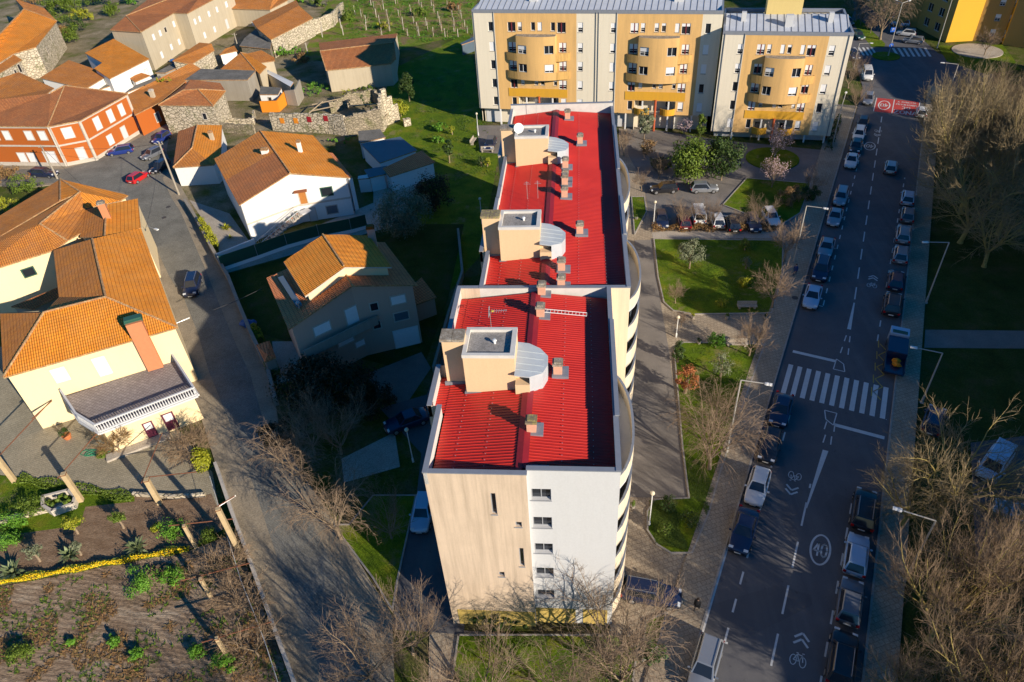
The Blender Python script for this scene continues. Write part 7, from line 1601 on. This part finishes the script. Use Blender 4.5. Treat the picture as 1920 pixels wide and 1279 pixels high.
single(leafy(61, (.85, .85, .85), leaf_m, 'shrub', H=1.0, n=1100, leaf=.14, cat='shrub'), 1396, 470, 'clipped square shrub on the upper lawn'); single(leafy(62, (.7, .7, .8), leaf_o, 'shrub', H=1.1, n=500, leaf=.14, cat='shrub'), 1398, 505, 'small olive shrub in the worn patch of lawn'); single(leafy(63, (1.0, .9, .8), leaf_y, 'shrub', H=.8, n=700, leaf=.22, cat='shrub'), 1396, 537, 'yellow-green palm-like shrub at the edge of the shade')
single(leafy(64, (.8, .6, .6), leaf_y, 'shrub', n=400, leaf=.16, cat='shrub'), 1353, 575, 'low yellow-green plant near the upper bench')
single(leafy(65, (1.05, 1.0, 1.0), leaf_b, 'shrub', H=1.1, n=1500, leaf=.15, cat='shrub'), 1341, 652, 'round bright green shrub at the head of the lower lawn'); single(leafy(66, (.7, .7, 1.6), leaf_d, 'shrub', H=1.8, n=1400, leaf=.16, cat='shrub'), 1270, 680, 'narrow dark evergreen in a pot at the lawn corner')
single(leafy(67, (1.3, 1.3, 1.2), leaf_r, 'tree', H=2.2, n=1500, leaf=.18, trunk_r=.2), 1284, 738, 'russet pollarded tree on the lower lawn'); single(leafy(68, (1.5, 1.4, 1.2), leaf_o, H=2.0, n=900, leaf=.15), 1350, 708, 'thin grey-green olive tree on the lower lawn')
single(leafy(69, (.8, .8, .75), leaf_d, 'shrub', H=1.0, n=800, leaf=.13, cat='shrub'), 1250, 958, 'dark round shrub at the top of the teardrop lawn'); single(leafy(70, (1.0, .9, .85), leaf_d, 'shrub', H=1.0, n=900, leaf=.13, cat='shrub'), 1294, 985, 'largest dark shrub on the teardrop lawn'); single(leafy(71, (.8, .7, .7), leaf_m, 'shrub', H=.9, n=700, leaf=.13, cat='shrub'), 1247, 1005, 'speckled green shrub low on the teardrop lawn')
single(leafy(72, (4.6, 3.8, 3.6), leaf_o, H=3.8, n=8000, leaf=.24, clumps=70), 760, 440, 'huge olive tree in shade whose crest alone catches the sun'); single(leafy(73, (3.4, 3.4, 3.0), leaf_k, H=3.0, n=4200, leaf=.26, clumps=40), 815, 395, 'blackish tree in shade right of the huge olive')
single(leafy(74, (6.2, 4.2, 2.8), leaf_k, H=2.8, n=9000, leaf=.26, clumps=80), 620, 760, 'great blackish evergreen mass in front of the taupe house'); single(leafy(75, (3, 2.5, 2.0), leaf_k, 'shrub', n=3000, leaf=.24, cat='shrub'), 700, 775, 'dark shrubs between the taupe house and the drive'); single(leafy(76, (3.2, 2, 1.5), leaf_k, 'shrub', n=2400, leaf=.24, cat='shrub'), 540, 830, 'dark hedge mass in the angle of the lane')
single(leafy(77, (1.9, 1.9, 3.3), leaf_d, 'conifer', H=3.4, n=3600, leaf=.26, shape='cone'), 768, 190, 'dense dark conifer beside the long barn'); single(leafy(78, (1.7, 1.6, 1.9), leaf_y, 'shrub', H=1.9, n=1800, leaf=.24, cat='shrub'), 752, 218, 'yellow-green bush against the ruined gable')
single(leafy(79, (1.8, 1.2, .8), leaf_b, 'shrub', n=1200, leaf=.22, cat='shrub'), 826, 246, 'spreading bright shrub on the park lawn'); single(leafy(80, (.6, .6, .9), leaf_y, 'shrub', n=300, leaf=.2, cat='shrub'), 848, 252, 'small yellow sapling on the park lawn'); single(leafy(81, (1.4, 1.0, .7), leaf_b, 'shrub', n=900, leaf=.2, cat='shrub'), 822, 268, 'low bright bush at the edge of the block shadow')
single(leafy(82, (.8, .8, 1.6), leaf_d, 'palm', H=2.6, n=700, leaf=.4, cat='palm'), 843, 305, 'dark cordyline palm on the lawn in a stone ring')
single(leafy(83, (.9, .8, 1.0), leaf_d, 'shrub', n=900, leaf=.16, cat='shrub'), 903, 312, 'clipped dark hedge block on the park lawn'); single(leafy(84, (.8, .6, .8), leaf_y, 'shrub', n=700, leaf=.16, cat='shrub'), 914, 312, 'clipped yellow-green hedge block beside the dark one')
for i, (x, y, a, c_, m_, lab) in enumerate(((215, 30, 4, 2, leaf_m, 'scrub touching the end of the beige roof'), (60, 12, 5, 2.5, leaf_br, 'dry brown scrub at the very top left'), (160, 40, 5, 2, leaf_y, 'yellow-green scrub on the slope'), (95, 22, 4, 2, leaf_d, 'dark scrub over the tall stone house'), (250, 8, 5, 2, leaf_b, 'green growth behind the long beige roof'), (118, 68, 3, 1.5, leaf_br, 'dry bush beside the stone gable'), (600, 12, 5, 1.6, leaf_m, 'brambles beyond the pale yard wall'), (790, 30, 3, 1.2, leaf_m, 'bramble patch among the vineyard rows'), (720, 55, 3, 1, leaf_y, 'yellow-green patch among the vineyard rows'), (850, 20, 3, 1.2, leaf_br, 'dry patch at the top of the vineyard'))):
    single(leafy(400 + i, (a, a * .6, c_), m_, 'shrub', n=1500, leaf=.34, clumps=26, trunk=False, cat='shrub', hollow=.2), x, y, lab)
rnd = random.Random(9)
for i, (x, y, rx, ry, rz, m_, lab) in enumerate(((130, 25, 9, 4, 2.6, leaf_m, 'scrub covering the slope above the beige house'), (190, 12, 8, 4, 3, leaf_d, 'dark trees in the scrub at the top left'), (105, 48, 5, 2.5, 2, leaf_m, 'green scrub behind the tall stone house'), (135, 82, 5, 3, 2.6, leaf_m, 'bushes between the stone house and the orange roofs'), (150, 60, 4.5, 2.5, 2.4, leaf_d, 'dark bushes left of the beige house'),
        (68, 100, 4.5, 2, 2, leaf_b, 'ivy bush climbing the tall stone house'), (20, 345, 5, 3, 1.8, leaf_br, 'dry shrub heap left of the old roofs'), (52, 362, 4, 2.5, 1.6, leaf_m, 'green shrubs in the corner behind the old roofs'), (10, 395, 4, 2, 1.4, leaf_y, 'yellow-green shrubs at the left edge'),
        (570, 55, 5, 2.2, 1.5, leaf_b, 'bright weeds along the foot of the boundary wall'), (540, 105, 5, 2, 1.2, leaf_b, 'bright green weeds behind the ruins'), (590, 178, 4, 2.2, 1.3, leaf_b, 'green brambles filling the ruined yard'), (570, 125, 3.6, 2.0, 1.6, leaf_br, 'brown bramble tangle by the barn gable'), (655, 40, 3.5, 2.2, 2.2, leaf_m, 'bushes at the vineyard corner'), (690, 212, 1.8, .6, 2.2, leaf_d, 'dark ivy hanging on the ruin wall'), (654, 196, 1.2, 1.2, 2.2, leaf_y, 'ivy-clad pillar in the ruin'),
        (690, 172, 4, 1.2, .8, leaf_m, 'weeds on the wall top by the barn'), (640, 268, 3.4, .7, .6, leaf_b, 'strip of weeds below the ruin wall'), (340, 12, 3, 2, 1.5, leaf_m, 'bush behind the beige house roof'), (555, 6, 6, 2, 1, leaf_b, 'green bank beyond the top barn'), (1150, 1210, 1.5, .8, .6, leaf_m, 'low plants at the foot of the white wall'), (955, 1180, 3.4, .5, .9, leaf_d, 'clipped dark hedge at the foot of the near wall'), (1213, 1235, 1.4, 1.6, 1.0, leaf_d, 'round dark shrub on the small lawn'), (325, 200, 2.2, .5, .5, leaf_y, 'grass growing along the eave of the stone house'))):
    r = leafy(100 + i, (rx, ry, rz), m_, 'shrub', n=int(260 + 85 * rx * ry * (1.0 if y < 200 else 1.4)), leaf=.34 if y < 150 else .22, clumps=int(14 + rx * ry), trunk=False, cat='shrub', hollow=.3); single(r, x, y, lab)
    if i == 23: r.location.z = 5.0
# hedges along the forecourt and lane
def hedge(name, label, a, c, w, h, mat, n=1500, leaf=.16, seed=1, flowers=None, cat='hedge'):
    rnd = random.Random(seed); A, C = P(*a), P(*c); d = (C - A); L = d.length; d.normalize(); nn = Vector((-d.y, d.x, 0)); root = thing(name, label, cat, A); b = MB(); f = MB()
    for i in range(n):
        u = rnd.random() * L; k = rnd.random(); wv = w * .5 * (.8 + .3 * math.sin(u * 1.7 + seed)); hz = h * (.85 + .25 * math.sin(u * 2.3))
        s = rnd.uniform(-1, 1); z = hz * (1 - abs(s) ** 3 * .5) * rnd.uniform(.75, 1.02) if k < .65 else rnd.uniform(0, hz)
        if k >= .65: s = math.copysign(1, s) * rnd.uniform(.9, 1.05)
        p = A + d * u + nn * (s * wv) + Vector((0, 0, z)); nrm = Vector((rnd.uniform(-1, 1), rnd.uniform(-1, 1), rnd.uniform(0, 1))).normalized(); t = nrm.cross(Vector((rnd.uniform(-1, 1), 1, .2))).normalized(); e = nrm.cross(t); l = leaf * rnd.uniform(.6, 1.3)
        tgt = f if flowers and rnd.random() < (flowers if s < .1 else .12) and z > h * .3 else b
        tgt.poly([p - t * l * .5, p + e * l * .35, p + t * l * .5, p - e * l * .35])
    b.build('foliage', mat, root)
    if flowers: f.build('flowers', flower_y, root)
    return root
hedge('hedge', 'low brown beech hedge along the front of the forecourt', (1222, 431), (1452, 430), 1.3, .8, leaf_br, 4200, .2)
hedge('hedge', 'yellow-flowering hedge strip across the vegetable garden', (-20, 1098), (356, 1030), .6, .45, leaf_m, 8000, .12, 2, .8)
hedge('hedge', 'yellow-green hedge on the garden wall beside the lane', (381, 425), (406, 470), 1.3, 1.7, leaf_y, 2600, .18, 3)
hedge('hedge', 'green hedge behind the black off-roader at the corner of the north-east block', (1572, 225), (1552, 285), 1.0, 1.2, leaf_d, 1500, .2, 4)
hedge('hedge', 'thin green hedge on the garden wall opposite the gate canopy', (478, 620), (492, 645), .9, 1.3, leaf_y, 900, .16, 5); hedge('hedge', 'yellowish shrub row below the gate canopy', (508, 690), (520, 712), 1.2, 1.3, leaf_m, 1000, .16, 6)
hedge('hedge', 'leafy vine spilling yellow over the lane wall', (368, 880), (398, 868), 1.4, 1.8, leaf_y, 2200, .2, 7)
hedge('hedge', 'grass tufts along the courtyard edge', (35, 898), (250, 935), 1.2, .25, leaf_m, 3000, .16, 8)
# garden plants
def agave(seed, R, mat, label, x, y, n=46, name='agave'):
    rnd = random.Random(seed); root = thing(name, label, 'plant'); b = MB()
    for i in range(n):
        a = rnd.uniform(0, 6.28); el = rnd.uniform(.15, 1.3); d = Vector((math.cos(a) * math.cos(el), math.sin(a) * math.cos(el), math.sin(el))); s = Vector((-math.sin(a), math.cos(a), 0)); L = R * rnd.uniform(.7, 1.1)
        p0, p1, p2 = Vector((0, 0, .05)), d * L * .55 + Vector((0, 0, .1)), d * L + Vector((0, 0, -.08 * L)); w = R * .075
        b.poly([p0 - s * w, p0 + s * w, p1 + s * w * 1.2, p1 - s * w * 1.2]); b.poly([p1 - s * w * 1.2, p1 + s * w * 1.2, p2])
    b.build('leaves', mat, root); return single(root, x, y, label)
agave(1, 1.3, leaf_ag, 'spiky agave clump beside the yellow hedge', 258, 1030); agave(2, 1.2, leaf_ag, 'spiky grey agave left of the small fruit tree stump', 132, 1045); agave(3, 1.3, leaf_ag, 'spiky agave at the left end of the flower hedge', 26, 1075)
agave(4, 1.1, leaf_y, 'yellow-green palm in the front yard of the white house', 425, 430, 40, 'palm'); agave(5, .7, leaf_y, 'potted fan palm beside the yard palm', 432, 447, 24, 'palm')
for i, (x, y, R_x, h, m_, lab) in enumerate(((146, 1000, 1.15, 1.5, leaf_y, 'yellowish citrus tree in the garden bed'), (232, 990, 1.0, 1.4, leaf_m, 'round citrus tree speckled with blossom'), (20, 1020, 1.4, .9, leaf_b, 'bright green leafy bush in the garden bed'), (75, 1052, .95, 1.5, leaf_o, 'thin olive sapling in the garden bed'), (152, 1040, .7, 1.2, leaf_o, 'small olive sapling between the agaves'), (328, 1000, 1.6, .7, leaf_b, 'patch of cabbages and greens below the short post'), (295, 992, .7, .8, leaf_y, 'orange-tinged rose bush in the garden'), (268, 1100, 1.9, .6, leaf_b, 'green weeds round the compost heap'), (325, 1085, 1.2, .6, leaf_b, 'green weeds right of the compost heap'), (395, 1010, 1.2, .8, leaf_m, 'shrubby greens by the lane wall'), (60, 958, 1.6, .5, leaf_m, 'kale rows inside the grassy plot'), (30, 985, 1.5, .5, leaf_b, 'bright greens at the left of the grassy plot'),
        (425, 1245, 1.3, .7, leaf_b, 'leafy cabbage patch by the lowest post'), (215, 1205, .7, .2, leaf_b, 'tuft of weeds in the middle of the field'), (255, 1230, .7, .2, leaf_b, 'second tuft of weeds in the field'), (133, 1207, .4, .25, leaf_b, 'lone bright weed in the field'), (40, 1230, 1.2, .15, leaf_m, 'thin weeds at the left of the field'), (370, 1225, .9, .3, leaf_b, 'weeds at the right of the field'), (195, 855, .8, .6, leaf_m, 'round box bush at the foot of the yellow wall'), (1186, 952, .32, .55, leaf_m, 'a'), (1171, 985, .3, .6, leaf_m, 'b'), (1299, 597, .3, .5, leaf_y, 'c'), (1363, 598, .3, .5, leaf_m, 'd'), (1435, 598, .28, .45, leaf_d, 'e'), (1310, 645, .3, .6, leaf_d, 'f'), (1174, 695, .3, .6, leaf_y, 'g'), (1193, 412, .35, .6, leaf_m, 'h'))):
    if len(lab) == 1:
        lab = {'a': 'potted ball shrub beside the foot of the balconies', 'b': 'potted double-ball shrub close to the white wall', 'c': 'potted shrub left along the upper lawn kerb', 'd': 'potted shrub in the middle of the upper lawn kerb', 'e': 'potted shrub in shade at the right of the upper lawn kerb', 'f': 'potted shrub at the path left of the round bright shrub', 'g': 'potted plant against the balcony foot', 'h': 'square potted plant on the path by the far balconies'}[lab]
        p = P(x, y); r = thing('potted_plant', lab, 'potted plant', p); b = MB(); b.lathe(p, [(.17, 0), (.24, .35), (.22, .36)], 10); b.build('pot', conc, r)
        q = leafy(200 + i, (R_x, R_x, R_x), m_, 'foliage', n=260, leaf=.09, H=.35 + R_x * .8, trunk=False, cat='x', clumps=10, hollow=.2)
        f = q.children[0]; f.parent = r; f.name = 'foliage'; bpy.data.objects.remove(q)
    else: single(leafy(200 + i, (R_x, R_x * .8, max(.25, R_x * .7)), m_, 'shrub', H=h if h > .9 else R_x * .4, n=int(500 + 700 * R_x), leaf=.13, trunk=None if h > 1.1 else False, cat='shrub', hollow=.3), x, y, lab)
for i, c in enumerate(pots):
    r = thing('potted_plant', 'pots of flowers standing down the steps of the white house', 'potted plant', c, group='pots on the stair'); b = MB(); b.lathe(c, [(.12, 0), (.17, .25), (.15, .26)], 8); b.build('pot', terracotta, r)
    b = MB(); rnd = random.Random(i)
    for k in range(60): v = Vector((rnd.gauss(0, .13), rnd.gauss(0, .13), .3 + abs(rnd.gauss(0, .15)))) + c; e = Vector((rnd.uniform(-1, 1), rnd.uniform(-1, 1), rnd.uniform(-1, 1))).normalized() * .09; g = e.cross(Vector((0, 0, 1))); b.poly([v - e, v + g, v + e])
    b.build('foliage', leaf_d, r)
p = P(128, 835); r = thing('potted_plant', 'round orange pot with a dark shrub at the corner of the terrace', 'potted plant', P(128, 822)); p = P(128, 822); b = MB(); b.lathe(p, [(.3, 0), (.45, .5), (.42, .55)], 12); b.build('pot', terracotta, r); q = leafy(301, (.6, .6, .5), leaf_d, 'foliage', n=500, leaf=.12, H=.9, trunk=False, clumps=12); f = q.children[0]; f.parent = r; bpy.data.objects.remove(q)
# stone planter and hexagonal bed
pp = [P(*px('C', x, y)) for x, y in ((500, 345), (770, 275), (850, 340), (830, 420), (600, 500), (500, 440))]
b = MB()
for a, c in zip(pp, pp[1:] + pp[:1]): d = (c - a).normalized(); n = Vector((d.y, -d.x, 0)) * .12; b.obox((a + c) / 2 + Vector((0, 0, .35)), (c - a) / 2 + d * .06, n, (0, 0, .36))
r = thing('planter', 'hexagonal white stone planter full of blue-green leaves', 'planter', pp[0]); b.build('wall', granite, r)
q = leafy(302, (1.5, .9, .6), leaf_m, 'foliage', n=1200, leaf=.16, H=.6, trunk=False, clumps=16); q.location = (sum(pp, Vector()) / 6); q['label'] = 'blue-green herbs growing in the stone planter'; q.name = 'shrub'; q['category'] = 'shrub'
# orange bush espaliered on the yellow wall, vine tangle at its corner
tv = bare(61, 3.2, .3, (6, 6, 6, 5), .9, .06, 'flat', (.45, .34, .22, .12), (bark_g, leaf_br), 'bare_tree', sc_r=1.2); single(tv, 228, 850, 'little orange-brown tree trained against the yellow wall')
tv = bare(62, 3.4, .3, (7, 6, 7, 5), 1.3, .07, 'flat', (.5, .38, .25, .14), (bark_g, twig_b), 'vine', sc_r=1.3); single(tv, 366, 862, 'tangled leafless vine over the corner by the lane', cat='vine')
for i, (x, y, s) in enumerate(((430, 1090, 1.2), (462, 1150, 1.2), (485, 1230, 1.2), (440, 1060, 1.0))):
    tv = bare(63 + i, 2.8, .25, (5, 5, 5, 3), 1.6, .05, 'flat', (.5, .38, .25, .14), (bark_g, twig_b), 'vine', sc_r=1.2); single(tv, x, y, ('leafless vine against the lane wall by the heap of weeds', 'leafless vine halfway down the lane wall', 'lowest leafless vine on the lane wall', 'leafless vine below the tall vine post')[i], s, cat='vine')
# weedy scatter over field and beds
def scatter(name, label, region, n, mat, size, seed, h=.12):
    rnd = random.Random(seed); b = MB(); P4 = [P(*p) for p in region]
    for i in range(n):
        u, v = rnd.random(), rnd.random(); p = (P4[0].lerp(P4[1], u)).lerp(P4[3].lerp(P4[2], u), v)
        if noise.noise(p * .35 + Vector((seed, 0, 0))) < .05: continue
        for k in range(3):
            a = rnd.uniform(0, 6.28); l = size * rnd.uniform(.5, 1.3); d = Vector((math.cos(a) * l, math.sin(a) * l, h * rnd.uniform(.3, 1.4))); s = Vector((-d.y, d.x, 0)) * .25; b.poly([p + s, p - s, p + d])
    return tag(b.build(name, mat), label, 'ground cover', kind='stuff')
scatter('weeds', 'low weeds spread over the bare field', [(-40, 1110), (440, 1040), (545, 1279), (-60, 1290)], 2200, leaf_m, .22, 3)
scatter('dry_stalks', 'dry straw lying over the bare field', [(-40, 1110), (440, 1040), (545, 1279), (-60, 1290)], 5000, leaf_br, .28, 11, .1)
scatter('rough_grass', 'rough grass between the vineyard rows', [(650, -5), (890, -5), (885, 70), (640, 95)], 6000, leaf_b, .4, 5, .25)
scatter('rough_grass', 'grass tufts on the park lawn', [(760, 130), (890, 130), (935, 330), (800, 330)], 3500, leaf_m, .3, 6, .12)
for i, q in enumerate(([(1230, 450), (1466, 453), (1446, 586), (1240, 586)], [(1266, 656), (1430, 648), (1330, 960), (1295, 930)], [(1218, 940), (1330, 950), (1300, 1036), (1230, 1020)], [(862, 1194), (1120, 1194), (1180, 1300), (842, 1300)])):
    o = scatter('grass', ('short grass of the upper lawn', 'short grass of the lower lawn', 'short grass of the teardrop lawn', 'short grass before the near wall')[i], q, 7000, leaf_m, .12, 20 + i, .08); o.location.z = .1
# compost heap
b = MB(); c = P(295, 1075)
for i in range(16): rr = random.Random(i); b.blob(c + Vector((rr.gauss(0, .5), rr.gauss(0, .3), rr.uniform(.05, .3))), (.3, .25, .12), 6, 4, 0, .2, i)
tag(b.build('compost_heap', soil_m), 'small brown compost heap ringed by weeds', 'heap')
# bins and oddments
for (x, y, m_, lab) in ((463, 612, bluesheet, 'blue plastic sheet heap behind the lane wall'), (325, 118, bluesheet, 'blue tarpaulin bundle on the sheds of the drying yard')):
    b = MB(); c = P(x, y); b.blob(c + Vector((0, 0, .4)), (.9, .6, .5), 8, 5, 0, .25, 4); b.blob(c + Vector((.7, .3, .3)), (.5, .4, .35), 8, 5, 0, .25, 6); tag(b.build('tarpaulin', plain('blue_tarp' + str(x), (.02, .10, .30), .5, .2, 3)), lab, 'tarpaulin')
hose = plain('green_hose', (.04, .28, .14), .5, 0); b = MB(); c = P(178, 850); pts = [c + Vector((math.cos(t * .7) * (.5 + .03 * t), math.sin(t * .9) * .45, .05 + .01 * (t % 3))) for t in range(40)]; b.path(pts, .025, 4); tag(b.build('hose', hose), 'tangled green garden hose on the courtyard', 'hose')
for (x, y) in ((316, 389), (308, 409), (1522, 232), (1490, 560)):
    b = MB(); c = P(x, y); b.lathe((c.x, c.y, .09 if x < 400 else .12), [(.36, 0), (.36, .015), (.01, .016)], 16); tag(b.build('manhole_cover', plain('iron' + str(x), (.07, .06, .055), .7, .2, 5)), 'round iron manhole cover set in the ' + ('cobbled lane' if x < 400 else 'avenue pavement'), 'manhole cover', 'manhole covers in the ' + ('lane' if x < 400 else 'pavement'))
print('objects', len(bpy.data.objects), 'faces', sum(len(m.polygons) for m in bpy.data.meshes))
